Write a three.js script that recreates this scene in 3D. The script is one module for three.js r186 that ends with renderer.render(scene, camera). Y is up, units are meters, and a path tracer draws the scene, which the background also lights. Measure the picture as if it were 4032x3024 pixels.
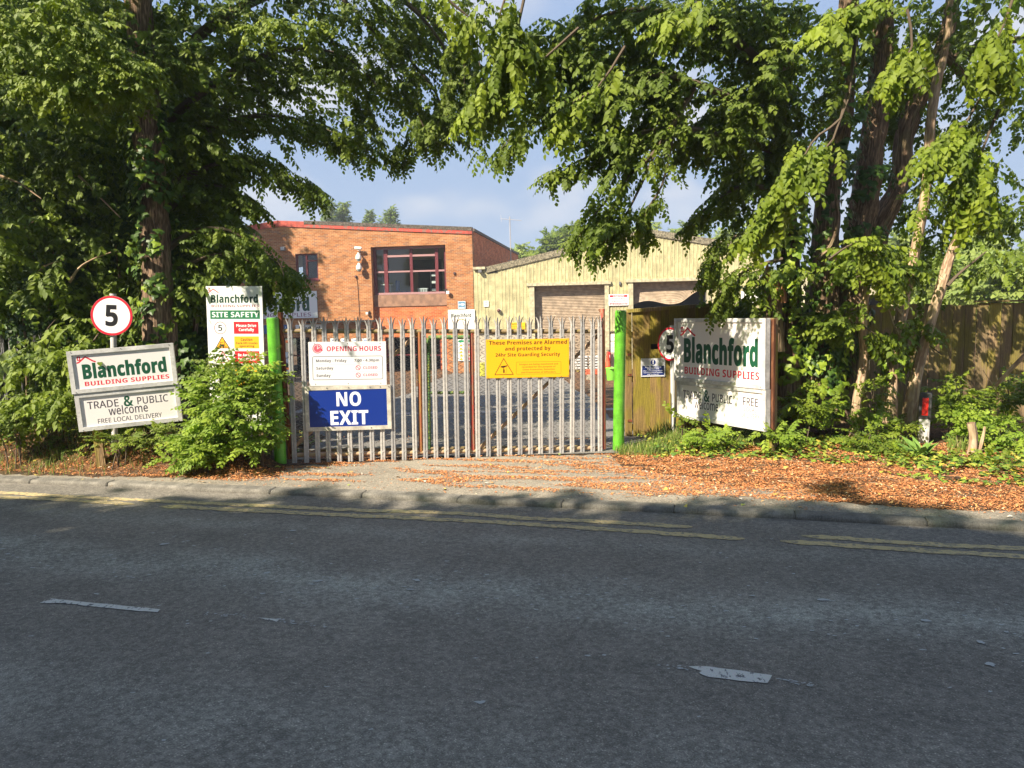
import * as THREE from 'three';
import { mergeGeometries, mergeVertices, toCreasedNormals } from 'three/addons/utils/BufferGeometryUtils.js';
import { RoundedBoxGeometry } from 'three/addons/geometries/RoundedBoxGeometry.js';
import { createNoise2D, createNoise3D } from 'simplex-noise';

// ------------------------------------------------------------------ camera, sky, sun, exposure
const scene = new THREE.Scene();
const EYE = 1.72, FOCAL = 3028, CX = 2016, CY = 1512;             // photograph 4032 x 3024
const camera = new THREE.PerspectiveCamera(2 * Math.atan(CY / FOCAL) * 180 / Math.PI, 4 / 3, 0.05, 2000);
camera.position.set(0, EYE, 0);
camera.rotation.set(-0.0946, 0, -0.0215, 'YXZ');
camera.updateMatrixWorld(true);
const renderer = new THREE.WebGLRenderer({ antialias: true });
renderer.toneMapping = THREE.LinearToneMapping;
renderer.toneMappingExposure = 2.3;
renderer.shadowMap.enabled = true;
const SUN = new THREE.Vector3(-0.74, 0.86, 0.67).normalize();     // towards the sun
const sun = new THREE.DirectionalLight(new THREE.Color(1, 0.88, 0.7), 5);
sun.name = 'sun'; sun.position.copy(SUN).multiplyScalar(80); sun.castShadow = true;
sun.shadow.radius = 1; sun.shadow.mapSize.set(4096, 4096);
Object.assign(sun.shadow.camera, { left: -60, right: 60, top: 60, bottom: -60, near: 1, far: 220 });
scene.add(sun); scene.add(sun.target);

function rng(seed) { let a = seed >>> 0; return () => { a = (a + 0x6d2b79f5) | 0; let t = Math.imul(a ^ (a >>> 15), 1 | a); t = (t + Math.imul(t ^ (t >>> 7), 61 | t)) ^ t; return ((t ^ (t >>> 14)) >>> 0) / 4294967296; }; }
const R0 = rng(7), n2 = createNoise2D(rng(11)), n3 = createNoise3D(rng(12));
const lerp = (a, b, t) => a + (b - a) * t, clamp = (x, a = 0, b = 1) => Math.min(b, Math.max(a, x)), sstep = (a, b, x) => { const t = clamp((x - a) / (b - a)); return t * t * (3 - 2 * t); };
const fbm = (x, y, o = 4) => { let s = 0, a = 0.5, f = 1; for (let i = 0; i < o; i++) { s += a * n2(x * f, y * f); a *= 0.5; f *= 2.03; } return s; };

{ // pale blue sky with thin soft cloud, the same all round
  const W = 1024, H = 512, data = new Float32Array(W * H * 4);
  for (let j = 0; j < H; j++) {
    const el = ((j + 0.5) / H - 0.5) * Math.PI, y = Math.sin(el), up = Math.max(0, y);
    for (let i = 0; i < W; i++) {
      const az = ((i + 0.5) / W - 0.5) * 2 * Math.PI, c = Math.cos(el), x = Math.cos(az) * c, z = Math.sin(az) * c;
      const g = Math.pow(up, 0.55);
      let r = lerp(0.235, 0.115, g), gg = lerp(0.29, 0.185, g), b = lerp(0.36, 0.345, g);
      const k = 1.6 / (up + 0.28), px = x * k * 1.1, pz = z * k * 1.1;
      let s = 0, a = 0.5, f = 1; for (let o = 0; o < 5; o++) { s += a * n3(px * f, pz * f, 3.1 + o); a *= 0.52; f *= 2; }
      const cl = sstep(-0.12, 0.5, s) * sstep(0.0, 0.22, up) * 0.8, tone = 0.355 + 0.05 * s;
      r = lerp(r, tone * 0.98, cl); gg = lerp(gg, tone * 0.99, cl); b = lerp(b, tone * 1.05, cl);
      const o = (j * W + i) * 4; data[o] = r; data[o + 1] = gg; data[o + 2] = b; data[o + 3] = 1;
    }
  }
  const t = new THREE.DataTexture(data, W, H, THREE.RGBAFormat, THREE.FloatType);
  t.mapping = THREE.EquirectangularReflectionMapping; t.magFilter = t.minFilter = THREE.LinearFilter; t.needsUpdate = true;
  scene.background = t; scene.environment = t;
}
scene.fog = new THREE.FogExp2(new THREE.Color(0.78, 0.85, 0.95), 0.0012);

// ------------------------------------------------------------------ helpers: surveying, naming, meshes
const V = (x, y, z) => new THREE.Vector3(x, y, z);
const ray = (u, v) => V((u - CX) / FOCAL, -(v - CY) / FOCAL, -1).applyQuaternion(camera.quaternion);
const at = (u, v, d) => { const r = ray(u, v); return r.multiplyScalar(-d / r.z).add(camera.position); };          // the point at distance d in front
const onGround = (u, v, y = 0) => { const r = ray(u, v); return r.multiplyScalar((y - EYE) / r.y).add(camera.position); };
class Frame {                                                      // an upright plane: yaw turns its right end closer, tilt leans it in its own plane
  constructor(o, yaw, tilt = 0) {
    this.o = o.clone();
    const ex = V(Math.cos(yaw), 0, Math.sin(yaw)), ey = V(0, 1, 0);
    this.ex = ex.clone().multiplyScalar(Math.cos(tilt)).addScaledVector(ey, Math.sin(tilt));
    this.ez = ex.clone().cross(ey); this.ey = this.ez.clone().cross(this.ex);
    this.q = new THREE.Quaternion().setFromRotationMatrix(new THREE.Matrix4().makeBasis(this.ex, this.ey, this.ez));
  }
  hit(u, v, off = 0) { const r = ray(u, v), t = (this.o.clone().sub(camera.position).dot(this.ez) + off) / r.dot(this.ez), p = r.multiplyScalar(t).add(camera.position).sub(this.o); return [p.dot(this.ex), p.dot(this.ey)]; }
  world(s, t, z = 0) { return this.o.clone().addScaledVector(this.ex, s).addScaledVector(this.ey, t).addScaledVector(this.ez, z); }
  place(g, s = 0, t = 0, z = 0) { g.position.copy(this.world(s, t, z)); g.quaternion.copy(this.q); return g; }
}
const used = new Map();
function numbered(n) { const k = used.get(n) ?? 0; used.set(n, k + 1); return k ? `${n}_${String(k).padStart(3, '0')}` : n; }
function tag(o, label, category, group, kind) { if (label) o.userData.label = label; if (category) o.userData.category = category; if (group) o.userData.group = group; if (kind) o.userData.kind = kind; return o; }
function thing(name, label, category, group) { const g = new THREE.Group(); g.name = numbered(name); scene.add(g); return tag(g, label, category, group); }
function mesh(name, geo, mat, parent) { const m = new THREE.Mesh(Array.isArray(geo) ? merge(geo) : geo, mat); m.name = parent ? name : numbered(name); m.castShadow = m.receiveShadow = true; (parent ?? scene).add(m); return m; }
function struct(name, geo, mat, label) { const m = mesh(name, geo, mat); m.userData.kind = 'structure'; if (label) m.userData.label = label; return m; }
function copyOf(o, label) { const c = o.clone(); c.userData = { ...o.userData }; c.name = numbered(o.name.replace(/_\d{3}$/, '')); if (label) c.userData.label = label; scene.add(c); return c; }
function merge(list) { const l = list.map((g) => { g = g.index ? g.toNonIndexed() : g; for (const k of Object.keys(g.attributes)) if (!['position', 'normal', 'uv'].includes(k)) g.deleteAttribute(k); if (!g.attributes.uv) g.setAttribute('uv', new THREE.BufferAttribute(new Float32Array(g.attributes.position.count * 2), 2)); return g; }); return mergeGeometries(l); }
const bx = (w, h, d, x = 0, y = 0, z = 0) => metric(new THREE.BoxGeometry(w, h, d).translate(x, y, z));
const rb = (w, h, d, r, x = 0, y = 0, z = 0, seg = 2) => metric(new RoundedBoxGeometry(w, h, d, seg, r).translate(x, y, z));
const cyl = (r0, r1, h, x = 0, y = 0, z = 0, n = 16) => new THREE.CylinderGeometry(r0, r1, h, n).translate(x, y, z);
function metric(g) {                                               // box-projected uv in metres
  g = g.index ? g.toNonIndexed() : g; const p = g.attributes.position, n = g.attributes.normal, uv = new Float32Array(p.count * 2);
  for (let i = 0; i < p.count; i++) { const ax = Math.abs(n.getX(i)), ay = Math.abs(n.getY(i)), az = Math.abs(n.getZ(i)), x = p.getX(i), y = p.getY(i), z = p.getZ(i);
    if (az >= ax && az >= ay) { uv[2 * i] = x; uv[2 * i + 1] = y; } else if (ax >= ay) { uv[2 * i] = z; uv[2 * i + 1] = y; } else { uv[2 * i] = x; uv[2 * i + 1] = z; } }
  g.setAttribute('uv', new THREE.BufferAttribute(uv, 2)); return g;
}
function polygon(pts, depth, z = 0, bevel = 0) {                   // outline [[x, y], ...] in the xy plane, extruded towards +z from z
  const s = new THREE.Shape(pts.map((p) => new THREE.Vector2(p[0], p[1])));
  const g = depth ? new THREE.ExtrudeGeometry(s, { depth, bevelEnabled: bevel > 0, bevelSize: bevel, bevelThickness: bevel, bevelSegments: 1 }) : new THREE.ShapeGeometry(s);
  return metric(g.translate(0, 0, z));
}
function tube(points, radii, sides = 7, step = 0.12, rough = 0, seed = 0) { // tapered round limb through the points, uv in metres
  const curve = new THREE.CatmullRomCurve3(points, false, 'centripetal'), L = curve.getLength(), N = Math.max(2, Math.ceil(L / step)), pos = [], uv = [], idx = [];
  const r = (t) => { const k = t * (radii.length - 1), i = Math.min(radii.length - 2, Math.floor(k)); return lerp(radii[i], radii[i + 1], k - i); };
  let up = V(0.31, 0.1, 0.94).normalize();
  for (let i = 0; i <= N; i++) {
    const t = i / N, p = curve.getPoint(t), d = curve.getTangent(t), a = up.clone().addScaledVector(d, -up.dot(d)).normalize(), b = d.clone().cross(a); up = a;
    for (let k = 0; k <= sides; k++) { const th = (k % sides) / sides * Math.PI * 2, rr = r(t) * (1 + rough * n3(Math.cos(th) * 1.3 + seed, Math.sin(th) * 1.3, t * L * 1.1) + rough * 0.5 * n3(Math.cos(th) * 3 + seed, Math.sin(th) * 3, t * L * 3)), q = p.clone().addScaledVector(a, Math.cos(th) * rr).addScaledVector(b, Math.sin(th) * rr); pos.push(q.x, q.y, q.z); uv.push(k / sides * 2 * Math.PI * r(0), t * L); }
  }
  for (let i = 0; i < N; i++) for (let k = 0; k < sides; k++) { const a = i * (sides + 1) + k, b = a + sides + 1; idx.push(a, a + 1, b, b, a + 1, b + 1); }
  const g = new THREE.BufferGeometry(); g.setAttribute('position', new THREE.Float32BufferAttribute(pos, 3)); g.setAttribute('uv', new THREE.Float32BufferAttribute(uv, 2)); g.setIndex(idx); g.computeVertexNormals(); return g;
}
const bar = (a, b, r, n = 10) => { const d = b.clone().sub(a), g = new THREE.CylinderGeometry(r, r, d.length(), n); g.applyQuaternion(new THREE.Quaternion().setFromUnitVectors(V(0, 1, 0), d.clone().normalize())); return g.translate((a.x + b.x) / 2, (a.y + b.y) / 2, (a.z + b.z) / 2); };

// ------------------------------------------------------------------ textures and materials
function tex(w, h, fn, srgb = true) {                              // fn(x, y) -> [r, g, b] in 0..1 (sRGB when srgb)
  const d = new Uint8Array(w * h * 4);
  for (let y = 0; y < h; y++) for (let x = 0; x < w; x++) { const c = fn(x, y), o = (y * w + x) * 4; d[o] = clamp(c[0]) * 255; d[o + 1] = clamp(c[1]) * 255; d[o + 2] = clamp(c[2]) * 255; d[o + 3] = 255; }
  const t = new THREE.DataTexture(d, w, h); t.wrapS = t.wrapT = THREE.RepeatWrapping; t.magFilter = THREE.LinearFilter; t.minFilter = THREE.LinearMipmapLinearFilter; t.generateMipmaps = true; if (srgb) t.colorSpace = THREE.SRGBColorSpace; t.needsUpdate = true; return t;
}
const tile = (w) => (f, x, o = 0) => { const a = x / w * Math.PI * 2; return [Math.cos(a) * f + o, Math.sin(a) * f - o]; };
const hsh = (i, j, k) => { let h = Math.imul(i, 374761393) ^ Math.imul(j, 668265263) ^ Math.imul(k, 2147483647 - 61); h = Math.imul(h ^ (h >>> 13), 1274126177); h ^= h >>> 16; return (h >>> 0) / 2147483648 - 1; };
function tnoise(x, y, w, h, f, z = 0) {                            // noise that tiles over w x h, about f cells per pixel
  const P = Math.max(2, Math.round(w * f)), Q = Math.max(2, Math.round(h * f)), k = Math.round(z * 17) + P, fx = x / w * P, fy = y / h * Q, ix = Math.floor(fx), iy = Math.floor(fy), a = fx - ix, b = fy - iy, u = a * a * (3 - 2 * a), v = b * b * (3 - 2 * b), W = (q, n) => ((q % n) + n) % n;
  const i0 = W(ix, P), i1 = W(ix + 1, P), j0 = W(iy, Q), j1 = W(iy + 1, Q); return lerp(lerp(hsh(i0, j0, k), hsh(i1, j0, k), u), lerp(hsh(i0, j1, k), hsh(i1, j1, k), u), v);
}
const S = (h) => { const c = new THREE.Color(h); c.convertLinearToSRGB(); return [c.r, c.g, c.b]; };
const rep = (t, sx, sy = sx) => { const c = t.clone(); c.repeat.set(sx, sy); c.needsUpdate = true; return c; };
const std = (o) => new THREE.MeshStandardMaterial({ roughness: 0.8, ...o });
const phys = (o) => new THREE.MeshPhysicalMaterial({ roughness: 0.8, ...o });
const lin = (r, g, b) => new THREE.Color().setRGB(r, g, b);
const rt = rng(99), grain = tex(256, 256, () => { const v = 0.35 + 0.65 * rt(); return [v, v, v]; }, false);
const mottle = tex(512, 512, (x, y) => { const v = 0.86 + 0.1 * tnoise(x, y, 512, 512, 0.02) + 0.05 * tnoise(x, y, 512, 512, 0.11, 4) + 0.05 * (rt() - 0.5); return [v, v, v]; });
const M = {};
M.white = std({ color: lin(0.78, 0.78, 0.76), roughness: 0.45, map: rep(mottle, 0.9) });
M.black = std({ color: lin(0.012, 0.012, 0.013), roughness: 0.6 });
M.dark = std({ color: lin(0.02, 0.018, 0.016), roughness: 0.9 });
// bark: furrowed grey-brown
const barkH = (x, y) => 0.5 + 0.3 * tnoise(x * 2.2, y * 0.45, 1126.4, 230.4, 0.05) + 0.2 * tnoise(x, y * 0.6, 512, 307.2, 0.09, 7) + 0.12 * (rt() - 0.5);
function barkTex(c0, c1, c2) { return tex(512, 512, (x, y) => { const h = barkH(x, y), k = sstep(0.25, 0.8, h), m = sstep(0.1, 0.5, tnoise(x, y, 512, 512, 0.015, 3)); return [0, 1, 2].map((i) => lerp(lerp(c0[i], c1[i], k), c2[i], m * 0.45) + 0.05 * (rt() - 0.5)); }); }
const barkBump = tex(512, 512, (x, y) => { const h = barkH(x, y); return [h, h, h]; }, false);
M.bark = std({ map: barkTex([0.34, 0.27, 0.21], [0.6, 0.5, 0.41], [0.5, 0.47, 0.34]), bumpMap: barkBump, bumpScale: 0.02, roughness: 0.95 });
M.barkPale = std({ map: barkTex([0.56, 0.46, 0.37], [0.78, 0.68, 0.57], [0.68, 0.62, 0.48]), bumpMap: barkBump, bumpScale: 0.012, roughness: 0.95 });
M.twig = std({ color: lin(0.1, 0.075, 0.05), roughness: 0.9 });
M.rawWood = std({ map: barkTex([0.6, 0.4, 0.28], [0.8, 0.6, 0.45], [0.45, 0.3, 0.2]), bumpMap: barkBump, bumpScale: 0.01, roughness: 0.95 });
for (const m of [M.bark, M.barkPale, M.rawWood]) { m.map.repeat.set(1.1, 0.8); m.bumpMap = m.bumpMap.clone(); m.bumpMap.repeat.set(1.1, 0.8); }
// weathered boards with green algae
const boardTex = tex(512, 1024, (x, y) => { const g = tnoise(x * 3, y * 0.12, 1536, 122.88, 0.12) * 0.5 + tnoise(x, y * 0.2, 512, 204.8, 0.4, 5) * 0.25 + 0.12 * (rt() - 0.5), a = sstep(-0.25, 0.45, tnoise(x, y * 0.5, 512, 512, 0.012, 2) + 0.3 * g), c = [0, 1, 2].map((i) => lerp([0.56, 0.47, 0.36][i], [0.55, 0.50, 0.25][i], a) * (1 + 0.32 * g)); return c; });
const boardBump = tex(256, 512, (x, y) => { const v = 0.5 + 0.4 * tnoise(x * 3, y * 0.12, 768, 61.44, 0.2); return [v, v, v]; }, false);
M.board = [0, 1, 2, 3].map((k) => { const t = rep(boardTex, 1.7, 0.6); t.offset.set(k * 0.27, k * 0.31); return std({ map: t, color: [lin(0.92, 0.97, 0.9), lin(0.8, 0.84, 0.76), lin(1.05, 1.05, 0.95), lin(0.68, 0.7, 0.64)][k], bumpMap: rep(boardBump, 1.7, 0.6), bumpScale: 0.004, roughness: 0.92 }); });
M.boardGreen = M.board.map((m, k) => std({ map: m.map, color: [lin(1.0, 0.96, 0.6), lin(0.9, 0.88, 0.52), lin(1.05, 0.98, 0.7), lin(0.8, 0.76, 0.52)][k], bumpMap: m.bumpMap, bumpScale: 0.004, roughness: 0.92 }));
// galvanised steel
const galvTex = tex(256, 256, (x, y) => { const v = 0.86 + 0.05 * tnoise(x, y, 256, 256, 0.05) + 0.04 * tnoise(x, y, 256, 256, 0.2, 6) + 0.04 * (rt() - 0.5); return [v * 1.0, v, v * 1.0]; });
M.galv = std({ map: rep(galvTex, 3), color: lin(0.72, 0.71, 0.69), metalness: 0.3, roughness: 0.36 });
M.galvDark = std({ map: rep(galvTex, 3), color: lin(0.25, 0.25, 0.26), metalness: 0.4, roughness: 0.5 });
const rustTex = tex(256, 512, (x, y) => { const k = sstep(-0.3, 0.4, tnoise(x, y, 256, 512, 0.03) + 0.4 * tnoise(x, y, 256, 512, 0.12, 3)); return [0, 1, 2].map((i) => lerp([0.36, 0.2, 0.12][i], [0.55, 0.32, 0.2][i], k) + 0.06 * (rt() - 0.5)); });
M.rust = std({ map: rep(rustTex, 4, 2), roughness: 0.9 });
function flaked(a, b, thr = 0) { return tex(256, 512, (x, y) => { const n = tnoise(x, y, 256, 512, 0.025, a[0] * 9) + 0.5 * tnoise(x, y, 256, 512, 0.1, b[1] * 7), k = sstep(thr - 0.08, thr + 0.08, n); return [0, 1, 2].map((i) => lerp(a[i], b[i], k) * (0.94 + 0.12 * rt())); }); }
M.pipeOlive = std({ map: rep(flaked([0.56, 0.5, 0.3], [0.55, 0.47, 0.38]), 3, 1.5), roughness: 0.7 });
M.pipeTan = std({ map: rep(flaked([0.66, 0.58, 0.42], [0.7, 0.58, 0.48]), 3, 1.5), roughness: 0.7 });
M.pipeOrange = std({ map: rep(flaked([0.62, 0.46, 0.24], [0.62, 0.36, 0.25], 0.05), 3, 1.2), roughness: 0.65 });
M.pipeRed = std({ map: rep(flaked([0.74, 0.34, 0.29], [0.66, 0.48, 0.38], 0.05), 3, 1.2), roughness: 0.6 });
M.pipeGreen = std({ map: rep(flaked([0.34, 0.5, 0.3], [0.6, 0.62, 0.28], 0.15), 3, 1.2), roughness: 0.65 });
M.wire = std({ color: lin(0.34, 0.33, 0.27), metalness: 0.3, roughness: 0.6 });
M.limeGreen = phys({ color: lin(0.16, 0.56, 0.035), roughness: 0.4, map: rep(mottle, 1.5), bumpMap: rep(mottle, 3), bumpScale: 0.002, clearcoat: 0.3, clearcoatRoughness: 0.3 });
M.redPaint = phys({ color: lin(0.6, 0.02, 0.025), roughness: 0.35, clearcoat: 0.4 });
M.glass = phys({ color: lin(0.9, 0.94, 0.93), roughness: 0.03, transmission: 1, thickness: 0, ior: 1.5 });
// printed faces
function print(w, h, px, draw, o = {}) { const c = document.createElement('canvas'); c.width = Math.round(w * px); c.height = Math.round(h * px); const x = c.getContext('2d'); x.scale(px, px); x.textBaseline = 'alphabetic'; draw(x, w, h); const t = new THREE.CanvasTexture(c); t.colorSpace = THREE.SRGBColorSpace; t.magFilter = THREE.LinearFilter; return phys({ map: t, roughness: 0.42, clearcoat: 0.15, clearcoatRoughness: 0.35, ...o }); }
function word(c, s, x, y, w, h, color, { bold = true, align = 'left', fat = 0, font = 'sans-serif', low = false } = {}) { // s in a box w wide; h is its capital height, y its base line
  const fs = h / 0.714; c.save(); c.font = `${bold ? 'bold ' : ''}100px ${font}`; const m = c.measureText(s).width / 100 * fs, k = w ? w / m : 1, real = w || m;
  c.translate(align === 'center' ? x - real / 2 : align === 'right' ? x - real : x, y); c.scale(k * fs / 100, fs / 100); c.fillStyle = color; c.fillText(s, 0, 0);
  if (fat) { c.strokeStyle = color; c.lineWidth = fat * 100; c.lineJoin = 'miter'; c.miterLimit = 2; c.strokeText(s, 0, 0); } c.restore();
}
const GREEN = '#124f36', RED = '#d21f37', NAVY = '#2f2c3c';
function house(c, x, y, w, color = RED) { // little roof with a chimney; x, y: its left eave
  c.save(); c.strokeStyle = color; c.lineWidth = w * 0.085; c.lineCap = 'round'; c.lineJoin = 'round'; c.beginPath(); c.moveTo(x, y); c.lineTo(x + w * 0.1, y - w * 0.03); c.lineTo(x + w * 0.48, y - w * 0.34); c.lineTo(x + w * 0.88, y - w * 0.05); c.lineTo(x + w, y); c.stroke();
  c.lineWidth = w * 0.06; c.strokeRect(x + w * 0.04, y - w * 0.36, w * 0.13, w * 0.2); c.restore();
}
function panel(parent, name, w, h, t, faceMat, x = 0, y = 0, z = 0, backMat = M.white) { // a board with its printed face; x, y: its middle, z: its back
  const p = mesh('panel', rb(w, h, t, Math.min(0.004, t * 0.3), x, y, z + t / 2, 1), backMat, parent);
  const f = mesh('printed_face', new THREE.PlaneGeometry(w - 0.006, h - 0.006).translate(x, y, z + t + 0.0015), faceMat, parent); return [p, f];
}
// ------------------------------------------------------------------ ground, road, kerb, pavement, yard
const ROADY = -0.036;
const kerbPix = [[0, 1887], [547, 1908], [793, 1922], [1139, 1935], [1531, 1951], [1941, 1972], [2381, 1991], [2877, 2015], [3429, 2044], [4032, 2074]];
const kp = kerbPix.map(([u, v]) => onGround(u, v, 0));
{ const a = kp[0].clone().sub(kp[2]).normalize(), b = kp[9].clone().sub(kp[7]).normalize();
  kp.unshift(kp[0].clone().addScaledVector(a, 70), kp[0].clone().addScaledVector(a, 5)); kp.push(kp[11].clone().addScaledVector(b, 5), kp[11].clone().addScaledVector(b, 70)); }
const kerbCurve = new THREE.CatmullRomCurve3(kp, false, 'centripetal'), KL = kerbCurve.getLength(); kerbCurve.arcLengthDivisions = 2000; kerbCurve.updateArcLengths();
const kerbAt = (s) => { const t = clamp(s / KL), p = kerbCurve.getPointAt(t), d = kerbCurve.getTangentAt(t).setY(0).normalize(); return [p, d, V(-d.z, 0, d.x)]; };   // point, direction, towards the camera's side
const kerbTable = []; for (let i = 0; i <= 1600; i++) { const p = kerbCurve.getPointAt(i / 1600); kerbTable.push([p.x, p.z, i / 1600 * KL]); }
function kerbZ(x) { let a = 0, b = 1600; while (b - a > 1) { const m = (a + b) >> 1; if (kerbTable[m][0] <= x) a = m; else b = m; } const p = kerbTable[a], q = kerbTable[b], t = clamp((x - p[0]) / (q[0] - p[0])); return lerp(p[1], q[1], t); }
function kerbS(x) { let a = 0, b = 1600; while (b - a > 1) { const m = (a + b) >> 1; if (kerbTable[m][0] <= x) a = m; else b = m; } return kerbTable[a][2]; }
function groundH(x, z) {
  const b = kerbZ(x) - z;
  if (b < 0.05) return -0.16 + 0.0 * x;
  let h = lerp(-0.1, 0, sstep(0.05, 0.3, b));
  h += 0.36 * sstep(0.35, 1.3, b) * sstep(-2.55, -3.3, x) * (1 + 0.25 * n2(x * 0.8, z * 0.8));
  h += 0.05 * sstep(0.7, 2.0, b) * sstep(1.5, 2.6, x) * (1 + 0.3 * n2(x * 0.9 + 5, z * 0.9));
  h += 0.012 * n2(x * 3, z * 3) * sstep(0.4, 0.9, b) * (x < -2.6 || x > 1.3 ? 1 : 0);
  const yard = clamp((-z - 10) / 28); h -= 1.3 * yard; h -= sstep(9.6, 12, -z) * 0.3 * sstep(-2.5, -3.2, x);
  return h;
}
function axis(stops) { const out = []; for (let i = 0; i < stops.length - 1; i++) { const [a, st] = stops[i], e = stops[i + 1][0], n = Math.max(1, Math.round((e - a) / st)); for (let k = 0; k < n; k++) out.push(lerp(a, e, k / n)); } out.push(stops[stops.length - 1][0]); return out; }
function sheet(xs, zs, y, color) {
  const pos = [], uv = [], col = [], idx = [], nx = xs.length;
  for (const z of zs) for (const x of xs) { pos.push(x, y(x, z), z); uv.push(x, z); if (color) { const c = color(x, z); col.push(c[0], c[1], c[2]); } }
  for (let j = 0; j < zs.length - 1; j++) for (let i = 0; i < nx - 1; i++) { const a = j * nx + i, b = a + nx; idx.push(a, b, a + 1, b, b + 1, a + 1); }
  const g = new THREE.BufferGeometry(); g.setAttribute('position', new THREE.Float32BufferAttribute(pos, 3)); g.setAttribute('uv', new THREE.Float32BufferAttribute(uv, 2)); if (color) g.setAttribute('color', new THREE.Float32BufferAttribute(col, 3)); g.setIndex(idx); g.computeVertexNormals(); return g;
}
// how thick the fallen bud scales lie at (x, z), 0..1
function litter(x, z) {
  const b = kerbZ(x) - z, n = fbm(x * 0.9 + 3, z * 2.6, 4), m = fbm(x * 2.4, z * 5 + 8, 3);
  const right = sstep(1.25, 2.0, x + 0.45 * n + 0.35 * (b - 1)) * sstep(0.42, 0.62, b + 0.12 * m) * clamp(0.62 + 0.95 * n + 0.25 * m);
  const streak = sstep(-0.08, 0.2, fbm(x * 0.55 + 1, b * 3.4 + 0.5, 4) - 0.02 + 0.08 * sstep(-1.5, 1, x)) * sstep(0.35, 0.5, b) * sstep(2.35, 2.0, b) * sstep(-3.0, -2.2, x) * 0.75;
  const line = sstep(0.05, 0.0, Math.abs(b - 0.5 - 0.03 * m)) * sstep(-0.35, 0.2, n2(x * 1.2, 3)) * 0.6;
  const left = sstep(-2.3, -2.8, x) * sstep(0.3, 0.42, b + 0.08 * m) * sstep(1.5, 0.5, b) * (0.55 + 0.6 * n);
  return clamp(Math.max(right, streak, line, left));
}
const soilTex = tex(1024, 1024, (x, y) => { const v = 0.62 + 0.2 * tnoise(x, y, 1024, 1024, 0.03) + 0.2 * tnoise(x, y, 1024, 1024, 0.16, 3) + 0.42 * (rt() - 0.5); return [v * 1.02, v, v * 0.96]; });
const soilBump = tex(512, 512, (x, y) => { const v = 0.5 + 0.3 * tnoise(x, y, 512, 512, 0.12) + 0.3 * (rt() - 0.5); return [v, v, v]; }, false);
{
  const xs = axis([[-320, 40], [-40, 8], [-12, 0.7], [-6.8, 0.14], [5.6, 0.7], [12, 8], [60, 40], [320, 40]]), zs = axis([[-460, 50], [-80, 10], [-42, 3], [-13, 0.4], [-11, 0.14], [-5, 0.7], [-3, 5], [20, 40], [120, 40]]);
  const g = sheet(xs, zs, groundH, (x, z) => {
    const far = sstep(60, 90, Math.hypot(x, z)), L = litter(x, z), n = 0.5 + 0.5 * fbm(x * 1.4, z * 1.4), gr = sstep(0.5, 0.8, n) * 0.5;
    let c = [lerp(0.16, 0.2, n), lerp(0.105, 0.125, n), lerp(0.062, 0.07, n)];
    c = [lerp(c[0], 0.13, gr), lerp(c[1], 0.13, gr), lerp(c[2], 0.045, gr)];
    c = [lerp(c[0], 0.5, L * 0.8), lerp(c[1], 0.235, L * 0.8), lerp(c[2], 0.095, L * 0.8)];
    return [lerp(c[0], 0.07, far), lerp(c[1], 0.1, far), lerp(c[2], 0.03, far)];
  });
  struct('ground', g, std({ vertexColors: true, map: rep(soilTex, 0.9), bumpMap: rep(soilBump, 1.7), bumpScale: 0.012, roughness: 1 }));
}
// asphalt: chippings in dark binder
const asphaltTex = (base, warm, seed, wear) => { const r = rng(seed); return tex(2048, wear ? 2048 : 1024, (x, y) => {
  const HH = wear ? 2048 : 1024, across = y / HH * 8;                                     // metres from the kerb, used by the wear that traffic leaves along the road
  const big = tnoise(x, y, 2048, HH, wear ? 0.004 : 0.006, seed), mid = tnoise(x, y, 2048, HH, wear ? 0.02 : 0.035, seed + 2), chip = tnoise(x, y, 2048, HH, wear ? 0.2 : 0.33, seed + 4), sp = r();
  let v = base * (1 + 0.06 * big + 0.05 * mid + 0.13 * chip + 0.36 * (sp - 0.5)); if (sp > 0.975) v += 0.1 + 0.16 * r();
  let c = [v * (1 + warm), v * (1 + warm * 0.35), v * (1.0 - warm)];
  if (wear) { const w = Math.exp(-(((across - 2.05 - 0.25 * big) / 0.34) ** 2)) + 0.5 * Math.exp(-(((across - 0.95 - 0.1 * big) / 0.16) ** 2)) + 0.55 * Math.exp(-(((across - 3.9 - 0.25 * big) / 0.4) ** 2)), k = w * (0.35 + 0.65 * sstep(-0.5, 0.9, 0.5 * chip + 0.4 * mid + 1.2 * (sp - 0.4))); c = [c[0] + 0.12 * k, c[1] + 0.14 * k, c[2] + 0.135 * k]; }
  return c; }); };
const chipBump = tex(1024, 1024, (x, y) => { const v = 0.5 + 0.35 * tnoise(x, y, 1024, 1024, 0.3) + 0.3 * (rt() - 0.5); return [v, v, v]; }, false);
function strip(s0, s1, o0, o1, y, step = 0.4, n = 1, crown = 0) { // a band beside the kerb line between two offsets (towards the camera)
  const pos = [], uv = [], idx = [], N = Math.ceil((s1 - s0) / step);
  for (let i = 0; i <= N; i++) { const s = lerp(s0, s1, i / N), [p, , k] = kerbAt(s); for (let j = 0; j <= n; j++) { const o = lerp(o0, o1, j / n); pos.push(p.x + k.x * o, y + crown * Math.sin(Math.PI * clamp(o / 8)), p.z + k.z * o); uv.push(s, o); } }
  for (let i = 0; i < N; i++) for (let j = 0; j < n; j++) { const a = i * (n + 1) + j, b = a + n + 1; idx.push(a, a + 1, b, b, a + 1, b + 1); }
  const g = new THREE.BufferGeometry(); g.setAttribute('position', new THREE.Float32BufferAttribute(pos, 3)); g.setAttribute('uv', new THREE.Float32BufferAttribute(uv, 2)); g.setIndex(idx); g.computeVertexNormals(); return g;
}
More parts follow.
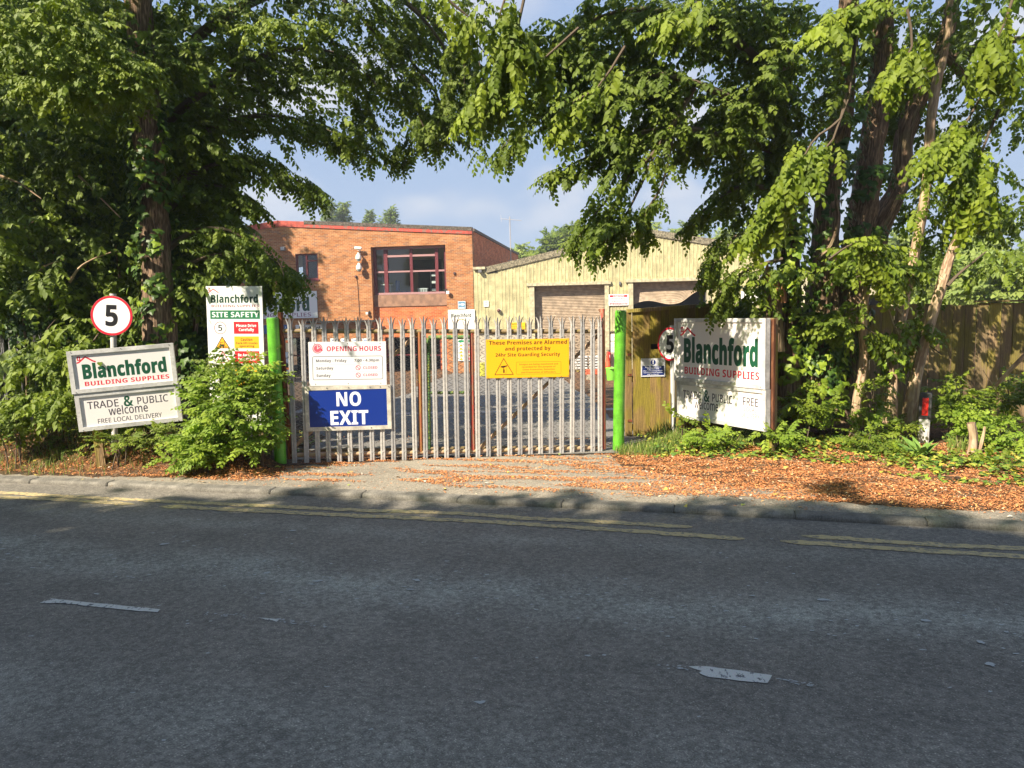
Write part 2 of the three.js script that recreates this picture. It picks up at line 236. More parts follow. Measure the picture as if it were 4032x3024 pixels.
M.road = std({ map: rep(asphaltTex(0.435, 0.06, 21, true), 1 / 9, 1 / 8), bumpMap: rep(chipBump, 0.55), bumpScale: 0.006, roughness: 0.82 });
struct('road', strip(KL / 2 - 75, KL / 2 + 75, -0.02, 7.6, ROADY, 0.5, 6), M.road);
M.pavement = std({ map: rep(asphaltTex(0.5, 0.08, 22, false), 1 / 9, 1 / 4.5), bumpMap: rep(chipBump, 0.7), bumpScale: 0.004, roughness: 0.95 });
M.yard = std({ map: rep(asphaltTex(0.42, 0.035, 23, false), 1 / 14, 1 / 7), bumpMap: rep(chipBump, 0.5), bumpScale: 0.004, roughness: 0.9 });
// kerb stones
{
  const kerbTex = tex(512, 256, (x, y) => { const v = 0.62 + 0.07 * tnoise(x, y, 512, 256, 0.03) + 0.07 * tnoise(x, y, 512, 256, 0.2, 3) + 0.12 * (rt() - 0.5); return [v * 1.02, v, v * 0.95]; });
  const mats = [0.4, 0.45, 0.37].map((v) => std({ color: lin(v * 1.2, v * 1.18, v * 1.12), map: rep(kerbTex, 1.3, 2), bumpMap: rep(chipBump, 0.8), bumpScale: 0.003, roughness: 0.95 }));
  const root = new THREE.Group(); root.name = 'kerb'; root.userData.kind = 'structure'; scene.add(root);
  const L = 0.98, shape = new THREE.Shape(); shape.moveTo(-0.125, -0.2); shape.lineTo(0, -0.2); shape.lineTo(0, -0.022); shape.quadraticCurveTo(-0.002, -0.004, -0.02, 0); shape.lineTo(-0.125, 0.004); shape.closePath();
  const geos = [0, 1].map((k) => metric(new THREE.ExtrudeGeometry(shape, { depth: L - 0.02, bevelEnabled: true, bevelSize: 0.008, bevelThickness: 0.008, bevelSegments: 1, curveSegments: 3 }).rotateY(-Math.PI / 2).translate((L - 0.012) / 2, 0, 0)));
  const s0 = kerbS(onGround(1950, 1972).x) - 14.02;
  for (let i = 0; i < 30; i++) {
    const [p, d] = kerbAt(s0 + i * L + L / 2), st = mesh('kerb_stone', geos[i % 2], mats[(i * 7) % 3], root);
    // local x along the kerb, profile's x (towards the road) on local z
    st.position.set(p.x, 0.002 * n2(i, 3), p.z); st.rotation.set(0.008 * n2(i, 9), -Math.atan2(d.z, d.x), 0.003 * n2(i, 5));
  }
}
// pavement and drive apron, up to an uneven edge under the litter
const groundPoly = (pix, y) => pix.map(([u, v]) => onGround(u, v, y));
function flatShape(name, pts, y, mat, jag = 0, seed = 1) {
  const r = rng(seed), out = [];
  for (let i = 0; i < pts.length; i++) { const a = pts[i], b = pts[(i + 1) % pts.length], n = jag ? Math.max(1, Math.ceil(a.distanceTo(b) / 0.06)) : 1; for (let k = 0; k < n; k++) { const p = a.clone().lerp(b, k / n); out.push([p.x + (r() - 0.5) * jag, -(p.z + (r() - 0.5) * jag)]); } }
  const g = new THREE.ShapeGeometry(new THREE.Shape(out.map((p) => new THREE.Vector2(p[0], p[1])))).rotateX(-Math.PI / 2).translate(0, y, 0), p = g.attributes.position, uv = g.attributes.uv;
  for (let i = 0; i < p.count; i++) uv.setXY(i, p.getX(i), p.getZ(i)); return mat ? struct(name, g, mat) : g;
}
{
  const back = groundPoly([[4500, 2036], [4032, 2014], [3700, 2004], [3400, 1988], [3180, 1966], [3235, 1946], [3140, 1926], [2900, 1902], [2600, 1866], [2450, 1838], [2400, 1790], [1900, 1800], [1130, 1836], [1100, 1880], [800, 1884], [400, 1876], [0, 1868], [-500, 1858]], 0.006);
  const front = []; for (let s = kerbS(back[17].x) - 1.0; s <= kerbS(back[0].x) + 0.8; s += 0.4) { const [p, , k] = kerbAt(s); front.push(p.clone().addScaledVector(k, -0.126)); }
  const b2 = []; back.reverse().forEach((p, i) => { const q = back[Math.min(i + 1, back.length - 1)], n = Math.max(1, Math.ceil(p.distanceTo(q) / 0.08)); for (let k = 0; k < n; k++) { const w = p.clone().lerp(q, k / n); w.z += 0.05 * n2(w.x * 6, 2) + 0.03 * n2(w.x * 19, 5); b2.push(w); } });
  flatShape('pavement', [...front, ...b2.reverse()], 0.006, M.pavement);
  const yard = sheet(axis([[-16, 2], [-3.2, 1], [3, 2], [16, 4], [30, 4]]), axis([[-40, 2], [-11, 0.5], [-9.05, 0.5]]), (x, z) => -1.3 * clamp((-z - 10) / 28) + 0.012);
  struct('yard', yard, M.yard);
  // smaller repairs in the yard's surface show as darker strips
  struct('drain_channel', bx(9, 0.02, 0.3, -1, 0.016 - 1.3 * (14.6 - 10) / 28, -14.6), M.galvDark);
}
// painted lines on the road
M.yellowPaint = std({ roughness: 0.8, bumpMap: rep(chipBump, 0.55), bumpScale: 0.004, map: rep(tex(512, 256, (x, y) => { const n = tnoise(x, y, 512, 256, 0.1) + 0.6 * tnoise(x, y, 512, 256, 0.3, 3) + 0.7 * (rt() - 0.5), k = sstep(0.2, 0.9, n + 0.05); return [lerp(0.74, 0.5, k), lerp(0.67, 0.48, k), lerp(0.49, 0.42, k)].map((c) => c * (0.93 + 0.14 * rt())); }), 0.7, 2) });
M.whitePaint = std({ roughness: 0.8, bumpMap: rep(chipBump, 0.55), bumpScale: 0.004, map: rep(tex(512, 256, (x, y) => { const n = tnoise(x, y, 512, 256, 0.09) + 0.6 * tnoise(x, y, 512, 256, 0.3, 3) + 0.5 * (rt() - 0.5), k = sstep(0.5, 0.8, n); return [lerp(0.79, 0.42, k), lerp(0.79, 0.42, k), lerp(0.76, 0.42, k)].map((c) => c * (0.95 + 0.1 * rt())); }), 1.3, 1.3) });
function paintLine(name, pix, w, mat, label, rag = 0.02) {
  const c = new THREE.CatmullRomCurve3(pix.map(([u, v]) => onGround(u, v, ROADY)), false, 'centripetal'), L = c.getLength(), N = Math.ceil(L / 0.05), pos = [], uv = [], idx = [];
  for (let i = 0; i <= N; i++) { const p = c.getPointAt(i / N), d = c.getTangentAt(i / N), n = V(-d.z, 0, d.x).normalize(), e = Math.min(i, N - i) * 0.05, end = sstep(-0.05, 0.12, e), r1 = w / 2 * end + rag * n2(i * 0.35, w * 9 + pix.length), r2 = w / 2 * end + rag * n2(i * 0.3, 40 + pix.length);
    pos.push(p.x - n.x * r1, ROADY + 0.004, p.z - n.z * r1, p.x + n.x * r2, ROADY + 0.004, p.z + n.z * r2); uv.push(i / N * L, 0, i / N * L, w); }
  for (let i = 0; i < N; i++) idx.push(2 * i, 2 * i + 1, 2 * i + 2, 2 * i + 2, 2 * i + 1, 2 * i + 3);
  const g = new THREE.BufferGeometry(); g.setAttribute('position', new THREE.Float32BufferAttribute(pos, 3)); g.setAttribute('uv', new THREE.Float32BufferAttribute(uv, 2)); g.setIndex(idx); g.computeVertexNormals(); return struct(name, g, mat, label);
}
const LZ = (a) => a.map(([x, y]) => [x * 0.9114, 1700 + y * 0.9114]), RZ = (a) => a.map(([x, y]) => [2016 + x * 0.9114, 1700 + y * 0.9114]);
paintLine('yellow_line', [...LZ([[-500, 247], [0, 264], [290, 281], [700, 301], [1200, 324], [1550, 340], [2000, 355]]), ...RZ([[0, 371], [370, 389], [780, 413]])], 0.1, M.yellowPaint, 'faded yellow line nearest the kerb, long left run');
paintLine('yellow_line', RZ([[1250, 450], [1780, 486], [2212, 507], [2700, 535]]), 0.1, M.yellowPaint, 'faded yellow line nearest the kerb, right run');
paintLine('yellow_line', LZ([[-500, 262], [0, 283], [280, 296], [580, 315]]), 0.1, M.yellowPaint, 'outer faded yellow line, short left run');
paintLine('yellow_line', [...LZ([[695, 322], [900, 332], [1500, 362], [2000, 385]]), ...RZ([[20, 398], [630, 438], [1005, 464]])], 0.1, M.yellowPaint, 'outer faded yellow line, middle run');
paintLine('yellow_line', RZ([[1160, 473], [1560, 501], [2212, 541], [2700, 572]]), 0.1, M.yellowPaint, 'outer faded yellow line, right run');
const U = 4032 / 2212, PX = (a) => a.map(([u, v]) => [u * U, v * U]);
flatShape('road_marking', groundPoly(PX([[84, 1304], [112, 1294], [128, 1296], [200, 1303], [345, 1317], [341, 1323], [300, 1321], [210, 1312], [135, 1304]]), ROADY), ROADY + 0.004, M.whitePaint, 0.008, 3).userData.label = 'worn white dash on the road, at the left';
flatShape('road_marking', groundPoly(PX([[1485, 1441], [1532, 1441], [1600, 1450], [1668, 1460], [1656, 1477], [1600, 1472], [1530, 1464], [1508, 1456], [1515, 1451]]), ROADY), ROADY + 0.004, M.whitePaint, 0.007, 4).userData.label = 'worn white dash on the road, at the right';
flatShape('road_marking', groundPoly(PX([[553, 1335], [580, 1336], [600, 1340], [596, 1344], [575, 1341]]), ROADY), ROADY + 0.004, M.whitePaint, 0.02, 5).userData.label = 'scrap of worn white paint right of the left dash';
{ // pale spots and crumbs scattered on the road, mostly along the worn band
  const r = rng(51), list = [], one = (x, z, w, l, a) => { const n = 12, pts = []; for (let i = 0; i < n; i++) { const t = i / n * 6.283, k = 0.5 + 0.8 * r(); const px = Math.cos(t) * l * k, pz = Math.sin(t) * w * k; pts.push(new THREE.Vector2(px * Math.cos(a) - pz * Math.sin(a), px * Math.sin(a) + pz * Math.cos(a))); } list.push(new THREE.ShapeGeometry(new THREE.Shape(pts)).rotateX(-Math.PI / 2).translate(x, ROADY + 0.0042 + 0.0012 * r(), z)); };
  for (let i = 0; i < 520; i++) { const s = KL / 2 + (r() - 0.5) * 11, o = r() < 0.66 ? 2.1 + (r() + r() - 1) * 0.55 : 0.5 + r() * 4, [p, , k] = kerbAt(s), big = r() < 0.05 ? 1.15 : 0.5; one(p.x + k.x * o, p.z + k.z * o, big * (0.008 + 0.014 * r()), big * (0.012 + 0.026 * r()), r() * 0.6 - 0.3); }
  for (const [u0, v0, u1, v1, n] of [[440, 1326, 550, 1334, 26], [600, 1340, 705, 1354, 30], [1670, 1466, 1760, 1482, 30], [1420, 1440, 1490, 1446, 14]]) for (let i = 0; i < n; i++) { const t = r(), p = onGround(lerp(u0, u1, t) * U, (lerp(v0, v1, t) + (r() - 0.5) * 9) * U, ROADY); one(p.x, p.z, 0.003 + 0.006 * r() * r(), 0.005 + 0.016 * r() * r(), -0.2); }
  tag(mesh('pale_spots', merge(list), std({ color: lin(0.4, 0.42, 0.41), roughness: 0.9 })), 'pale grey spots and paint crumbs scattered on the dark road', 'road spots', null, 'stuff');
}
// ------------------------------------------------------------------ palisade gate and its signs
const gL = at(1125, 1500, 8.85).setY(0), gR = at(2370, 1500, 9.22).setY(0), GATE = new Frame(gL, Math.atan2(gR.z - gL.z, gR.x - gL.x), -0.012);
const PALES = {}; const GH = (u, v, off = 0) => GATE.hit(u, v, off);
{
  // one pale: a pressed W section that ends in three points
  const prof = [[-0.0285, -0.006], [-0.022, 0.009], [-0.008, 0.009], [-0.002, -0.002], [0.003, -0.002], [0.008, 0.009], [0.022, 0.009], [0.0285, -0.006]];
  const ribbon = (rows) => { const pos = [], uv = [], idx = [], n = rows[0].length; rows.forEach((row) => row.forEach((p) => { pos.push(...p); uv.push(p[0], p[1]); })); for (let j = 0; j < rows.length - 1; j++) for (let i = 0; i < n - 1; i++) { const a = j * n + i, b = a + n; idx.push(a, a + 1, b, b, a + 1, b + 1); } const g = new THREE.BufferGeometry(); g.setAttribute('position', new THREE.Float32BufferAttribute(pos, 3)); g.setAttribute('uv', new THREE.Float32BufferAttribute(uv, 2)); g.setIndex(idx); const f = g.toNonIndexed(); f.computeVertexNormals(); return f; };
  const pale = (h) => {
    const top = h - 0.15, parts = [];
    for (const dz of [0, -0.003]) {
      parts.push(ribbon([0, top * 0.5, top].map((y) => prof.map(([x, z]) => [x, y, z + dz]))));
      const c = prof.slice(2, 6).map(([x, z]) => [x * 1.35, z]);
      parts.push(ribbon([[top, 1], [h - 0.05, 1.05], [h - 0.022, 0.75], [h, 0.06]].map(([y, k]) => c.map(([x, z]) => [x * k, y, z * (k < 0.5 ? 0.3 : 1) + dz + (h - y < 0.06 ? 0.002 : 0)]))));
      for (const s of [-1, 1]) parts.push(ribbon([[top, 0.0175, 0], [h - 0.1, 0.020, 0.011], [h - 0.065, 0.029, 0.01], [h - 0.035, 0.041, 0.007], [h - 0.018, 0.049, 0.002]].map(([y, x, w]) => [[s * (x - (w || 0.011) ), y, 0.006 + dz], [s * (x + (w || 0.011) * 0.6), y, dz - 0.002]])));
    }
    parts.push(new THREE.CylinderGeometry(0.008, 0.008, 0.012, 8).rotateX(Math.PI / 2).translate(0, h - 0.235, 0.008), new THREE.CylinderGeometry(0.007, 0.007, 0.012, 8).rotateX(Math.PI / 2).translate(0, 0.105, 0.008));
    return merge(parts);
  };
  const paleGeo = PALES.geo = [1.695, 1.67, 1.685].map(pale);
  const mats = [M.galv, std({ map: M.galv.map, color: lin(0.62, 0.62, 0.62), metalness: 0.35, roughness: 0.34 }), std({ map: M.galv.map, color: lin(0.78, 0.76, 0.72), metalness: 0.25, roughness: 0.42 })];
  const names = [[1148, 1196, 1241, 1284, 1327, 1370, 1413, 1457, 1499, 1541, 1583, 1626, 1667.5, 1709], [1751, 1793, 1834, 1875, 1917, 1959, 2001, 2042, 2083, 2123, 2164, 2206, 2247, 2288, 2329, 2358]];
  const leaf = (label) => GATE.place(thing('palisade_gate', label, 'gate', 'leaves of the palisade gate'));
  const leaves = [leaf('left leaf of the galvanised palisade gate, carrying the opening hours board'), leaf('right leaf of the galvanised palisade gate, carrying the yellow alarm notice')];
  const P = (u, v, z = 0) => { const [s, t] = GH(u, v); return V(s, t, z); };
  let k = 0;
  names.forEach((list, j) => list.forEach((u) => { const b = GH(u + (u < 1300 ? 22 : u > 2200 ? -2 : 8), lerp(1820, 1788, (u - 1148) / 1210)); const half = u > 2350; const m = mesh('pale', paleGeo[k % 3], mats[(k * 5 + 1) % 3], leaves[j]); m.position.set(GH(u + 3, 1500)[0], b[1], 0.045); m.rotation.set(0.006 * n2(k, 1), 0.05 * n2(k, 2), 0.008 * n2(k, 3)); k++; }));
  const r = 0.026, pipe = (name, a, b, mat, p, rr = r) => mesh(name, bar(a, b, rr, 12), mat, p);
  const [A, B] = leaves, topL = 1306, botL = 1782, mid = 1730;
  // left leaf: hinge post, stile, rails, brace
  pipe('hinge_stile', P(1103, 1230), P(1141, 1806), M.rust, A, 0.03);
  pipe('top_rail', P(1108, 1303), P(mid, 1305), M.pipeOlive, A); pipe('bottom_rail', P(1141, 1792), P(mid, 1779), M.pipeTan, A);
  pipe('stile', P(1651, 1306), P(1658, 1779), M.pipeOrange, A); pipe('brace', P(1645, 1312, -0.03), P(1150, 1768, -0.03), M.pipeTan, A, 0.022);
  for (const v of [1345, 1450, 1560, 1670]) mesh('hinge', bx(0.05, 0.03, 0.03, ...P(1136 - (1345 - v) * 0.03, v, 0.03).toArray()), M.rust, A);
  // right leaf
  pipe('lock_stile', P(1856, 1312), P(1863, 1772), M.pipeRed, B); pipe('top_rail', P(mid + 2, 1305), P(2372, 1305), M.pipeOlive, B); pipe('bottom_rail', P(mid + 2, 1779), P(2372, 1762), M.pipeTan, B);
  pipe('hinge_stile', P(2372, 1215), P(2377, 1768), M.pipeRed, B, 0.03); pipe('brace', P(1892, 1764, -0.03), P(2366, 1312, -0.03), M.pipeTan, B, 0.022);
  mesh('hinge_eye', new THREE.TorusGeometry(0.014, 0.005, 6, 14).translate(...P(2363, 1222, 0.0).toArray()), M.rust, B);
  // inner green frame behind the two leaves
  const fr = GATE.place(thing('inner_gate', 'low green and yellow pipe frame just behind the middle of the palisade gate', 'gate frame'));
  const Q = (u, v) => { const [s, t] = GATE.hit(u, v, -0.16); return V(s, t, -0.16); };
  pipe('stile', Q(1686, 1330), Q(1689, 1768), M.pipeGreen, fr); pipe('top_rail', Q(1686, 1329), Q(1848, 1327), M.pipeGreen, fr); pipe('bottom_rail', Q(1689, 1766), Q(2340, 1758), M.pipeOlive, fr, 0.02); pipe('middle_rail', Q(1686, 1547), Q(1850, 1545), M.pipeGreen, fr, 0.018); pipe('bottom_rail', Q(1240, 1772), Q(1689, 1767), M.pipeOlive, fr, 0.018);
  // chain-link mesh behind the pales: bent wires woven into diamonds
  const link = (leafGroup, u0, u1, v0, v1) => {
    const [s0, tt] = GATE.hit(u0, v0, -0.09), [s1] = GATE.hit(u1, v0, -0.09), [, tb] = GATE.hit(u0, v1, -0.09), c = 0.068, list = [], rr = 0.0026; let i = 0;
    for (let s = s0; s < s1; s += c, i++) for (let t = tb, j = 0; t < tt; t += c / 2, j++) { const lean = 0.004 * n2(s * 3, t * 3), a = V(s + (j % 2 ? c / 2 : -c / 2) * 1.02 + lean + c / 2, t, -0.09 + (j % 2 ? 0.004 : -0.004)), b = V(s + (j % 2 ? -c / 2 : c / 2) * 1.02 + lean + c / 2, t + c / 2, -0.09 + (j % 2 ? -0.004 : 0.004)); list.push(bar(a, b, rr, 3)); }
    tag(mesh('chain_link', list, M.wire, leafGroup), null, null, null, 'stuff');
  };
  link(A, 1142, 1726, 1335, 1752); link(B, 1735, 2360, 1325, 1748);
}
function post(name, label, u0, v0, u1, v1, d, r, mat) { // leaning round bollard post from its foot (u1, v1) to its top (u0, v0)
  const b = at(u1, v1, d), a = at(u0, v0, d); b.y = -0.05;
  const g = thing(name, label, 'post', 'green gate posts'); g.position.copy(b); const dir = a.clone().sub(b), h = dir.length(); g.quaternion.setFromUnitVectors(V(0, 1, 0), dir.normalize());
  const pr = [[0, -0.3], [r, -0.3]]; for (let i = 0; i <= 14; i++) pr.push([r * (1 + 0.012 * n2(i * 0.7, u0)), (h - r * 0.12) * i / 14]); pr.push([r * 0.93, h - 0.004], [r * 0.5, h], [0, h]);
  const body = new THREE.LatheGeometry(pr.map((p) => new THREE.Vector2(p[0], p[1])), 28), uv = body.attributes.uv, ps = body.attributes.position; for (let i = 0; i < uv.count; i++) uv.setXY(i, uv.getX(i) * 2 * Math.PI * r, ps.getY(i));
  mesh('tube', body, mat, g); mesh('cap_plate', cyl(r * 0.9, r * 0.94, 0.008, 0, h + 0.003, 0, 28), mat, g); return g;
}
post('gate_post', 'lime green round post at the left end of the gate, leaning left beside the bush', 1073, 1253, 1105, 1826, 8.8, 0.068, M.limeGreen);
post('gate_post', 'lime green round post at the right end of the gate, beside the timber panel', 2444, 1224, 2434, 1768, 9.25, 0.068, M.limeGreen);

// signs fixed to the gate
function gateSign(name, label, u0, v0, u1, v1, draw, o = {}) {
  const [x0, y1] = GH(u0, v0, 0.06), [x1, y0] = GH(u1, v1, 0.06), w = x1 - x0, h = y1 - y0, g = GATE.place(thing(name, label, 'sign'), (x0 + x1) / 2, (y0 + y1) / 2, 0.062);
  g.rotateZ(o.turn ?? 0); draw(g, w, h); return g;
}
gateSign('opening_hours_sign', 'white opening hours board with red heading on the gate, above the blue NO EXIT sign', 1213, 1347, 1524, 1515, (g, w, h) => {
  panel(g, 'p', w, h, 0.006, print(w, h, 900, (c) => {
    c.fillStyle = '#dfe0e2'; c.fillRect(0, 0, w, h); const q = w / 800;                              // drawn on an 800-wide plan
    c.save(); c.scale(q, q); c.fillStyle = '#d9596a'; c.beginPath(); c.arc(92, 68, 38, 0, 7); c.fill(); c.strokeStyle = '#c01238'; c.lineWidth = 7; c.beginPath(); c.arc(92, 68, 47, 0.35, 5.6); c.arc(92, 68, 47, -0.7, 0.1); c.stroke();
    c.fillStyle = '#c01238'; c.beginPath(); c.moveTo(122, 88); c.lineTo(148, 92); c.lineTo(136, 66); c.fill(); c.strokeStyle = '#f2d7da'; c.lineWidth = 7; c.beginPath(); c.moveTo(92, 36); c.lineTo(92, 70); c.lineTo(116, 54); c.stroke();
    word(c, 'OPENING HOURS', 182, 98, 570, 52, '#c01840'); c.strokeStyle = '#1c2a33'; c.lineWidth = 5; c.beginPath(); c.roundRect(38, 152, 724, 246, 18); c.stroke();
    c.strokeStyle = '#a9adb0'; c.lineWidth = 2; for (const y of [238, 318]) { c.beginPath(); c.moveTo(60, y); c.lineTo(742, y); c.stroke(); }
    word(c, 'Monday - Friday', 70, 212, 318, 28, '#20262c'); word(c, '7.00 - 4.30pm', 466, 210, 264, 28, '#20262c'); word(c, 'Saturday', 72, 290, 178, 28, '#20262c'); word(c, 'Sunday', 72, 368, 148, 28, '#20262c');
    for (const y of [275, 353]) { c.strokeStyle = '#c41c44'; c.lineWidth = 6; c.beginPath(); c.arc(506, y, 23, 0, 7); c.moveTo(490, y - 16); c.lineTo(522, y + 16); c.stroke(); word(c, 'CLOSED', 556, y + 13, 154, 27, '#cf1f48'); } c.restore();
  }));
  for (const [x, y] of [[-0.42, 0.47], [0, 0.47], [0.42, 0.47], [-0.42, -0.47], [0, -0.47], [0.42, -0.47]]) mesh('bolt', new THREE.CylinderGeometry(0.005, 0.006, 0.005, 8).rotateX(Math.PI / 2).translate(x * w, y * h * 0.97, 0.009), M.galvDark, g);
}, { turn: -0.004 });
gateSign('no_exit_sign', 'blue NO EXIT sign with white letters and a wide cream frame, low on the gate', 1199, 1521, 1542, 1689, (g, w, h) => {
  const b = 0.046, cream = std({ color: lin(0.72, 0.68, 0.58), map: rep(mottle, 1.5), roughness: 0.55 });
  mesh('backing', rb(w, h, 0.008, 0.002, 0, 0, 0.004, 1), cream, g);
  for (const s of [-1, 1]) { mesh('frame_bar', bx(w, b, 0.007, 0, s * (h - b) / 2, 0.0115), cream, g); mesh('frame_bar', bx(b, h - 2 * b - 0.001, 0.0066, s * (w - b) / 2, 0, 0.0113), cream, g); }
  const iw = w - 2 * b, ih = h - 2 * b;
  mesh('printed_face', new THREE.PlaneGeometry(iw, ih).translate(0, 0, 0.0105), print(iw, ih, 900, (c) => { c.fillStyle = '#0d2f86'; c.fillRect(0, 0, iw, ih); word(c, 'NO', iw / 2 + 0.005, ih * 0.44, iw * 0.345, ih * 0.37, '#eceef2', { align: 'center', fat: 0.02 }); word(c, 'EXIT', iw / 2 + 0.002, ih * 0.95, iw * 0.51, ih * 0.375, '#eceef2', { align: 'center', fat: 0.02 }); }, { roughness: 0.3, clearcoat: 0.5 }), g);
  for (const [x, y] of [[-0.24, 0.46], [0.01, 0.46], [0.26, 0.46], [0.38, 0.46], [-0.24, -0.46], [0.26, -0.46], [-0.48, 0.46], [0.48, 0.46]]) mesh('bolt', new THREE.CylinderGeometry(0.006, 0.007, 0.006, 8).rotateX(Math.PI / 2).translate(x * w, y * h * 0.99, 0.018), M.galvDark, g);
}, { turn: 0.006 });
gateSign('alarm_sign', 'yellow security notice with a camera triangle on the right half of the gate', 1913, 1337, 2241, 1484, (g, w, h) => {
  panel(g, 'p', w, h, 0.005, print(w, h, 1000, (c) => {
    c.fillStyle = '#f6b41a'; c.fillRect(0, 0, w, h); const q = w / 780, K = '#3a2412'; c.save(); c.scale(q, q);
    word(c, 'These Premises are Alarmed', 26, 48, 740, 36, K, { fat: 0.005 }); word(c, 'and protected by', 390, 104, 432, 35, K, { align: 'center' }); word(c, '24hr Site Guarding Security', 390, 160, 612, 32, K, { align: 'center' });
    c.strokeStyle = K; c.lineWidth = 6; c.lineJoin = 'round'; c.beginPath(); c.moveTo(162, 178); c.lineTo(78, 330); c.lineTo(252, 330); c.closePath(); c.stroke();
    c.fillStyle = K; c.save(); c.translate(165, 254); c.rotate(-0.14); c.fillRect(-32, -8, 62, 12); c.fillRect(-24, 4, 36, 5); c.restore(); c.fillRect(158, 262, 6, 22); c.fillRect(156, 280, 14, 34); c.strokeStyle = '#8a5a1e'; c.lineWidth = 2; c.beginPath(); c.moveTo(184, 262); c.quadraticCurveTo(194, 292, 182, 318); c.lineTo(172, 316); c.stroke();
    c.strokeStyle = '#a4661a'; c.lineWidth = 3; c.beginPath(); c.roundRect(280, 214, 424, 116, 10); c.stroke();
    [['Images are being monitored and', 370], ['recorded for the purpose of', 320], ['Crime Prevention, Detection', 306], ['and Prosecution of Offenders.', 336]].forEach(([s, ww], i) => word(c, s, 492, 243 + i * 25.5, ww, 15, '#9a5c16', { align: 'center' })); c.restore();
  }), 0, 0, 0, std({ color: lin(0.75, 0.45, 0.02) }));
  for (const [x, y] of [[-0.485, 0.46], [0.485, 0.46], [-0.485, -0.46], [0.485, -0.46], [-0.3, -0.47], [0.03, -0.47], [0.4, -0.47]]) mesh('bolt', new THREE.CylinderGeometry(0.004, 0.005, 0.005, 8).rotateX(Math.PI / 2).translate(x * w, y * h, 0.008), M.galvDark, g);
}, { turn: 0.001 });

// ------------------------------------------------------------------ the two roadside name boards
const boardFace1 = (w, h, dark) => print(w, h, 900, (c) => { c.fillStyle = '#e9e5e3'; c.fillRect(0, 0, w, h); house(c, w * 0.045, h * 0.235, w * 0.18); word(c, 'Blanchford', w * 0.075, h * 0.705, w * 0.88, h * 0.4, dark ? '#17462a' : GREEN, { fat: 0.06 }); word(c, 'BUILDING SUPPLIES', w * 0.085, h * 0.925, w * 0.88, h * 0.125, RED); });
function nameBoard(name, label, FR, c0, c1, split, face2, thick = 0.05) { // corners in the plane's own metres; split: share of the height taken by the lower panel
  const w = c1[0] - c0[0], h = c1[1] - c0[1], g = FR.place(thing(name, label, 'sign board'), (c0[0] + c1[0]) / 2, (c0[1] + c1[1]) / 2, 0), b = 0.045, lip = 0.022, hs = h * split;
  const one = (n, y0, y1, z, mat, ww, xo) => { const hh = y1 - y0, ym = (y0 + y1) / 2;
    mesh(n, rb(ww, hh, thick, 0.004, xo, ym, z - thick / 2, 1), M.white, g);
    mesh('printed_face', new THREE.PlaneGeometry(ww - 2 * b, hh - 2 * b).translate(xo, ym, z + 0.002), mat(ww - 2 * b, hh - 2 * b), g);
    const o = [[-ww / 2, -hh / 2], [ww / 2, -hh / 2], [ww / 2, hh / 2], [-ww / 2, hh / 2]], i = [[-ww / 2 + b, -hh / 2 + b], [ww / 2 - b, -hh / 2 + b], [ww / 2 - b, hh / 2 - b], [-ww / 2 + b, hh / 2 - b]];
    for (let k = 0; k < 4; k++) { const q = (k + 1) % 4, gg = polygon([o[k], o[q], i[q], i[k]], lip - 0.004, z + 0.0005, 0.0018); mesh('frame_bar', gg.translate(xo, ym, 0), M.white, g); }
    for (const [sx, sy] of [[-0.46, 0.47], [0, 0.47], [0.46, 0.47], [-0.46, -0.47], [0.46, -0.47]]) mesh('screw', cyl(0.005, 0.005, 0.004, 0, 0, 0, 6).rotateX(Math.PI / 2).translate(xo + sx * ww, ym + sy * hh, z + lip + 0.001), M.galvDark, g); };
  one('upper_panel', -h / 2 + hs, h / 2, 0.012, (a, d) => boardFace1(a, d), w, 0); one('lower_panel', -h / 2, -h / 2 + hs - 0.004, 0, face2, w * 0.985, w * 0.0075);
  return [g, w, h];
}
const welcome = (c, w, h, x0, x1) => { const m = (x0 + x1) / 2, ww = x1 - x0; word(c, 'TRADE', x0, h * 0.42, ww * 0.385, h * 0.24, NAVY, { bold: false, fat: 0.02 }); word(c, '&', m - ww * 0.065, h * 0.455, ww * 0.125, h * 0.36, GREEN, {}); word(c, 'PUBLIC', x0 + ww * 0.6, h * 0.42, ww * 0.4, h * 0.24, NAVY, { bold: false, fat: 0.02 }); word(c, 'welcome', m - ww * 0.01, h * 0.7, ww * 0.49, h * 0.28, NAVY, { align: 'center', bold: false, fat: 0.02 }); };
const wpost = (name, g, x, y0, y1, z, mat, s = 0.09) => mesh(name, bx(s, y1 - y0, s * 0.8, x, (y0 + y1) / 2, z), mat, g);
{ // left board: leans over to the left, its left end closer
  const FL = new Frame(at(489, 1530, 8.7), -0.3, 0.056);
  const c0 = FL.hit(283, 1702), c1 = FL.hit(703, 1355), [g, w, h] = nameBoard('name_board', 'white timber-framed name board at the left, tilted, standing in front of the bush', FL, [FL.hit(283, 1530)[0], FL.hit(489, 1681)[1]], [FL.hit(704, 1530)[0], FL.hit(489, 1366)[1]], 0.475, (a, d) => print(a, d, 900, (c) => { c.fillStyle = '#e9e5e3'; c.fillRect(0, 0, a, d); welcome(c, a, d * 0.98, a * 0.07, a * 0.92); word(c, 'FREE LOCAL DELIVERY', a * 0.49, d * 0.93, a * 0.68, d * 0.15, NAVY, { align: 'center', bold: false, fat: 0.015 }); }));
  wpost('post', g, -w * 0.34, -h / 2 - 0.5, h / 2 - 0.1, -0.09, M.board[2]); wpost('post', g, w * 0.36, -h / 2 - 0.5, h / 2 - 0.1, -0.09, M.board[2]);
}
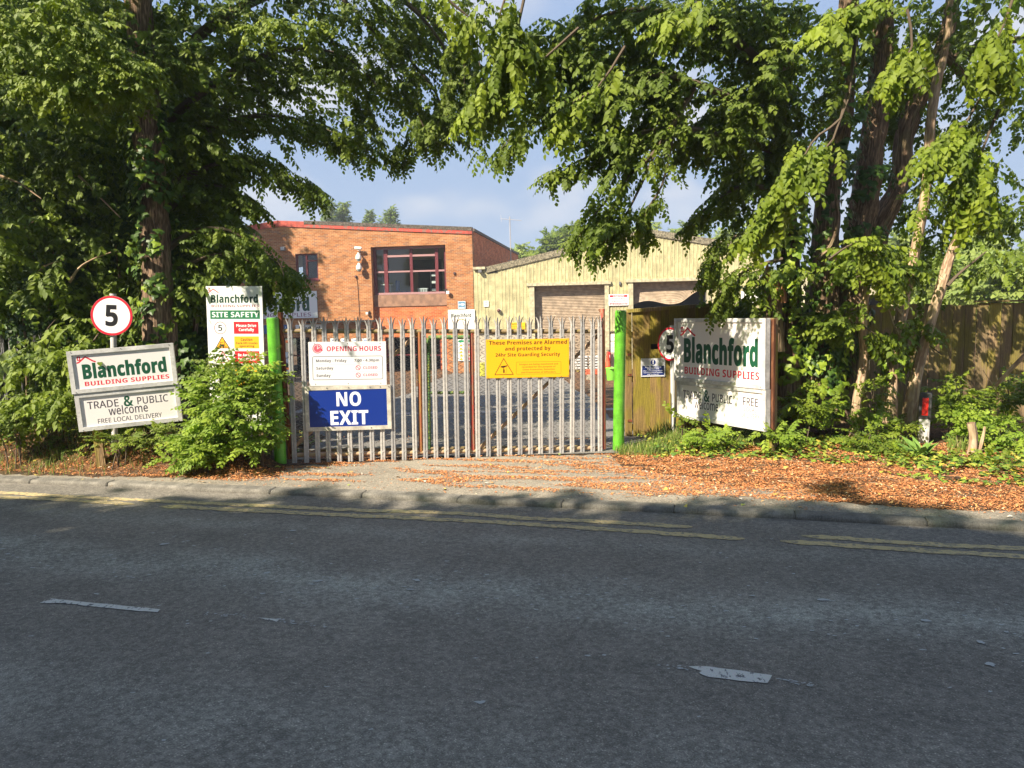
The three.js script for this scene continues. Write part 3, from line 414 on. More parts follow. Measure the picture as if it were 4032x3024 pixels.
{ // right board: turned towards traffic from the left
  const FR = new Frame(at(2664, 1450, 9.95), 1.08, 0);
  const x0 = FR.hit(2662, 1450)[0], x1 = FR.hit(3020, 1450)[0], y1 = FR.hit(2662, 1254)[1], y0 = FR.hit(2668, 1641)[1];
  const [g, w, h] = nameBoard('name_board', 'large white name board at the right, turned sideways in front of the ivy-clad trunks', FR, [x0, y0], [x1, y1], 0.375, (a, d) => print(a, d, 900, (c) => { c.fillStyle = '#e9e5e3'; c.fillRect(0, 0, a, d); welcome(c, a, d * 1.04, a * 0.05, a * 0.66); word(c, 'FREE', a * 0.86, d * 0.42, a * 0.175, d * 0.24, NAVY, { align: 'center', bold: false, fat: 0.02 }); word(c, 'LOCAL', a * 0.86, d * 0.6, a * 0.14, d * 0.13, NAVY, { align: 'center', bold: false }); word(c, 'DELIVERY', a * 0.86, d * 0.79, a * 0.2, d * 0.14, NAVY, { align: 'center', bold: false }); }), 0.06);
  const ply = std({ map: M.rawWood.map, color: lin(0.3, 0.24, 0.2), roughness: 0.9 });
  mesh('back_board', bx(w + 0.02, h * 0.98, 0.03, 0.02, 0, -0.085), ply, g); wpost('post', g, w * 0.46, -h / 2 - 0.55, h / 2, -0.15, M.board[1]); wpost('post', g, -w * 0.3, -h / 2 - 0.55, h / 2, -0.15, M.board[1]);
}
function speedSign(label, d, u, v, r, yaw, uBase, vBase) { // 5 mph roundel on a white pole
  const c = at(u, v, d), b = at(uBase, vBase, d), FS = new Frame(c, yaw, Math.atan2(b.x - c.x, c.y - b.y)), g = FS.place(thing('speed_sign', label, 'speed sign', 'round 5 mph signs on white poles')), h = c.y - b.y;
  mesh('plate', new THREE.CylinderGeometry(r, r, 0.006, 48).rotateX(Math.PI / 2), M.white, g);
  const S2 = 2 * r; mesh('printed_face', new THREE.CircleGeometry(r - 0.001, 48).translate(0, 0, 0.0042), print(S2, S2, 900, (c) => { c.fillStyle = '#cf2033'; c.fillRect(0, 0, S2, S2); c.fillStyle = '#f0f0f2'; c.beginPath(); c.arc(r, r, r * 0.885, 0, 7); c.fill(); word(c, '5', r * 1.0, r + r * 0.5, r * 0.66, r * 1.02, '#16161a', { align: 'center', fat: 0.035 }); }), g);
  mesh('pole', cyl(0.034, 0.034, h + 0.5 + r * 1.02, 0, (r * 1.02 - h - 0.5) / 2, -0.045, 20), M.white, g); mesh('pole_cap', cyl(0.036, 0.036, 0.02, 0, r * 1.02 + 0.01, -0.045, 20), M.white, g);
  for (const y of [-0.1, 0.1]) mesh('bracket', bx(0.1, 0.025, 0.02, 0, y, -0.012), M.galv, g);
}
speedSign('round 5 mph sign on a white pole, standing behind the left name board', 8.95, 440, 1243, 0.23, -0.12, 447, 1712);
speedSign('round 5 mph sign on a white pole, half hidden by the right name board', 10.1, 2639, 1355, 0.22, 0.95, 2644, 1716);
{ // site safety board behind the bush
  const FB = new Frame(at(930, 1350, 9.4), 0.05, -0.02), [x0, y1] = FB.hit(812, 1127), [x1] = FB.hit(1041, 1350), y0 = FB.hit(930, 1690)[1], w = x1 - x0, h = y1 - y0;
  const g = FB.place(thing('site_safety_board', 'tall white site safety board with green, red and yellow panels behind the bush', 'sign'), (x0 + x1) / 2, (y0 + y1) / 2);
  panel(g, 'p', w, h, 0.018, print(w, h, 700, (c) => {
    c.fillStyle = '#e9ebe9'; c.fillRect(0, 0, w, h); const q = w / 500, K = '#1a1a1a'; c.save(); c.scale(q, q);
    house(c, 22, 52, 88, '#a51e2c'); word(c, 'Blanchford', 36, 142, 432, 66, '#0c3b2c', { fat: 0.045 }); word(c, 'BUILDING SUPPLIES', 40, 182, 430, 22, '#7b2a3c', { bold: true });
    c.fillStyle = '#0e6a43'; c.fillRect(30, 208, 446, 76); word(c, 'SITE SAFETY', 42, 268, 424, 44, '#eef2ee');
    c.fillStyle = '#fff'; c.strokeStyle = '#b5202e'; c.lineWidth = 5; c.beginPath(); c.arc(116, 362, 52, 0, 7); c.stroke(); word(c, '5', 116, 388, 44, 52, K, { align: 'center' });
    const boxes = [[308, '#d3141f', '#fff', ['Please Drive', 'Carefully']], [436, '#f2b01c', K, ['Caution', 'Fork-lift trucks', 'operating']], [566, '#d3141f', '#fff', ['Be Aware of', 'Pedestrians']], [694, '#f2b01c', K, ['Caution', 'Trip', 'hazards']], [822, '#f2b01c', K, ['Caution', 'Overhead', 'loads']], [950, '#1d4f9c', '#fff', ['Hard hats', 'must be worn']]];
    boxes.forEach(([y, bg, fg, lines], i) => { c.fillStyle = bg; c.fillRect(238, y, 222, 106); lines.forEach((s, k) => word(c, s, 349, y + (lines.length === 2 ? 46 + k * 36 : [40, 68, 94][k]), (lines.length === 3 && k ? 0.88 : 0.9) * Math.min(222, s.length * 17), lines.length === 3 && k ? 17 : 25, fg, { align: 'center' }));
      if (i) { const tri = bg === '#d3141f' ? '#ececea' : '#f2b01c', yy = y + 4; c.fillStyle = tri; c.strokeStyle = bg === '#d3141f' ? '#b5202e' : K; c.lineWidth = 7; c.lineJoin = 'round'; c.beginPath(); c.moveTo(130, yy); c.lineTo(70, yy + 98); c.lineTo(192, yy + 98); c.closePath(); c.fill(); c.stroke(); c.fillStyle = K;
        if (i === 1) { c.fillRect(104, yy + 66, 40, 20); c.fillRect(112, yy + 46, 5, 24); c.fillRect(112, yy + 46, 26, 4); c.fillRect(148, yy + 40, 4, 48); c.fillRect(148, yy + 84, 20, 4); for (const x of [110, 138]) { c.beginPath(); c.arc(x, yy + 88, 6, 0, 7); c.fill(); } }
        else if (i === 2) { c.beginPath(); c.arc(132, yy + 40, 6, 0, 7); c.fill(); c.lineWidth = 7; c.strokeStyle = K; c.beginPath(); c.moveTo(132, yy + 48); c.lineTo(130, yy + 68); c.lineTo(118, yy + 90); c.moveTo(130, yy + 68); c.lineTo(144, yy + 90); c.moveTo(118, yy + 60); c.lineTo(131, yy + 52); c.lineTo(146, yy + 62); c.stroke(); }
        else { c.fillRect(126, yy + 40, 9, 32); c.beginPath(); c.arc(130, yy + 84, 6, 0, 7); c.fill(); } } });
    c.restore();
  }, { roughness: 0.5 }), 0, 0, 0);
  wpost('post', g, -w * 0.36, -h / 2 - 0.5, h * 0.45, -0.05, M.board[1], 0.08); wpost('post', g, w * 0.36, -h / 2 - 0.5, h * 0.45, -0.05, M.board[1], 0.08);
}
// ------------------------------------------------------------------ brick office building and the clad warehouse across the yard
const BASE = -1.3, FAC = new Frame(at(1868, 1300, 38).setY(BASE), 0.14), FH = (u, v, off = 0) => FAC.hit(u, v, off);
const brickTex = tex(1024, 1024, (() => { const tone = new Map(); const r = rng(5); return (x, y) => { // 32 bricks x 48 courses over 7.2 x 3.6 m
  const cy = y / 1024 * 48, row = Math.floor(cy), cx = x / 1024 * 32 + (row % 2) * 0.5, col = Math.floor(cx) % 32, fx = cx - Math.floor(cx), fy = cy - row, k = row * 32 + col; if (!tone.has(k)) tone.set(k, [r(), r()]);
  const [a, b] = tone.get(k), j = fx < 0.05 || fy < 0.15, n = 0.1 * (rt() - 0.5) + 0.06 * tnoise(x, y, 1024, 1024, 0.02); if (j) return [0.84 + n, 0.71 + n, 0.54 + n];
  const c = b > 0.86 ? [0.62, 0.42, 0.31] : a > 0.5 ? [0.81, 0.53, 0.33] : [0.76, 0.47, 0.28]; return c.map((q) => q * (0.9 + 0.2 * b) + n); }; })());
M.brick = std({ map: rep(brickTex, 1 / 7.2, 1 / 3.6), color: lin(0.64, 0.66, 0.66), roughness: 0.92 });
M.brickRed = std({ map: rep(brickTex, 1 / 7.2, 1 / 3.6), color: lin(0.86, 0.6, 0.54), roughness: 0.92 });
const stain = tex(512, 128, (x, y) => { const n = tnoise(x, y * 0.4, 512, 51.2, 0.05) + 0.7 * tnoise(x, y, 512, 128, 0.14, 4), k = sstep(0.0, 0.5, n); return [lerp(0.74, 0.5, k), lerp(0.28, 0.4, k), lerp(0.22, 0.35, k)].map((c) => c + 0.06 * (rt() - 0.5)); });
M.fascia = std({ map: rep(stain, 0.5, 3), roughness: 0.75 }); M.fasciaRed = std({ color: lin(0.55, 0.085, 0.05), roughness: 0.6, map: rep(mottle, 1) });
M.maroon = std({ color: lin(0.13, 0.02, 0.028), roughness: 0.45 }); M.spandrel = std({ color: lin(0.36, 0.2, 0.125), roughness: 0.7, map: rep(mottle, 0.7) });
M.cream = std({ color: lin(0.62, 0.55, 0.42), roughness: 0.9, map: rep(mottle, 0.6) }); M.room = std({ color: lin(0.55, 0.47, 0.36), roughness: 0.9 });
function holed(outer, holes, depth, z) { const s = new THREE.Shape(outer.map((p) => new THREE.Vector2(...p))); for (const h of holes) s.holes.push(new THREE.Path(h.map((p) => new THREE.Vector2(...p)))); return metric(new THREE.ExtrudeGeometry(s, { depth, bevelEnabled: false }).translate(0, 0, z)); }
const rect = (x0, y0, x1, y1) => [[x0, y0], [x1, y0], [x1, y1], [x0, y1]];
const fbox = (u0, v0, u1, v1) => { const um = (u0 + u1) / 2, vm = (v0 + v1) / 2; return [FH(u0, vm)[0], FH(um, v1)[1], FH(u1, vm)[0], FH(um, v0)[1]]; };   // x0, y0, x1, y1
{
  const g = FAC.place(thing('brick_building', 'two-storey red brick office with a red roof edge and a wide recessed window', 'building'));
  const xL = FH(600, 1100)[0], apex = FH(1094, 869), rT = FH(1864, 898), lT = [xL, FH(939, 889)[1] - 0.13 * (FH(939, 889)[0] - xL)], H = rT[1];
  const w1 = fbox(1164, 999, 1252, 1101), w0 = fbox(955, 1012, 1037, 1108), bay = [FH(1464, 1100)[0], 0.0, FH(1757, 1100)[0], FH(1610, 968)[1]];
  const o1 = [fbox(1110, 1330, 1222, 1480)[0], 0.02, fbox(1110, 1330, 1222, 1480)[2], FH(1170, 1328)[1]], o2 = [FH(1512, 1400)[0], 0.021, FH(1657, 1400)[0], FH(1600, 1328)[1]], o3 = [FH(1676, 1400)[0], 0.021, FH(1731, 1400)[0], FH(1700, 1332)[1]];
  mesh('wall', holed([[xL, 0], [bay[0], 0], [bay[0], bay[3]], [bay[2], bay[3]], [bay[2], 0], [0, 0], [0, H - 0.1], [apex[0], apex[1] - 0.1], [lT[0], lT[1] - 0.1]], [rect(...w1), rect(...w0), rect(...o1)], 0.4, -0.4), M.brick, g);
  const spT = FH(1610, 1158)[1], spB = FH(1610, 1206)[1], D = -0.5;
  mesh('bay_wall', holed(rect(bay[0], 0.0, bay[2], spB), [rect(...o2), rect(...o3)], 0.25, D - 0.05), M.brickRed, g);
  mesh('spandrel_panel', bx(bay[2] - bay[0] - 0.02, spT - spB - 0.02, 0.1, (bay[0] + bay[2]) / 2, (spT + spB) / 2, D + 0.2), M.spandrel, g);
  // side wall, roof, rear
  mesh('side_wall', bx(0.4, H - 0.12, 17, -0.201, (H - 0.12) / 2, -8.92), M.brickRed, g);
  mesh('roof', polygon([[xL, lT[1] - 0.32], [apex[0], apex[1] - 0.32], [-0.41, H - 0.32], [-0.41, H - 0.5], [apex[0], apex[1] - 0.5], [xL, lT[1] - 0.5]], 16.9, -17.35), std({ color: lin(0.12, 0.12, 0.12) }), g);
  mesh('coping', bx(0.5, 0.14, 17, -0.2, H - 0.04, -8.92), std({ color: lin(0.2, 0.17, 0.14), map: rep(mottle, 1), roughness: 0.95 }), g);
  // red roof edge in lengths
  const tops = [[xL, lT[1]], [FH(1010, 879)[0], lerp(lT[1], apex[1], (FH(1010, 879)[0] - xL) / (apex[0] - xL))], apex, ...[1198, 1352, 1519, 1690, 1842].map((u) => { const x = FH(u, 885)[0]; return [x, lerp(apex[1], H, (x - apex[0]) / (0 - apex[0]))]; }), [0.02, H]];
  for (let i = 0; i < tops.length - 1; i++) { const a = tops[i], b = tops[i + 1], q = 0.006; mesh('fascia_panel', polygon([[a[0] + q, a[1] - 0.29], [b[0] - q, b[1] - 0.29], [b[0] - q, b[1]], [a[0] + q, a[1]]], 0.12, -0.075, 0.004), i < 3 || i === tops.length - 2 ? M.fasciaRed : M.fascia, g); }
  for (let i = 0; i < tops.length - 1; i++) { const a = tops[i], b = tops[i + 1], q = 0.004; if (i > 2) mesh('gravel_edge', polygon([[a[0] + q, a[1] - 0.13], [b[0] - q, b[1] - 0.13], [b[0] - q, b[1] + 0.05], [a[0] + q, a[1] + 0.05]], 0.262, -0.2), std({ color: lin(0.26, 0.23, 0.2), map: rep(soilTex, 0.8), roughness: 1 }), g); }
  // small casement window
  const casement = (b, split) => { const [x0, y0, x1, y1] = b, f = 0.07, z = -0.12, w = mesh('window', [bx(x1 - x0, f, 0.09, (x0 + x1) / 2, y0 + f / 2, z), bx(x1 - x0, f, 0.09, (x0 + x1) / 2, y1 - f / 2, z), bx(f, y1 - y0 - 2 * f, 0.09, x0 + f / 2, (y0 + y1) / 2, z), bx(f, y1 - y0 - 2 * f, 0.09, x1 - f / 2, (y0 + y1) / 2, z), bx(f * 1.3, y1 - y0 - 2 * f, 0.08, lerp(x0, x1, 0.47), (y0 + y1) / 2, z), ...(split ? [bx((x1 - x0) * 0.46, f, 0.08, lerp(x0, x1, 0.74), lerp(y0, y1, 0.73), z)] : []), bx(x1 - x0 + 0.1, 0.07, 0.16, (x0 + x1) / 2, y0 - 0.035, -0.03)], M.maroon, g);
    mesh('pane', bx(x1 - x0 - 2 * f, y1 - y0 - 2 * f, 0.008, (x0 + x1) / 2, (y0 + y1) / 2, z - 0.02), phys({ color: lin(0.9, 0.93, 0.92), roughness: 0.03, transmission: 1, thickness: 0, specularIntensity: 2 }), w);
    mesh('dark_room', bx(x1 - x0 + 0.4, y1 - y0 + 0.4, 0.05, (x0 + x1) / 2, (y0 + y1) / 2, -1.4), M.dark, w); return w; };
  casement(w1, true); casement(w0, false);
  // wide window with its frame, panes, and the room behind it
  const X = (u) => FH(u, 1050, 0)[0], Y = (v) => FH(1610, v, 0)[1], z0 = D + 0.14, wx0 = bay[0] + 0.02, wx1 = bay[2] - 0.02, wy0 = spT, wy1 = bay[3] - 0.02, fr = [], vb = (x, w, y0, y1) => bx(w, y1 - y0, 0.12, x, (y0 + y1) / 2, z0), hb = (x0, x1, y, h, d = 0.1) => bx(x1 - x0, h, d, (x0 + x1) / 2, y, z0);
  const m1 = X(1512), m2 = X(1613), m3 = X(1714), t1 = Y(1005), t2 = Y(1067);
  fr.push(vb(wx0 + 0.07, 0.14, wy0, wy1), vb(wx1 - 0.06, 0.12, wy0, wy1), vb(m1, 0.19, wy0 + 0.1, wy1 - 0.1), vb(m2, 0.14, wy0 + 0.1, wy1 - 0.1), vb(m3, 0.16, wy0 + 0.1, wy1 - 0.1));
  for (const q of fr) mesh('mullion', q, M.maroon, g);
  const pale = std({ color: lin(0.36, 0.2, 0.2), roughness: 0.5 });
  for (const q of [hb(wx0 + 0.14, wx1 - 0.12, wy0 + 0.05, 0.1, 0.14), hb(wx0 + 0.14, wx1 - 0.12, wy1 - 0.05, 0.1), hb(wx0 + 0.14, m1 - 0.095, t2, 0.09), hb(m1 + 0.095, m2 - 0.07, t2, 0.08), hb(m2 + 0.07, m3 - 0.08, t2, 0.08), hb(m3 + 0.08, wx1 - 0.12, t2, 0.09), hb(m1 + 0.095, m2 - 0.07, t1, 0.1), hb(m2 + 0.07, m3 - 0.08, t1, 0.1)]) mesh('window_rail', q, pale, g);
  for (const [a, b] of [[wx0 + 0.14, m1 - 0.095], [m1 + 0.095, m2 - 0.07], [m2 + 0.07, m3 - 0.08], [m3 + 0.08, wx1 - 0.12]]) for (const [c, d] of [[wy0 + 0.1, t2 - 0.045], [t2 + 0.045, wy1 - 0.1]]) mesh('pane', bx(b - a, d - c, 0.008, (a + b) / 2, (c + d) / 2, z0 - 0.02), M.glass, g);
  const rm = (w, h, d, x, y, z, m, n = 'room_wall') => mesh(n, bx(w, h, d, x, y, z), m, g), xm = (wx0 + wx1) / 2, rw = wx1 - wx0 + 1.6, fy = wy0 - 0.65, cy = wy1 + 0.25, zb = -4.2;
  rm(rw, 0.1, 3.6, xm, fy, -2.3, std({ color: lin(0.2, 0.17, 0.14) }), 'room_floor'); rm(rw, 0.1, 3.6, xm, cy, -2.3, std({ color: lin(0.7, 0.68, 0.64) }), 'room_ceiling'); rm(rw, cy - fy, 0.1, xm, (cy + fy) / 2, zb, M.room); rm(0.1, cy - fy, 3.6, xm - rw / 2, (cy + fy) / 2, -2.3, M.room); rm(0.1, cy - fy, 3.6, xm + rw / 2, (cy + fy) / 2, -2.3, M.room);
  rm(X(1665) - X(1530), 2.2, 0.06, (X(1665) + X(1530)) / 2, fy + 1.5, zb + 0.1, M.dark, 'doorway'); rm(0.5, 0.9, 0.04, X(1748), lerp(wy0, wy1, 0.62), zb + 0.09, M.dark, 'picture'); rm(0.12, 1.9, 1.2, X(1560), fy + 1.1, -3.4, M.room);
  // things of the office, seen through the glass
  const put = (n, l, cat, geos, m) => { const t = FAC.place(thing(n, l, cat)); for (const [pn, ge, mm] of geos) mesh(pn, ge, mm ?? m, t); return t; };
  const white = std({ color: lin(0.72, 0.74, 0.74), roughness: 0.5 }), blue = std({ color: lin(0.08, 0.12, 0.32), roughness: 0.7 });
  put('side_table', 'white narrow table at the left end inside the wide upstairs window', 'table', [['top', bx(0.5, 0.06, 0.5, X(1503), wy0 + 0.52, -0.75), white], ['leg', bx(0.14, 1.1, 0.14, X(1498), wy0 - 0.06, -0.75), white], ['side_panel', bx(0.04, 1.0, 0.4, X(1511), wy0, -0.8), white]]);
  const ch = [X(1549), fy + 0.05, -1.5]; put('office_chair', 'blue office chair inside the wide upstairs window', 'chair', [['backrest', rb(0.12, 0.55, 0.45, 0.04, ch[0] - 0.25, fy + 1.12, ch[2]).rotateZ(0), blue], ['seat', rb(0.5, 0.1, 0.5, 0.04, X(1565), fy + 0.78, ch[2]), blue], ['stem', cyl(0.03, 0.03, 0.7, X(1565), fy + 0.4, ch[2]), M.galvDark], ['base', cyl(0.28, 0.3, 0.05, X(1565), fy + 0.08, ch[2], 5), M.black]]);
  const crate = []; for (let i = 0; i < 6; i++) crate.push(bx(0.04, 0.3, 0.02, X(1632) + i * 0.085, wy0 + 0.11, -0.62).rotateZ(0)); put('white_crate', 'small white slatted crate on the sill inside the wide upstairs window', 'crate', [['slats', crate, white], ['rim', bx(0.52, 0.05, 0.2, X(1632) + 0.21, wy0 + 0.27, -0.7), white], ['bottom_rim', bx(0.52, 0.05, 0.2, X(1632) + 0.21, wy0 + 0.0, -0.7), white]]);
  const lad = [bx(0.04, 1.1, 0.04, X(1679) - 0.1, wy0 + 0.6, -1.2), bx(0.04, 1.1, 0.04, X(1692), wy0 + 0.6, -1.2)], tr = [0, 1, 2].map((i) => bx(0.2, 0.12, 0.1, X(1685), wy0 + 0.24 + i * 0.36, -1.15)); put('letter_rack', 'wall rack with three white trays inside the right of the wide upstairs window', 'rack', [['rail', lad, M.galvDark], ...tr.map((t) => ['tray', t, white])]);
  // dark openings at yard level
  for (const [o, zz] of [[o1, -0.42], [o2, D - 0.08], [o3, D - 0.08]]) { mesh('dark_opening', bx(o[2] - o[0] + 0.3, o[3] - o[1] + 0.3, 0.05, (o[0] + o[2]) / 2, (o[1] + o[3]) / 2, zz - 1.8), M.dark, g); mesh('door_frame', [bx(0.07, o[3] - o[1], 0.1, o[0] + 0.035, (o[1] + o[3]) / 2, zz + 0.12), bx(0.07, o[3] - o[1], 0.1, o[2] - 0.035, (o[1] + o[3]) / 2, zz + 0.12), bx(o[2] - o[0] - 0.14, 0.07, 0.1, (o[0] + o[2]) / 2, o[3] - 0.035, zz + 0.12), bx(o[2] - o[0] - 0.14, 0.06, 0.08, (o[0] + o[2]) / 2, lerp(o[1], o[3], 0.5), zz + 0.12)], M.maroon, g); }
  mesh('canopy_rail', bx(X(1480) - X(1200), 0.1, 0.3, (X(1480) + X(1200)) / 2, FH(1340, 1266)[1], 0.15), M.dark, g);
}
{ // warehouse: ribbed cream cladding over a block plinth
  const g = FAC.place(thing('clad_warehouse', 'cream ribbed metal warehouse with a low gable and two roller shutter openings', 'building'));
  const P = (u, v) => FH(u, v), a0 = P(1871, 1059), a1 = P(1914, 1059), ap = P(2545, 909), re = P(2992, 978), rb2 = P(2992, 1320), yC = P(2300, 1304)[1];
  const d1 = [P(2104, 1150)[0], 0, P(2381, 1150)[0], P(2240, 1123)[1]], d2 = [P(2493, 1150)[0], 0, P(2782, 1150)[0], P(2640, 1108)[1]];
  const clad = std({ color: lin(0.62, 0.57, 0.31), roughness: 0.55, map: rep(mottle, 0.5) }), trim = std({ color: lin(0.64, 0.58, 0.38), roughness: 0.6, map: rep(mottle, 1.3) }), lich = std({ color: lin(0.5, 0.46, 0.34), roughness: 0.9, map: rep(soilTex, 0.7) });
  const top = (x) => x < a1[0] ? a1[1] : x < ap[0] ? lerp(a1[1], ap[1], (x - a1[0]) / (ap[0] - a1[0])) : lerp(ap[1], re[1], (x - ap[0]) / (re[0] - ap[0]));
  mesh('cladding', holed([[0.03, yC], [d1[0], yC], [d1[0], d1[3]], [d1[2], d1[3]], [d1[2], yC], [d2[0], yC], [d2[0], d2[3]], [d2[2], d2[3]], [d2[2], yC], [re[0], yC], re, ap, a1, [0.03, a1[1]]], [], 0.1, -0.1), clad, g);
  const ribs = [], bolts = [], n = Math.floor(re[0] / 0.172);
  const trap = (x, y0, y1) => polygon([[x - 0.03, 0], [x - 0.016, 0.015], [x + 0.016, 0.015], [x + 0.03, 0]].map(([p, q]) => [p, -q]), y1 - y0).rotateX(-Math.PI / 2).translate(0, y0, 0.001);
  for (let i = 1; i < n; i++) { const x = i * 0.172 + 0.03, T = top(x) - 0.05, inD = [d1, d2].find((d) => x > d[0] - 0.22 && x < d[2] + 0.22), y0 = inD ? inD[3] + 0.12 : yC + 0.02; if (x > a1[0] - 0.1 && x < P(1962, 1100)[0] && i % 2) continue; ribs.push(trap(x, y0, T)); for (const yy of [y0 + 0.12, lerp(y0, T, 0.5), T - 0.25]) if (i % 2) bolts.push(bx(0.035, 0.035, 0.012, x + 0.086, yy, 0.006)); }
  mesh('cladding_ribs', ribs, clad, g); mesh('fixing_bolts', bolts, std({ color: lin(0.3, 0.27, 0.15) }), g);
  mesh('block_plinth', [bx(d1[0] - 0.03, yC, 0.2, d1[0] / 2 + 0.015, yC / 2, -0.14), bx(d2[0] - d1[2], yC, 0.2, (d1[2] + d2[0]) / 2, yC / 2, -0.14), bx(re[0] - d2[2], yC, 0.2, (d2[2] + re[0]) / 2, yC / 2, -0.14)], M.cream, g);
  mesh('drip_flashing', [bx(d1[0], 0.04, 0.08, d1[0] / 2, yC - 0.022, 0.0), bx(d2[0] - d1[2], 0.04, 0.08, (d1[2] + d2[0]) / 2, yC - 0.022, 0.0)], std({ color: lin(0.25, 0.22, 0.13) }), g);
  const flash = (a, b, m) => polygon([[a[0], a[1] - 0.2], [b[0], b[1] - 0.2], [b[0], b[1] + 0.1], [a[0], a[1] + 0.1]], 0.11, -0.04);
  mesh('verge_flashing', flash(a1, ap), lich, g); mesh('verge_flashing', flash([ap[0] + 0.01, ap[1]], re), lich, g); mesh('eaves_flashing', bx(a1[0] - 0.05, 0.12, 0.2, a1[0] / 2, a0[1] + 0.03, 0.05), trim, g);
  mesh('gutter_end', bx(0.16, 0.14, 0.24, P(1893, 1068)[0], P(1893, 1068)[1], 0.13), M.galvDark, g); mesh('vent_slot', bx(P(1958, 1070)[0] - P(1921, 1070)[0], 0.09, 0.06, P(1940, 1070)[0], P(1940, 1069)[1] - 0.02, 0.0), M.dark, g);
  mesh('roof', polygon([[a1[0], a1[1] - 0.05], ap, re, [re[0], re[1] - 0.1], [ap[0], ap[1] - 0.12], [a1[0], a1[1] - 0.17]], 22, -22.1), std({ color: lin(0.35, 0.33, 0.27), map: rep(soilTex, 0.4) }), g);
  mesh('side_wall', bx(0.15, re[1] - 0.15, 22, re[0] - 0.08, (re[1] - 0.15) / 2, -11.2), clad, g); mesh('back_wall', bx(re[0], re[1], 0.15, re[0] / 2, re[1] / 2, -22), std({ color: lin(0.1, 0.1, 0.1) }), g);
  mesh('downpipe', cyl(0.07, 0.07, re[1] - 0.3, re[0] + 0.06, re[1] / 2 - 0.1, 0.06, 12), std({ color: lin(0.18, 0.2, 0.23), roughness: 0.5 }), g);
  for (const d of [d1, d2]) { mesh('door_surround', [bx(0.24, d[3], 0.06, d[0] - 0.12, d[3] / 2, 0.032), bx(0.2, d[3], 0.06, d[2] + 0.1, d[3] / 2, 0.032), bx(d[2] - d[0] + 0.66, 0.14, 0.12, (d[0] + d[2]) / 2 - 0.03, d[3] + 0.072, 0.062)], trim, g); }
  mesh('reveal', [d1, d2].flatMap((d) => [bx(0.08, d[3], 0.6, d[0] - 0.04, d[3] / 2, -0.41), bx(0.08, d[3], 0.6, d[2] + 0.04, d[3] / 2, -0.41), bx(d[2] - d[0], 0.08, 0.6, (d[0] + d[2]) / 2, d[3] + 0.04, -0.41)]), std({ color: lin(0.14, 0.13, 0.12) }), g);
  // roller shutters of curved slats
  const slat = 0.076, shut = std({ color: lin(0.5, 0.38, 0.26), roughness: 0.5, map: rep(mottle, 0.8) });
  function shutter(x0, x1, yt, yb, z, bend) { const cols = 28, prof = [[0, 0], [0.18, 0.013], [0.5, 0.019], [0.82, 0.013], [0.9, -0.004]], rows = []; for (let y = yt; y > yb - 1e-3; y -= slat) for (const [k, o] of prof) rows.push([y - k * slat, o]);
    const pos = [], uv = [], idx = []; for (const [y, o] of rows) for (let c = 0; c <= cols; c++) { const t = c / cols, q = bend ? bend(t, (yt - y) / (yt - yb)) : [0, 0]; pos.push(lerp(x0, x1, t), y + q[0], z + o + q[1]); uv.push(lerp(x0, x1, t), y); }
    for (let r = 0; r < rows.length - 1; r++) for (let c = 0; c < cols; c++) { const a = r * (cols + 1) + c, b = a + cols + 1; idx.push(a, b, a + 1, b, b + 1, a + 1); }
    const ge = new THREE.BufferGeometry(); ge.setAttribute('position', new THREE.Float32BufferAttribute(pos, 3)); ge.setAttribute('uv', new THREE.Float32BufferAttribute(uv, 2)); ge.setIndex(idx); ge.computeVertexNormals(); return ge; }
  mesh('roller_shutter', shutter(d1[0], d1[2], d1[3] + 0.02, 0.02, -0.36), shut, g);
  const b0 = P(2500, 1194)[1]; tag(mesh('roller_shutter', shutter(d2[0] + 0.04, d2[2] - 0.05, d2[3] + 0.02, b0, -0.36, (t, k) => [k * (0.48 * sstep(0.62, 1, t) + 0.06 * Math.sin(t * 3.1)) + 0.1 * k * k * Math.sin(t * 9), 0.32 * k * k * Math.sin(t * Math.PI)]), shut, g), 'bent, half-raised roller shutter');
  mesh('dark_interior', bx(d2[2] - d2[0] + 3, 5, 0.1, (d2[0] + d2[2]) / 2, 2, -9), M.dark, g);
}
function facSign(name, label, u0, v0, u1, v1, draw, { px = 160, t = 0.03, z = 0.035, cat = 'sign' } = {}) { const [x0, y0, x1, y1] = fbox(u0, v0, u1, v1), w = x1 - x0, h = y1 - y0, g = FAC.place(thing(name, label, cat), (x0 + x1) / 2, (y0 + y1) / 2, z); panel(g, 'p', w, h, t, print(w, h, px, (c) => draw(c, w, h))); return g; }
const fill = (c, w, h, col) => { c.fillStyle = col; c.fillRect(0, 0, w, h); };
facSign('wall_sign', 'big white name sign on the brick wall, cut off by the site safety board', 912, 1150, 1251, 1255, (c, w, h) => { fill(c, w, h, '#e8eaec'); house(c, w * 0.05, h * 0.25, w * 0.16, '#7b2440'); word(c, 'Blanchford', w * 0.08, h * 0.72, w * 0.84, h * 0.46, '#0f4a3e', { fat: 0.045 }); word(c, 'BUILDING SUPPLIES', w * 0.08, h * 0.94, w * 0.85, h * 0.14, '#7b2a5c', { bold: false }); });
facSign('small_name_sign', 'small white name sign low on the brick wall, behind the left pales', 1166, 1278, 1272, 1312, (c, w, h) => { fill(c, w, h, '#dfe0dd'); word(c, 'Blanchford', w * 0.12, h * 0.7, w * 0.8, h * 0.5, '#20302a', { fat: 0.04 }); word(c, 'BUILDING SUPPLIES', w * 0.12, h * 0.92, w * 0.8, h * 0.12, '#777'); });
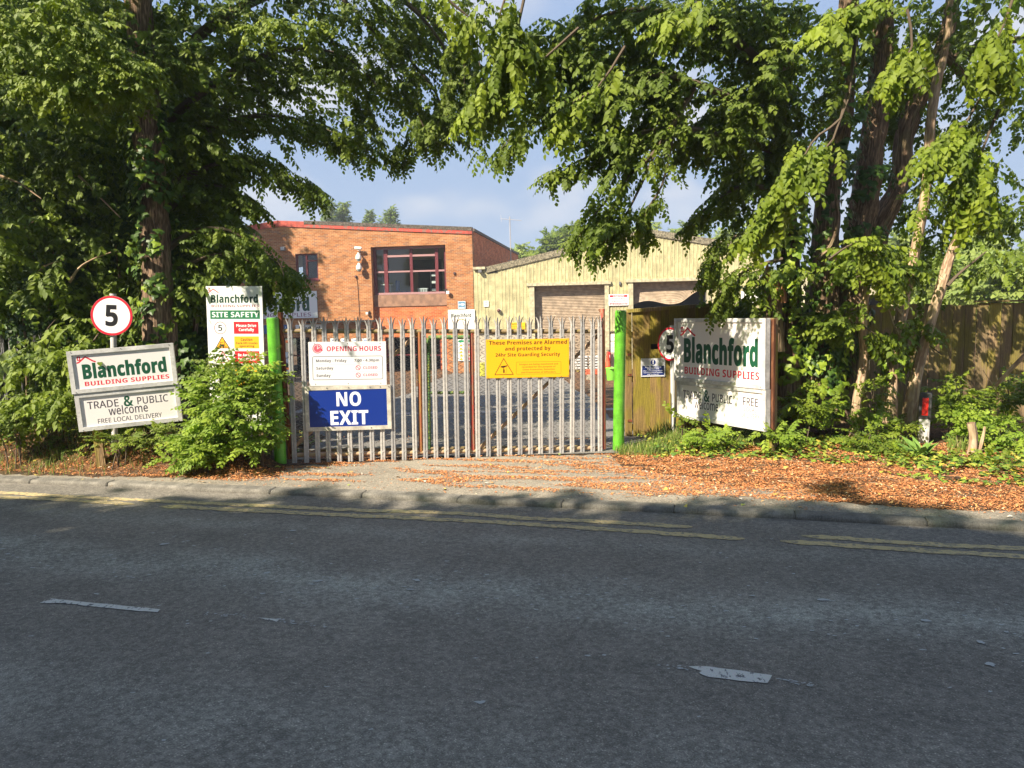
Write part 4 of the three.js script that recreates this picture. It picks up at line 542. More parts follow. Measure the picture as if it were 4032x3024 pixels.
facSign('blue_shop_sign', 'blue sign with white lettering low on the brick wall, next to the rusty gate stile', 1040, 1279, 1146, 1314, (c, w, h) => { fill(c, w, h, '#1d4f8e'); word(c, 'ANTHULL', w * 0.12, h * 0.5, w * 0.78, h * 0.28, '#e8ecf2', { font: 'serif' }); word(c, 'TOOLS', w * 0.25, h * 0.86, w * 0.5, h * 0.24, '#e8ecf2', { font: 'serif' }); });
facSign('direction_board', 'white direction board with a dark arrow at yard level, behind the left green post', 1094, 1386, 1150, 1478, (c, w, h) => { fill(c, w, h, '#dfe3e6'); word(c, 'TRADE COUNTER', w * 0.1, h * 0.3, w * 0.8, h * 0.08, '#222'); c.fillStyle = '#1f3f38'; c.beginPath(); c.moveTo(w * 0.2, h * 0.5); c.lineTo(w * 0.6, h * 0.5); c.lineTo(w * 0.6, h * 0.42); c.lineTo(w * 0.88, h * 0.56); c.lineTo(w * 0.6, h * 0.7); c.lineTo(w * 0.6, h * 0.62); c.lineTo(w * 0.2, h * 0.62); c.fill(); });
for (const [u, l] of [[1318, 'leftmost'], [1358, 'second'], [1400, 'third'], [1442, 'rightmost']]) facSign('paper_notice', `white paper notice above the opening hours board, ${l} of four`, u - 16, 1332, u + 16, 1350, (c, w, h) => { fill(c, w, h, '#d9dde2'); c.fillStyle = '#6f87b4'; c.fillRect(w * 0.25, h * 0.35, w * 0.5, h * 0.2); }, { t: 0.01 });
facSign('history_board', 'white board with gold arch at the brick corner, below the blue arrow sign', 1766, 1219, 1871, 1303, (c, w, h) => { fill(c, w, h, '#eceae4'); house(c, w * 0.1, h * 0.16, w * 0.12, '#555'); word(c, 'Blanchford', w * 0.1, h * 0.36, w * 0.78, h * 0.17, '#25332c', { fat: 0.04 }); c.strokeStyle = '#8c7b2c'; c.lineWidth = w * 0.03; c.beginPath(); c.arc(w * 0.5, h * 0.66, w * 0.17, 3.4, 6.1); c.stroke(); word(c, '100 Years Service', w * 0.16, h * 0.76, w * 0.7, h * 0.07, '#555', { bold: false }); word(c, 'to the', w * 0.4, h * 0.86, w * 0.2, h * 0.06, '#555', { bold: false }); word(c, 'building trade', w * 0.3, h * 0.96, w * 0.42, h * 0.06, '#555', { bold: false }); });
facSign('arrow_sign', 'blue one way sign with a white arrow at the brick corner', 1804, 1186, 1834, 1216, (c, w, h) => { fill(c, w, h, '#5d8aa8'); c.strokeStyle = '#e9eef0'; c.lineWidth = w * 0.05; c.strokeRect(w * 0.03, h * 0.03, w * 0.94, h * 0.94); c.fillStyle = '#fff'; c.fillRect(w * 0.1, h * 0.36, w * 0.5, h * 0.14); c.beginPath(); c.moveTo(w * 0.52, h * 0.2); c.lineTo(w * 0.9, h * 0.43); c.lineTo(w * 0.52, h * 0.66); c.fill(); word(c, 'ONE WAY', w * 0.15, h * 0.92, w * 0.7, h * 0.13, '#fff'); });
facSign('safety_notice', 'tall white notice with yellow triangles on the brick corner, behind the pales', 1804, 1322, 1852, 1421, (c, w, h) => { fill(c, w, h, '#e4e6e4'); word(c, 'Blanchford', w * 0.08, h * 0.12, w * 0.84, h * 0.08, '#0c3b2c', { fat: 0.04 }); c.fillStyle = '#1d8a55'; c.fillRect(w * 0.06, h * 0.17, w * 0.88, h * 0.09); for (let i = 0; i < 5; i++) { const y = h * (0.32 + i * 0.135); c.fillStyle = i % 2 ? '#f2b01c' : '#d3202a'; c.fillRect(w * 0.52, y, w * 0.4, h * 0.1); c.fillStyle = '#e6a918'; c.beginPath(); c.moveTo(w * 0.26, y); c.lineTo(w * 0.1, y + h * 0.1); c.lineTo(w * 0.42, y + h * 0.1); c.fill(); } });
facSign('white_notice', 'small white paper notice high on the cream cladding, left of the first shutter', 1905, 1184, 1925, 1208, (c, w, h) => { fill(c, w, h, '#eceadf'); c.fillStyle = '#d8b9a8'; c.fillRect(w * 0.3, h * 0.1, w * 0.4, h * 0.3); c.fillRect(w * 0.2, h * 0.55, w * 0.6, h * 0.2); }, { t: 0.01, z: 0.04 });
facSign('yellow_notice', 'yellow NOTICE sign on the cream cladding left of the first shutter', 2010, 1269, 2069, 1303, (c, w, h) => { fill(c, w, h, '#f0b81e'); word(c, 'NOTICE', w * 0.1, h * 0.32, w * 0.5, h * 0.2, '#5a3c10'); ['UNAUTHORISED VEHICLES', 'DO NOT PARK IN FRONT', 'OF THIS DOOR THANK YOU'].forEach((s, i) => word(c, s, w * 0.06, h * (0.55 + i * 0.19), w * 0.88, h * 0.1, '#7a5512')); }, { px: 260, z: 0.04 });
facSign('products_sign', 'white and red powdered products sign on the pillar between the two shutters', 2397, 1159, 2475, 1203, (c, w, h) => { fill(c, w, h, '#f2f2f0'); c.fillStyle = '#cf2432'; c.beginPath(); c.roundRect(w * 0.05, h * 0.06, w * 0.9, h * 0.19, h * 0.03); c.roundRect(w * 0.05, h * 0.76, w * 0.9, h * 0.18, h * 0.03); c.fill(); word(c, 'PLEASE NOTE!', w * 0.22, h * 0.22, w * 0.56, h * 0.12, '#fff'); word(c, 'POWDERED', w * 0.14, h * 0.48, w * 0.72, h * 0.16, '#333'); word(c, 'PRODUCTS', w * 0.16, h * 0.7, w * 0.68, h * 0.16, '#333'); word(c, 'ARE NON RETURNABLE', w * 0.08, h * 0.91, w * 0.84, h * 0.1, '#fff'); }, { px: 320, z: 0.05 });
facSign('white_banner', 'white crumpled banner at the right end of the cream cladding', 2917, 1146, 2986, 1193, (c, w, h) => { fill(c, w, h, '#efeff0'); c.strokeStyle = '#b9b9bd'; c.lineWidth = w * 0.03; c.beginPath(); c.moveTo(w * 0.05, h * 0.9); c.lineTo(w * 0.75, h * 0.55); c.moveTo(w * 0.3, h * 0.92); c.lineTo(w * 0.95, h * 0.7); c.stroke(); }, { t: 0.012, z: 0.04 });
// wall cameras, lights and cables
function facThing(name, label, cat, u, v, build, group) { const [x, y] = FH(u, v), g = FAC.place(thing(name, label, cat, group), x, y, 0); build(g); return g; }
const camWhite = std({ color: lin(0.8, 0.78, 0.72), roughness: 0.35 });
facThing('security_camera', 'white bullet camera on the brick wall, topmost of the three cameras', 'camera', 1416, 980, (g) => { mesh('bracket', [cyl(0.05, 0.05, 0.06, 0, -0.1, 0.03).rotateX(0), bx(0.04, 0.04, 0.22, 0, -0.08, 0.12)], camWhite, g); mesh('body', new THREE.CapsuleGeometry(0.075, 0.26, 6, 14).rotateZ(Math.PI / 2 - 0.1).translate(0, 0.02, 0.22), camWhite, g); mesh('lens', cyl(0.05, 0.05, 0.02).rotateZ(Math.PI / 2).translate(-0.21, 0.04, 0.22), M.black, g); });
for (const [u, v, l] of [[1419, 1016, 'upper'], [1421, 1056, 'lower']]) facThing('dome_camera', `white domed camera on the brick wall, ${l} of the two domes`, 'camera', u, v, (g) => { mesh('housing', new THREE.LatheGeometry([[0.001, 0.25], [0.05, 0.24], [0.07, 0.17], [0.13, 0.1], [0.15, -0.06], [0.13, -0.08]].map((p) => new THREE.Vector2(...p)), 20).translate(0, 0, 0.28), camWhite, g); mesh('dome', new THREE.SphereGeometry(0.115, 18, 8, 0, 7, Math.PI / 2, Math.PI / 2).translate(0, -0.075, 0.28), std({ color: lin(0.35, 0.42, 0.4), roughness: 0.15 }), g); mesh('bracket', bx(0.06, 0.06, 0.28, 0, 0.21, 0.14), camWhite, g); });
facThing('floodlight', 'small dark floodlight high on the left of the brick wall', 'floodlight', 1122, 977, (g) => { mesh('lamp_head', rb(0.24, 0.2, 0.14, 0.02, 0, 0, 0.24).rotateX(0.2), M.galvDark, g); mesh('bracket', bx(0.05, 0.05, 0.2, 0, -0.05, 0.1), M.black, g); mesh('lamp_glass', bx(0.19, 0.14, 0.01, 0, -0.04, 0.32), M.galv, g); });
facThing('floodlight', 'small white floodlight at the right lower corner of the wide window', 'floodlight', 1766, 1149, (g) => { mesh('lamp_head', rb(0.16, 0.16, 0.12, 0.02, 0, -0.04, 0.14), camWhite, g); mesh('mount', rb(0.12, 0.14, 0.06, 0.015, -0.12, 0.06, 0.03), M.black, g); });
facThing('wall_sensor', 'small dark sensor box on the brick right of the wide window', 'sensor', 1790, 1076, (g) => { mesh('box', rb(0.09, 0.11, 0.07, 0.01, 0, 0, 0.035), std({ color: lin(0.08, 0.05, 0.06) }), g); mesh('cable', bx(0.015, 0.1, 0.015, 0, -0.1, 0.01), M.black, g); });
facThing('bell_box', 'small dark bell on the brick wall with a cable running down', 'bell', 1402, 1088, (g) => { mesh('bell', cyl(0.05, 0.07, 0.08, 0, 0, 0.05, 12), std({ color: lin(0.1, 0.06, 0.07) }), g); mesh('cable', tube([V(0, -0.02, 0.02), V(0.07, -0.35, 0.015), V(0.09, -1.1, 0.015), V(0.12, -2.3, 0.015)], [0.013, 0.013], 5), M.black, g); });
facThing('floodlight', 'small white lamp low on the brick wall, left of the wide window bay', 'floodlight', 1449, 1234, (g) => { mesh('lamp_head', rb(0.12, 0.12, 0.14, 0.02, 0, 0, 0.12), camWhite, g); mesh('bracket', bx(0.05, 0.14, 0.05, 0.08, 0.06, 0.05), M.black, g); });
facThing('security_camera', 'small dark camera on the cream cladding above the yellow notice', 'camera', 1965, 1223, (g) => { mesh('dome', new THREE.SphereGeometry(0.09, 14, 10).translate(0, 0, 0.12), std({ color: lin(0.12, 0.05, 0.04), roughness: 0.3 }), g); mesh('base', cyl(0.1, 0.1, 0.05).rotateX(Math.PI / 2).translate(0, 0, 0.055), camWhite, g); });
facThing('wall_vent', 'small dark vent on the cladding pillar between the two shutters', 'vent', 2441, 1116, (g) => { mesh('hood', rb(0.1, 0.16, 0.07, 0.015, 0, 0, 0.06), M.galvDark, g); mesh('grille', bx(0.07, 0.02, 0.03, 0, -0.09, 0.06), M.black, g); });
facThing('fire_extinguisher', 'red fire extinguisher on the block wall right of the first shutter', 'fire extinguisher', 2398, 1402, (g) => { mesh('cylinder', new THREE.LatheGeometry([[0.001, -0.22], [0.085, -0.22], [0.09, -0.19], [0.09, 0.12], [0.06, 0.19], [0.025, 0.22], [0.001, 0.22]].map((p) => new THREE.Vector2(...p)), 18).translate(0, 0, 0.16), M.redPaint, g); mesh('valve', [bx(0.05, 0.06, 0.05, 0, 0.25, 0.16), bx(0.16, 0.025, 0.03, -0.05, 0.29, 0.16)], M.black, g); mesh('hose', tube([V(-0.05, 0.25, 0.17), V(-0.14, 0.12, 0.18), V(-0.12, -0.06, 0.18)], [0.014, 0.012], 6, 0.05), M.black, g); mesh('instruction_label', bx(0.09, 0.14, 0.01, 0, 0.0, 0.25), std({ color: lin(0.7, 0.5, 0.5) }), g); });
for (const [v0, v1, l, txt] of [[1316, 1342, 'topmost of three', ''], [1345, 1362, 'middle of three', ''], [1361, 1388, 'lowest of three, the largest', 'Cl']]) facSign('wall_notice', `white notice on the block wall above the fire extinguisher, ${l}`, 2403, v0, 2452, v1, (c, w, h) => { fill(c, w, h, '#e9e4da'); if (txt) word(c, 'Click', w * 0.1, h * 0.62, w * 0.7, h * 0.4, '#333', { bold: false }); else { c.fillStyle = '#c98f84'; c.fillRect(w * 0.3, h * 0.4, w * 0.25, h * 0.2); } }, { t: 0.01, z: -0.03 });
// goods standing in the yard
const yardY = (d) => -1.3 * clamp((d - 10) / 28) + 0.012;
const standing = (name, label, cat, u, d, yaw = 0, group) => { const g = thing(name, label, cat, group), p = at(u, 1450, d); g.position.set(p.x, yardY(d), p.z); g.rotation.y = yaw; return g; };
{
  const bagM = [0, 1, 2].map((k) => std({ color: [lin(0.68, 0.66, 0.62), lin(0.6, 0.6, 0.6), lin(0.62, 0.55, 0.48)][k], map: rep(mottle, 2), roughness: 0.5 })), r = rng(31);
  const bagG = [0, 1, 2].map((k) => { const b = new RoundedBoxGeometry(0.6, 0.14, 0.42, 4, 0.06), p = b.attributes.position; for (let i = 0; i < p.count; i++) { const x = p.getX(i), z = p.getZ(i); p.setY(i, p.getY(i) * (1 - 0.45 * Math.pow(Math.abs(x) / 0.3, 3)) + 0.012 * n3(x * 9 + k * 4, p.getY(i) * 9, z * 9)); } b.computeVertexNormals(); return metric(b); });
  [[2060, 35.6, 'leftmost of the three, partly behind the yellow notice', 4], [2180, 35.8, 'middle one of the three, low', 3], [2318, 35.4, 'rightmost of the three, beside the fire extinguisher', 5]].forEach(([u, d, l, n], q) => {
    const g = standing('bag_pallet', `pallet of pale bags in the yard, ${l}`, 'pallet', u, d, 0.1 - 0.1 * q, 'pallets of bags in the yard');
    mesh('pallet_base', [0, 1, 2, 3, 4].map((i) => bx(1.2, 0.022, 0.12, 0, 0.13, -0.4 + i * 0.2)).concat([-0.5, 0, 0.5].map((x) => bx(0.1, 0.1, 0.9, x, 0.065, 0))), M.board[2], g);
    for (let j = 0; j < n; j++) for (let i = 0; i < 2; i++) for (let k = 0; k < 2; k++) { const b = mesh('bag', bagG[(i + j + k) % 3], bagM[(j * 3 + i + q + k) % 3], g); b.position.set(-0.32 + i * 0.63 + 0.03 * (r() - 0.5), 0.21 + j * 0.125, -0.23 + k * 0.44); b.rotation.y = 0.12 * (r() - 0.5); }
  });
  const cone = standing('traffic_cone', 'orange traffic cone in the yard beside the right green post', 'traffic cone', 2394, 33.5); mesh('cone', new THREE.LatheGeometry([[0.03, 0.95], [0.035, 0.93], [0.17, 0.05], [0.2, 0.04]].map((p) => new THREE.Vector2(...p)), 20), std({ color: lin(0.62, 0.06, 0.02), roughness: 0.5 }), cone); mesh('base', rb(0.46, 0.05, 0.46, 0.02, 0, 0.03, 0), M.black, cone); mesh('sleeve', cyl(0.098, 0.128, 0.22, 0, 0.44, 0, 20), std({ color: lin(0.66, 0.12, 0.05), roughness: 0.4 }), cone);
  const tub = standing('green_tub', 'bright green plastic tub in the yard, just left of the right green post', 'tub', 2408, 26); mesh('body', new THREE.CylinderGeometry(0.27, 0.21, 0.42, 4, 1).rotateY(Math.PI / 4).translate(0, 0.24, 0), std({ color: lin(0.2, 0.6, 0.06), roughness: 0.5 }), tub); mesh('rim', new THREE.TorusGeometry(0.26, 0.025, 6, 4).rotateX(Math.PI / 2).rotateY(0).translate(0, 0.45, 0), std({ color: lin(0.2, 0.6, 0.06), roughness: 0.5 }), tub);
  const bar1 = standing('low_barrier', 'low red and cream barrier on the yard behind the right pales', 'barrier', 2345, 27); mesh('rail', rb(0.9, 0.2, 0.1, 0.03, 0.1, 0.3, 0), std({ color: lin(0.6, 0.12, 0.06), roughness: 0.6 }), bar1); mesh('foot', bx(0.12, 0.22, 0.4, -0.25, 0.11, 0), M.cream, bar1); mesh('foot', bx(0.12, 0.22, 0.4, 0.45, 0.11, 0), M.cream, bar1);
  const bin = standing('yellow_bin', 'small yellow-green bin in the yard left of the alarm notice', 'bin', 1905, 33); mesh('body', cyl(0.22, 0.18, 0.55, 0, 0.3, 0, 18), std({ color: lin(0.42, 0.4, 0.05), roughness: 0.6 }), bin); mesh('rim', new THREE.TorusGeometry(0.22, 0.02, 6, 20).rotateX(Math.PI / 2).translate(0, 0.57, 0), std({ color: lin(0.5, 0.48, 0.1), roughness: 0.6 }), bin);
}
{ // aerial on the brick side wall
  const b = at(2012, 1022, 50), g = thing('tv_aerial', 'thin television aerial on a mast above the brick side wall', 'aerial'); g.position.copy(b);
  const t = at(2007, 853, 50).sub(b), G = std({ color: lin(0.45, 0.42, 0.4), metalness: 0.3, roughness: 0.5 });
  mesh('mast', bar(V(0, -0.8, 0), t, 0.03, 8), G, g); mesh('boom', bar(V(t.x - 0.6, t.y - 0.12, 0), V(t.x + 0.75, t.y - 0.28, 0.2), 0.016, 6), G, g); const e = []; for (let i = 0; i < 7; i++) { const k = i / 6, c = V(lerp(t.x - 0.55, t.x + 0.7, k), lerp(t.y - 0.12, t.y - 0.27, k), lerp(0, 0.2, k)); e.push(bar(c.clone().add(V(-0.03, i ? 0.02 : 0.3, -0.28)), c.clone().add(V(0.03, i ? -0.02 : -0.25, 0.28)), 0.008, 5)); } mesh('elements', e, G, g);
  mesh('bracket', [bx(0.5, 0.04, 0.04, -0.2, -0.05, 0), bx(0.5, 0.04, 0.04, -0.2, -0.6, 0), bx(0.04, 0.6, 0.04, -0.44, -0.32, 0)], G, g);
}
{ // pale house end behind the right fence
  const p = at(3470, 1300, 30), FP = new Frame(p.clone().setY(-1), 0.25), g = FP.place(thing('pale_cabin', 'cream flat-walled cabin with a dark window behind the right fence, between the slim trunks', 'building')), a = FP.hit(3340, 1225), b = FP.hit(3598, 1060), wx = FP.hit(3500, 1160), wl = FP.hit(3345, 1145);
  const cr = std({ color: lin(0.72, 0.66, 0.46), roughness: 0.7, map: rep(mottle, 0.6) });
  mesh('wall', holed(rect(a[0] - 2.5, -1, b[0], b[1]), [rect(wl[0], wx[1] - 0.75, wx[0], wx[1])], 0.2, -0.2), cr, g); mesh('side_wall', bx(0.2, b[1] + 1, 5, b[0] - 0.101, (b[1] - 1) / 2, -2.71), cr, g); mesh('roof', bx(b[0] - a[0] + 3, 0.12, 5.4, (a[0] - 2.5 + b[0]) / 2, b[1] + 0.065, -2.5), M.galvDark, g);
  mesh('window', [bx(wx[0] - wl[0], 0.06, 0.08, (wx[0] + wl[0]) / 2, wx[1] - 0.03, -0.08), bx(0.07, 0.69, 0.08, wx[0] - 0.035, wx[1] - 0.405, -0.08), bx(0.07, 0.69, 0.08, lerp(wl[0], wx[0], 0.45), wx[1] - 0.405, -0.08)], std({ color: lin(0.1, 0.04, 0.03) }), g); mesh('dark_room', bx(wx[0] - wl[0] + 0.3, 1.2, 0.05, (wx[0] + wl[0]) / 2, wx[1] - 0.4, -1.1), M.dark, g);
}
// ------------------------------------------------------------------ timber fence, panel, marker post
const P2 = (u, v, d) => at(u * U, v * U, d);
{
  const FN = new Frame(at(3250, 1500, 10.8), 0.05), g = FN.place(thing('timber_fence', 'long close-boarded timber fence behind the right verge and the tree trunks', 'fence')), r = rng(41);
  const s0 = FN.hit(2836, 1400)[0], s1 = FN.hit(4420, 1400)[0], geos = [0, 1, 2].map((k) => [0, 1].map((m) => metric(new RoundedBoxGeometry(0.148 + 0.006 * k, 2.2, 0.019, 1, 0.003).translate(0, m * 0.004, 0))).pop());
  let s = s0, i = 0; const top = FN.hit(3800, 1197)[1];
  while (s < s1) { const k = i % 3, w = 0.148 + 0.006 * k, b = mesh('board', geos[k], M.board[Math.floor(r() * 4)], g); b.position.set(s + w / 2, top - 1.1 + 0.012 * (r() - 0.5) + 0.02 * n2(s, 4), 0.008 * (r() - 0.5) + (i % 2) * 0.004); b.rotation.set(0.004 * (r() - 0.5), 0.05 * (r() - 0.5), 0.006 * (r() - 0.5)); s += w + 0.005 + (r() < 0.2 ? 0.008 : 0); i++; }
  for (const y of [top - 0.25, top - 1.0, top - 1.7]) mesh('rail', bx(s1 - s0, 0.09, 0.04, (s0 + s1) / 2, y, -0.045), M.board[3], g);
  for (let x = s0 + 0.4; x < s1; x += 1.8) mesh('post', bx(0.1, 2.4, 0.1, x, top - 1.22, -0.12), M.board[3], g);
  mesh('capping', bx(1.6, 0.025, 0.09, FN.hit(4032, 1190)[0] + 0.15, top + 0.03, 0.0), M.board[3], g);
}
{
  const FP = new Frame(at(2480, 1500, 10.35), -0.06, 0.0), g = FP.place(thing('timber_gate', 'mossy timber board gate with a letter slot beside the right green post', 'gate')), r = rng(43);
  const edges = [2490, 2558, 2601, 2633, 2690, 2735, 2778, 2832], yb = FP.hit(2560, 1750)[1], tA = FP.hit(2476, 1222), tB = FP.hit(2838, 1195), topAt = (x) => lerp(tA[1], tB[1], (x - tA[0]) / (tB[0] - tA[0]));
  for (let i = 0; i < edges.length - 1; i++) {
    const a = FP.hit(edges[i], 1480)[0] + 0.003, b = FP.hit(edges[i + 1], 1480)[0] - 0.003, z = (i % 2) * 0.006, q = 0.01 * (r() - 0.5), slot = i === 1 ? [FP.hit(2562, 1362)[1] - 0.045, FP.hit(2562, 1354)[1]] : null, out = [[a + q, yb], [b + q, yb], [b, topAt(b) - 0.03], [a, topAt(a) - 0.03]];
    mesh('board', slot ? holed(out, [[[a + 0.008, slot[0]], [b - 0.006, slot[0]], [b - 0.006, slot[1]], [a + 0.008, slot[1]]]], 0.02, z) : polygon(out, 0.02, z, 0.002), M.boardGreen[(i * 3 + 1) % 4], g);
  }
  const x0 = FP.hit(2465, 1480)[0], x1 = FP.hit(2487, 1480)[0]; mesh('post', polygon([[x0 - 0.01, yb - 0.2], [x1 - 0.004, yb - 0.2], [x1 - 0.004, tA[1] - 0.0], [x0, tA[1] - 0.03]], 0.09, -0.06, 0.003), M.boardGreen[3], g);
  mesh('post', bx(0.1, tB[1] - yb + 0.05, 0.09, tB[0] + 0.02, (tB[1] + yb) / 2 - 0.02, -0.05), M.board[3], g);
  mesh('slot_flap', bx(0.13, 0.09, 0.008, FP.hit(2580, 1361)[0], FP.hit(2580, 1361)[1], -0.03), M.dark, g);
  for (const y of [yb + 0.25, yb + 0.9, yb + 1.5]) mesh('rail', bx(tB[0] - x1 + 0.05, 0.08, 0.04, (tB[0] + x1) / 2, y, -0.025), M.boardGreen[1], g);
  const cap = polygon([[tA[0] - 0.02, tA[1] - 0.03], [tB[0] + 0.06, tB[1] - 0.03], [tB[0] + 0.06, tB[1] + 0.015], [tA[0] - 0.02, tA[1] + 0.012]], 0.1, -0.05, 0.003); mesh('capping', cap, M.board[2], g);
  for (const v of [1395, 1475, 1655]) mesh('hinge', bx(0.055, 0.03, 0.012, x0 + 0.04, FP.hit(2476, v)[1], 0.036), M.rust, g);
  const [a0, b1] = FP.hit(2521, 1411), [a1] = FP.hit(2617, 1450), b0 = FP.hit(2560, 1483)[1], w = a1 - a0, h = b1 - b0;
  const sg = FP.place(thing('safety_law_sign', 'small blue and white health and safety notice screwed to the timber panel', 'sign'), (a0 + a1) / 2, (b0 + b1) / 2, 0.03); sg.rotateZ(-0.006);
  panel(sg, 'p', w, h, 0.004, print(w, h, 1600, (c) => { fill(c, w, h, '#d4d6dc'); c.fillStyle = '#1c2f6e'; c.beginPath(); c.arc(w * 0.5, h * 0.215, h * 0.145, 0, 7); c.fill(); c.fillRect(w * 0.04, h * 0.41, w * 0.92, h * 0.52); word(c, '!', w * 0.5, h * 0.3, w * 0.06, h * 0.18, '#fff', { align: 'center', fat: 0.04 }); [['Health & Safety at', 0.66], ['Work Act 1974', 0.5], ['All persons entering this site', 0.82], ['must comply with all regulations', 0.8], ['under the above act.', 0.5]].forEach(([s, k], i) => word(c, s, w * 0.5, h * (0.51 + i * 0.098), w * k, h * (i < 2 ? 0.07 : 0.055), '#e9ecf5', { align: 'center' })); }));
  for (const [x, y] of [[-0.46, 0.43], [0.46, 0.43], [-0.46, -0.43], [0.46, -0.43]]) mesh('screw', cyl(0.004, 0.004, 0.003, 0, 0, 0, 6).rotateX(Math.PI / 2).translate(x * w, y * h, 0.006), M.galvDark, sg);
}
{
  const b = at(3635, 1762, 9.0), g = thing('marker_post', 'white roadside marker post with a dark top and red reflector among the right verge plants', 'marker post'); g.position.set(b.x, groundH(b.x, b.z) - 0.02, b.z); g.rotation.set(0, -0.55, -0.025);
  const H = at(3640, 1548, 9.0).y - g.position.y, hh = 0.3, dk = std({ color: lin(0.055, 0.055, 0.06), roughness: 0.55 });
  const s = new THREE.Shape(), w = 0.058, T = H, q = 0.03; s.moveTo(-w, T - hh); s.lineTo(w, T - hh); s.lineTo(w, T - q); s.quadraticCurveTo(w, T, w - q, T); s.lineTo(-w + q, T); s.quadraticCurveTo(-w, T, -w, T - q); s.closePath();
  mesh('head', new THREE.ExtrudeGeometry(s, { depth: 0.075, bevelEnabled: true, bevelSize: 0.008, bevelThickness: 0.01, bevelSegments: 3 }).translate(0, 0, -0.0375), dk, g);
  mesh('body', [rb(0.118, H - hh + 0.2, 0.085, 0.012, 0, (H - hh) / 2 - 0.1, 0), bx(0.022, H - hh, 0.012, 0.03, (H - hh) / 2, 0.046)], M.white, g);
  for (const z of [1, -1]) { const rf = mesh('reflector', rb(0.066, 0.21, 0.012, 0.004, 0, T - 0.155, z * 0.05), phys({ color: lin(0.72, 0.03, 0.02), roughness: 0.25, clearcoat: 0.6 }), g); mesh('bezel', [bx(0.008, 0.23, 0.012, -0.038, T - 0.155, z * 0.05), bx(0.008, 0.23, 0.012, 0.038, T - 0.155, z * 0.05), bx(0.068, 0.009, 0.012, 0, T - 0.045, z * 0.05), bx(0.068, 0.009, 0.012, 0, T - 0.265, z * 0.05)], dk, rf); }
}
{ // old palisade fence deep in the shade at the far left
  const FO = new Frame(at(0, 1450, 11.4), 0.1), g = FO.place(thing('old_fence', 'dark old palisade fence half lost in the ivy at the far left', 'fence')), y0 = groundH(-7.5, -11.4), y1 = FO.hit(0, 1310)[1];
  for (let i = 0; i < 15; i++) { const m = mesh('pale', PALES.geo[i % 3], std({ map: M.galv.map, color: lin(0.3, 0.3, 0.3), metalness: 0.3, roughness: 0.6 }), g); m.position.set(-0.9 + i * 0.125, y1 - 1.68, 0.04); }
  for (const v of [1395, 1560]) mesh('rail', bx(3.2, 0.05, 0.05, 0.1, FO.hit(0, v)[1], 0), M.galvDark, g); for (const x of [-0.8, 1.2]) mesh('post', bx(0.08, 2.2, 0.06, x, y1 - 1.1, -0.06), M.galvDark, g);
}

// ------------------------------------------------------------------ leaves
function leafGeo(list, base, dir, nrm, len, wid, fold) {             // one pointed oval leaf, creased along its midrib
  const side = dir.clone().cross(nrm).normalize(), up = side.clone().cross(dir).normalize(), pt = (t, s, h) => base.clone().addScaledVector(dir, t * len).addScaledVector(side, s * wid).addScaledVector(up, h * len);
  const b = pt(0, 0, 0), m1 = pt(0.38, 0, -0.02), m2 = pt(0.72, 0, -0.07), tip = pt(1, 0, -0.2), l1 = pt(0.3, -0.5, fold - 0.03), l2 = pt(0.66, -0.4, fold - 0.09), r1 = pt(0.3, 0.5, fold - 0.03), r2 = pt(0.66, 0.4, fold - 0.09);
  for (const t of [[b, m1, l1], [l1, m1, m2], [l1, m2, l2], [l2, m2, tip], [b, r1, m1], [r1, m2, m1], [r1, r2, m2], [r2, tip, m2]]) for (const p of t) list.push(p.x, p.y, p.z);
}
const geoOf = (list) => { const g = new THREE.BufferGeometry(); g.setAttribute('position', new THREE.Float32BufferAttribute(list, 3)); g.computeVertexNormals(); return g; };
function sprayGeo(seed, n, L, len, droop, flat) {                    // a drooping twig (along +z) with leaves either side, upper faces to +y
  const r = rng(seed), list = [], stem = (t) => V(0.02 * Math.sin(t * 5 + seed), -0.22 * L * t * t, L * t);
  for (let i = 0; i < n; i++) { const t = (i + 0.6) / n, s = i === n - 1 ? 0 : i % 2 ? 1 : -1, p = stem(t), a = s ? 0.75 + 0.5 * r() : 0.1, dn = droop * (0.6 + 0.8 * r()), dir = V(s * Math.sin(a), 0, Math.cos(a)).multiplyScalar(Math.cos(dn)).add(V(0, -Math.sin(dn), 0)).normalize(), nn = V((r() - 0.5) * flat, 1, (r() - 0.5) * flat).normalize(), k = len * (0.7 + 0.5 * r()) * (0.75 + 0.5 * Math.sin(Math.PI * t)); leafGeo(list, p, dir, nn, k, k * (0.6 + 0.1 * r()), 0.05 + 0.06 * r()); }
  for (let i = 0; i < 3; i++) { const a = stem(i / 3), b = stem((i + 1) / 3), w = 0.0035 * (1 - i * 0.2); list.push(a.x - w, a.y, a.z, a.x + w, a.y, a.z, b.x, b.y, b.z, a.x, a.y - w, a.z, a.x, a.y + w, a.z, b.x, b.y, b.z); }
  return geoOf(list);
}
const SPRAYS = [1, 2, 3].map((s) => sprayGeo(s, 13, 0.46, 0.085, 0.5, 0.7)), SMALL = [4, 5].map((s) => sprayGeo(s, 11, 0.34, 0.075, 0.3, 0.9)), BIG = [6, 7].map((s) => sprayGeo(s, 9, 0.5, 0.17, 0.5, 0.9));
const ivyLeaf = (() => { const l = [], c = V(0, -0.01, 0), o = [[0, 0], [0.5, -0.12], [0.62, 0.3], [0.33, 0.42], [0.2, 0.72], [0, 1], [-0.2, 0.72], [-0.33, 0.42], [-0.62, 0.3], [-0.5, -0.12]].map(([x, y]) => V(x, -0.08 * Math.abs(x) - 0.1 * y * y, y)); const m = V(0, 0.03, 0.4); for (let i = 0; i < o.length; i++) { const a = o[i], b = o[(i + 1) % o.length]; l.push(m.x, m.y, m.z, a.x, a.y, a.z, b.x, b.y, b.z); } return geoOf(l); })();
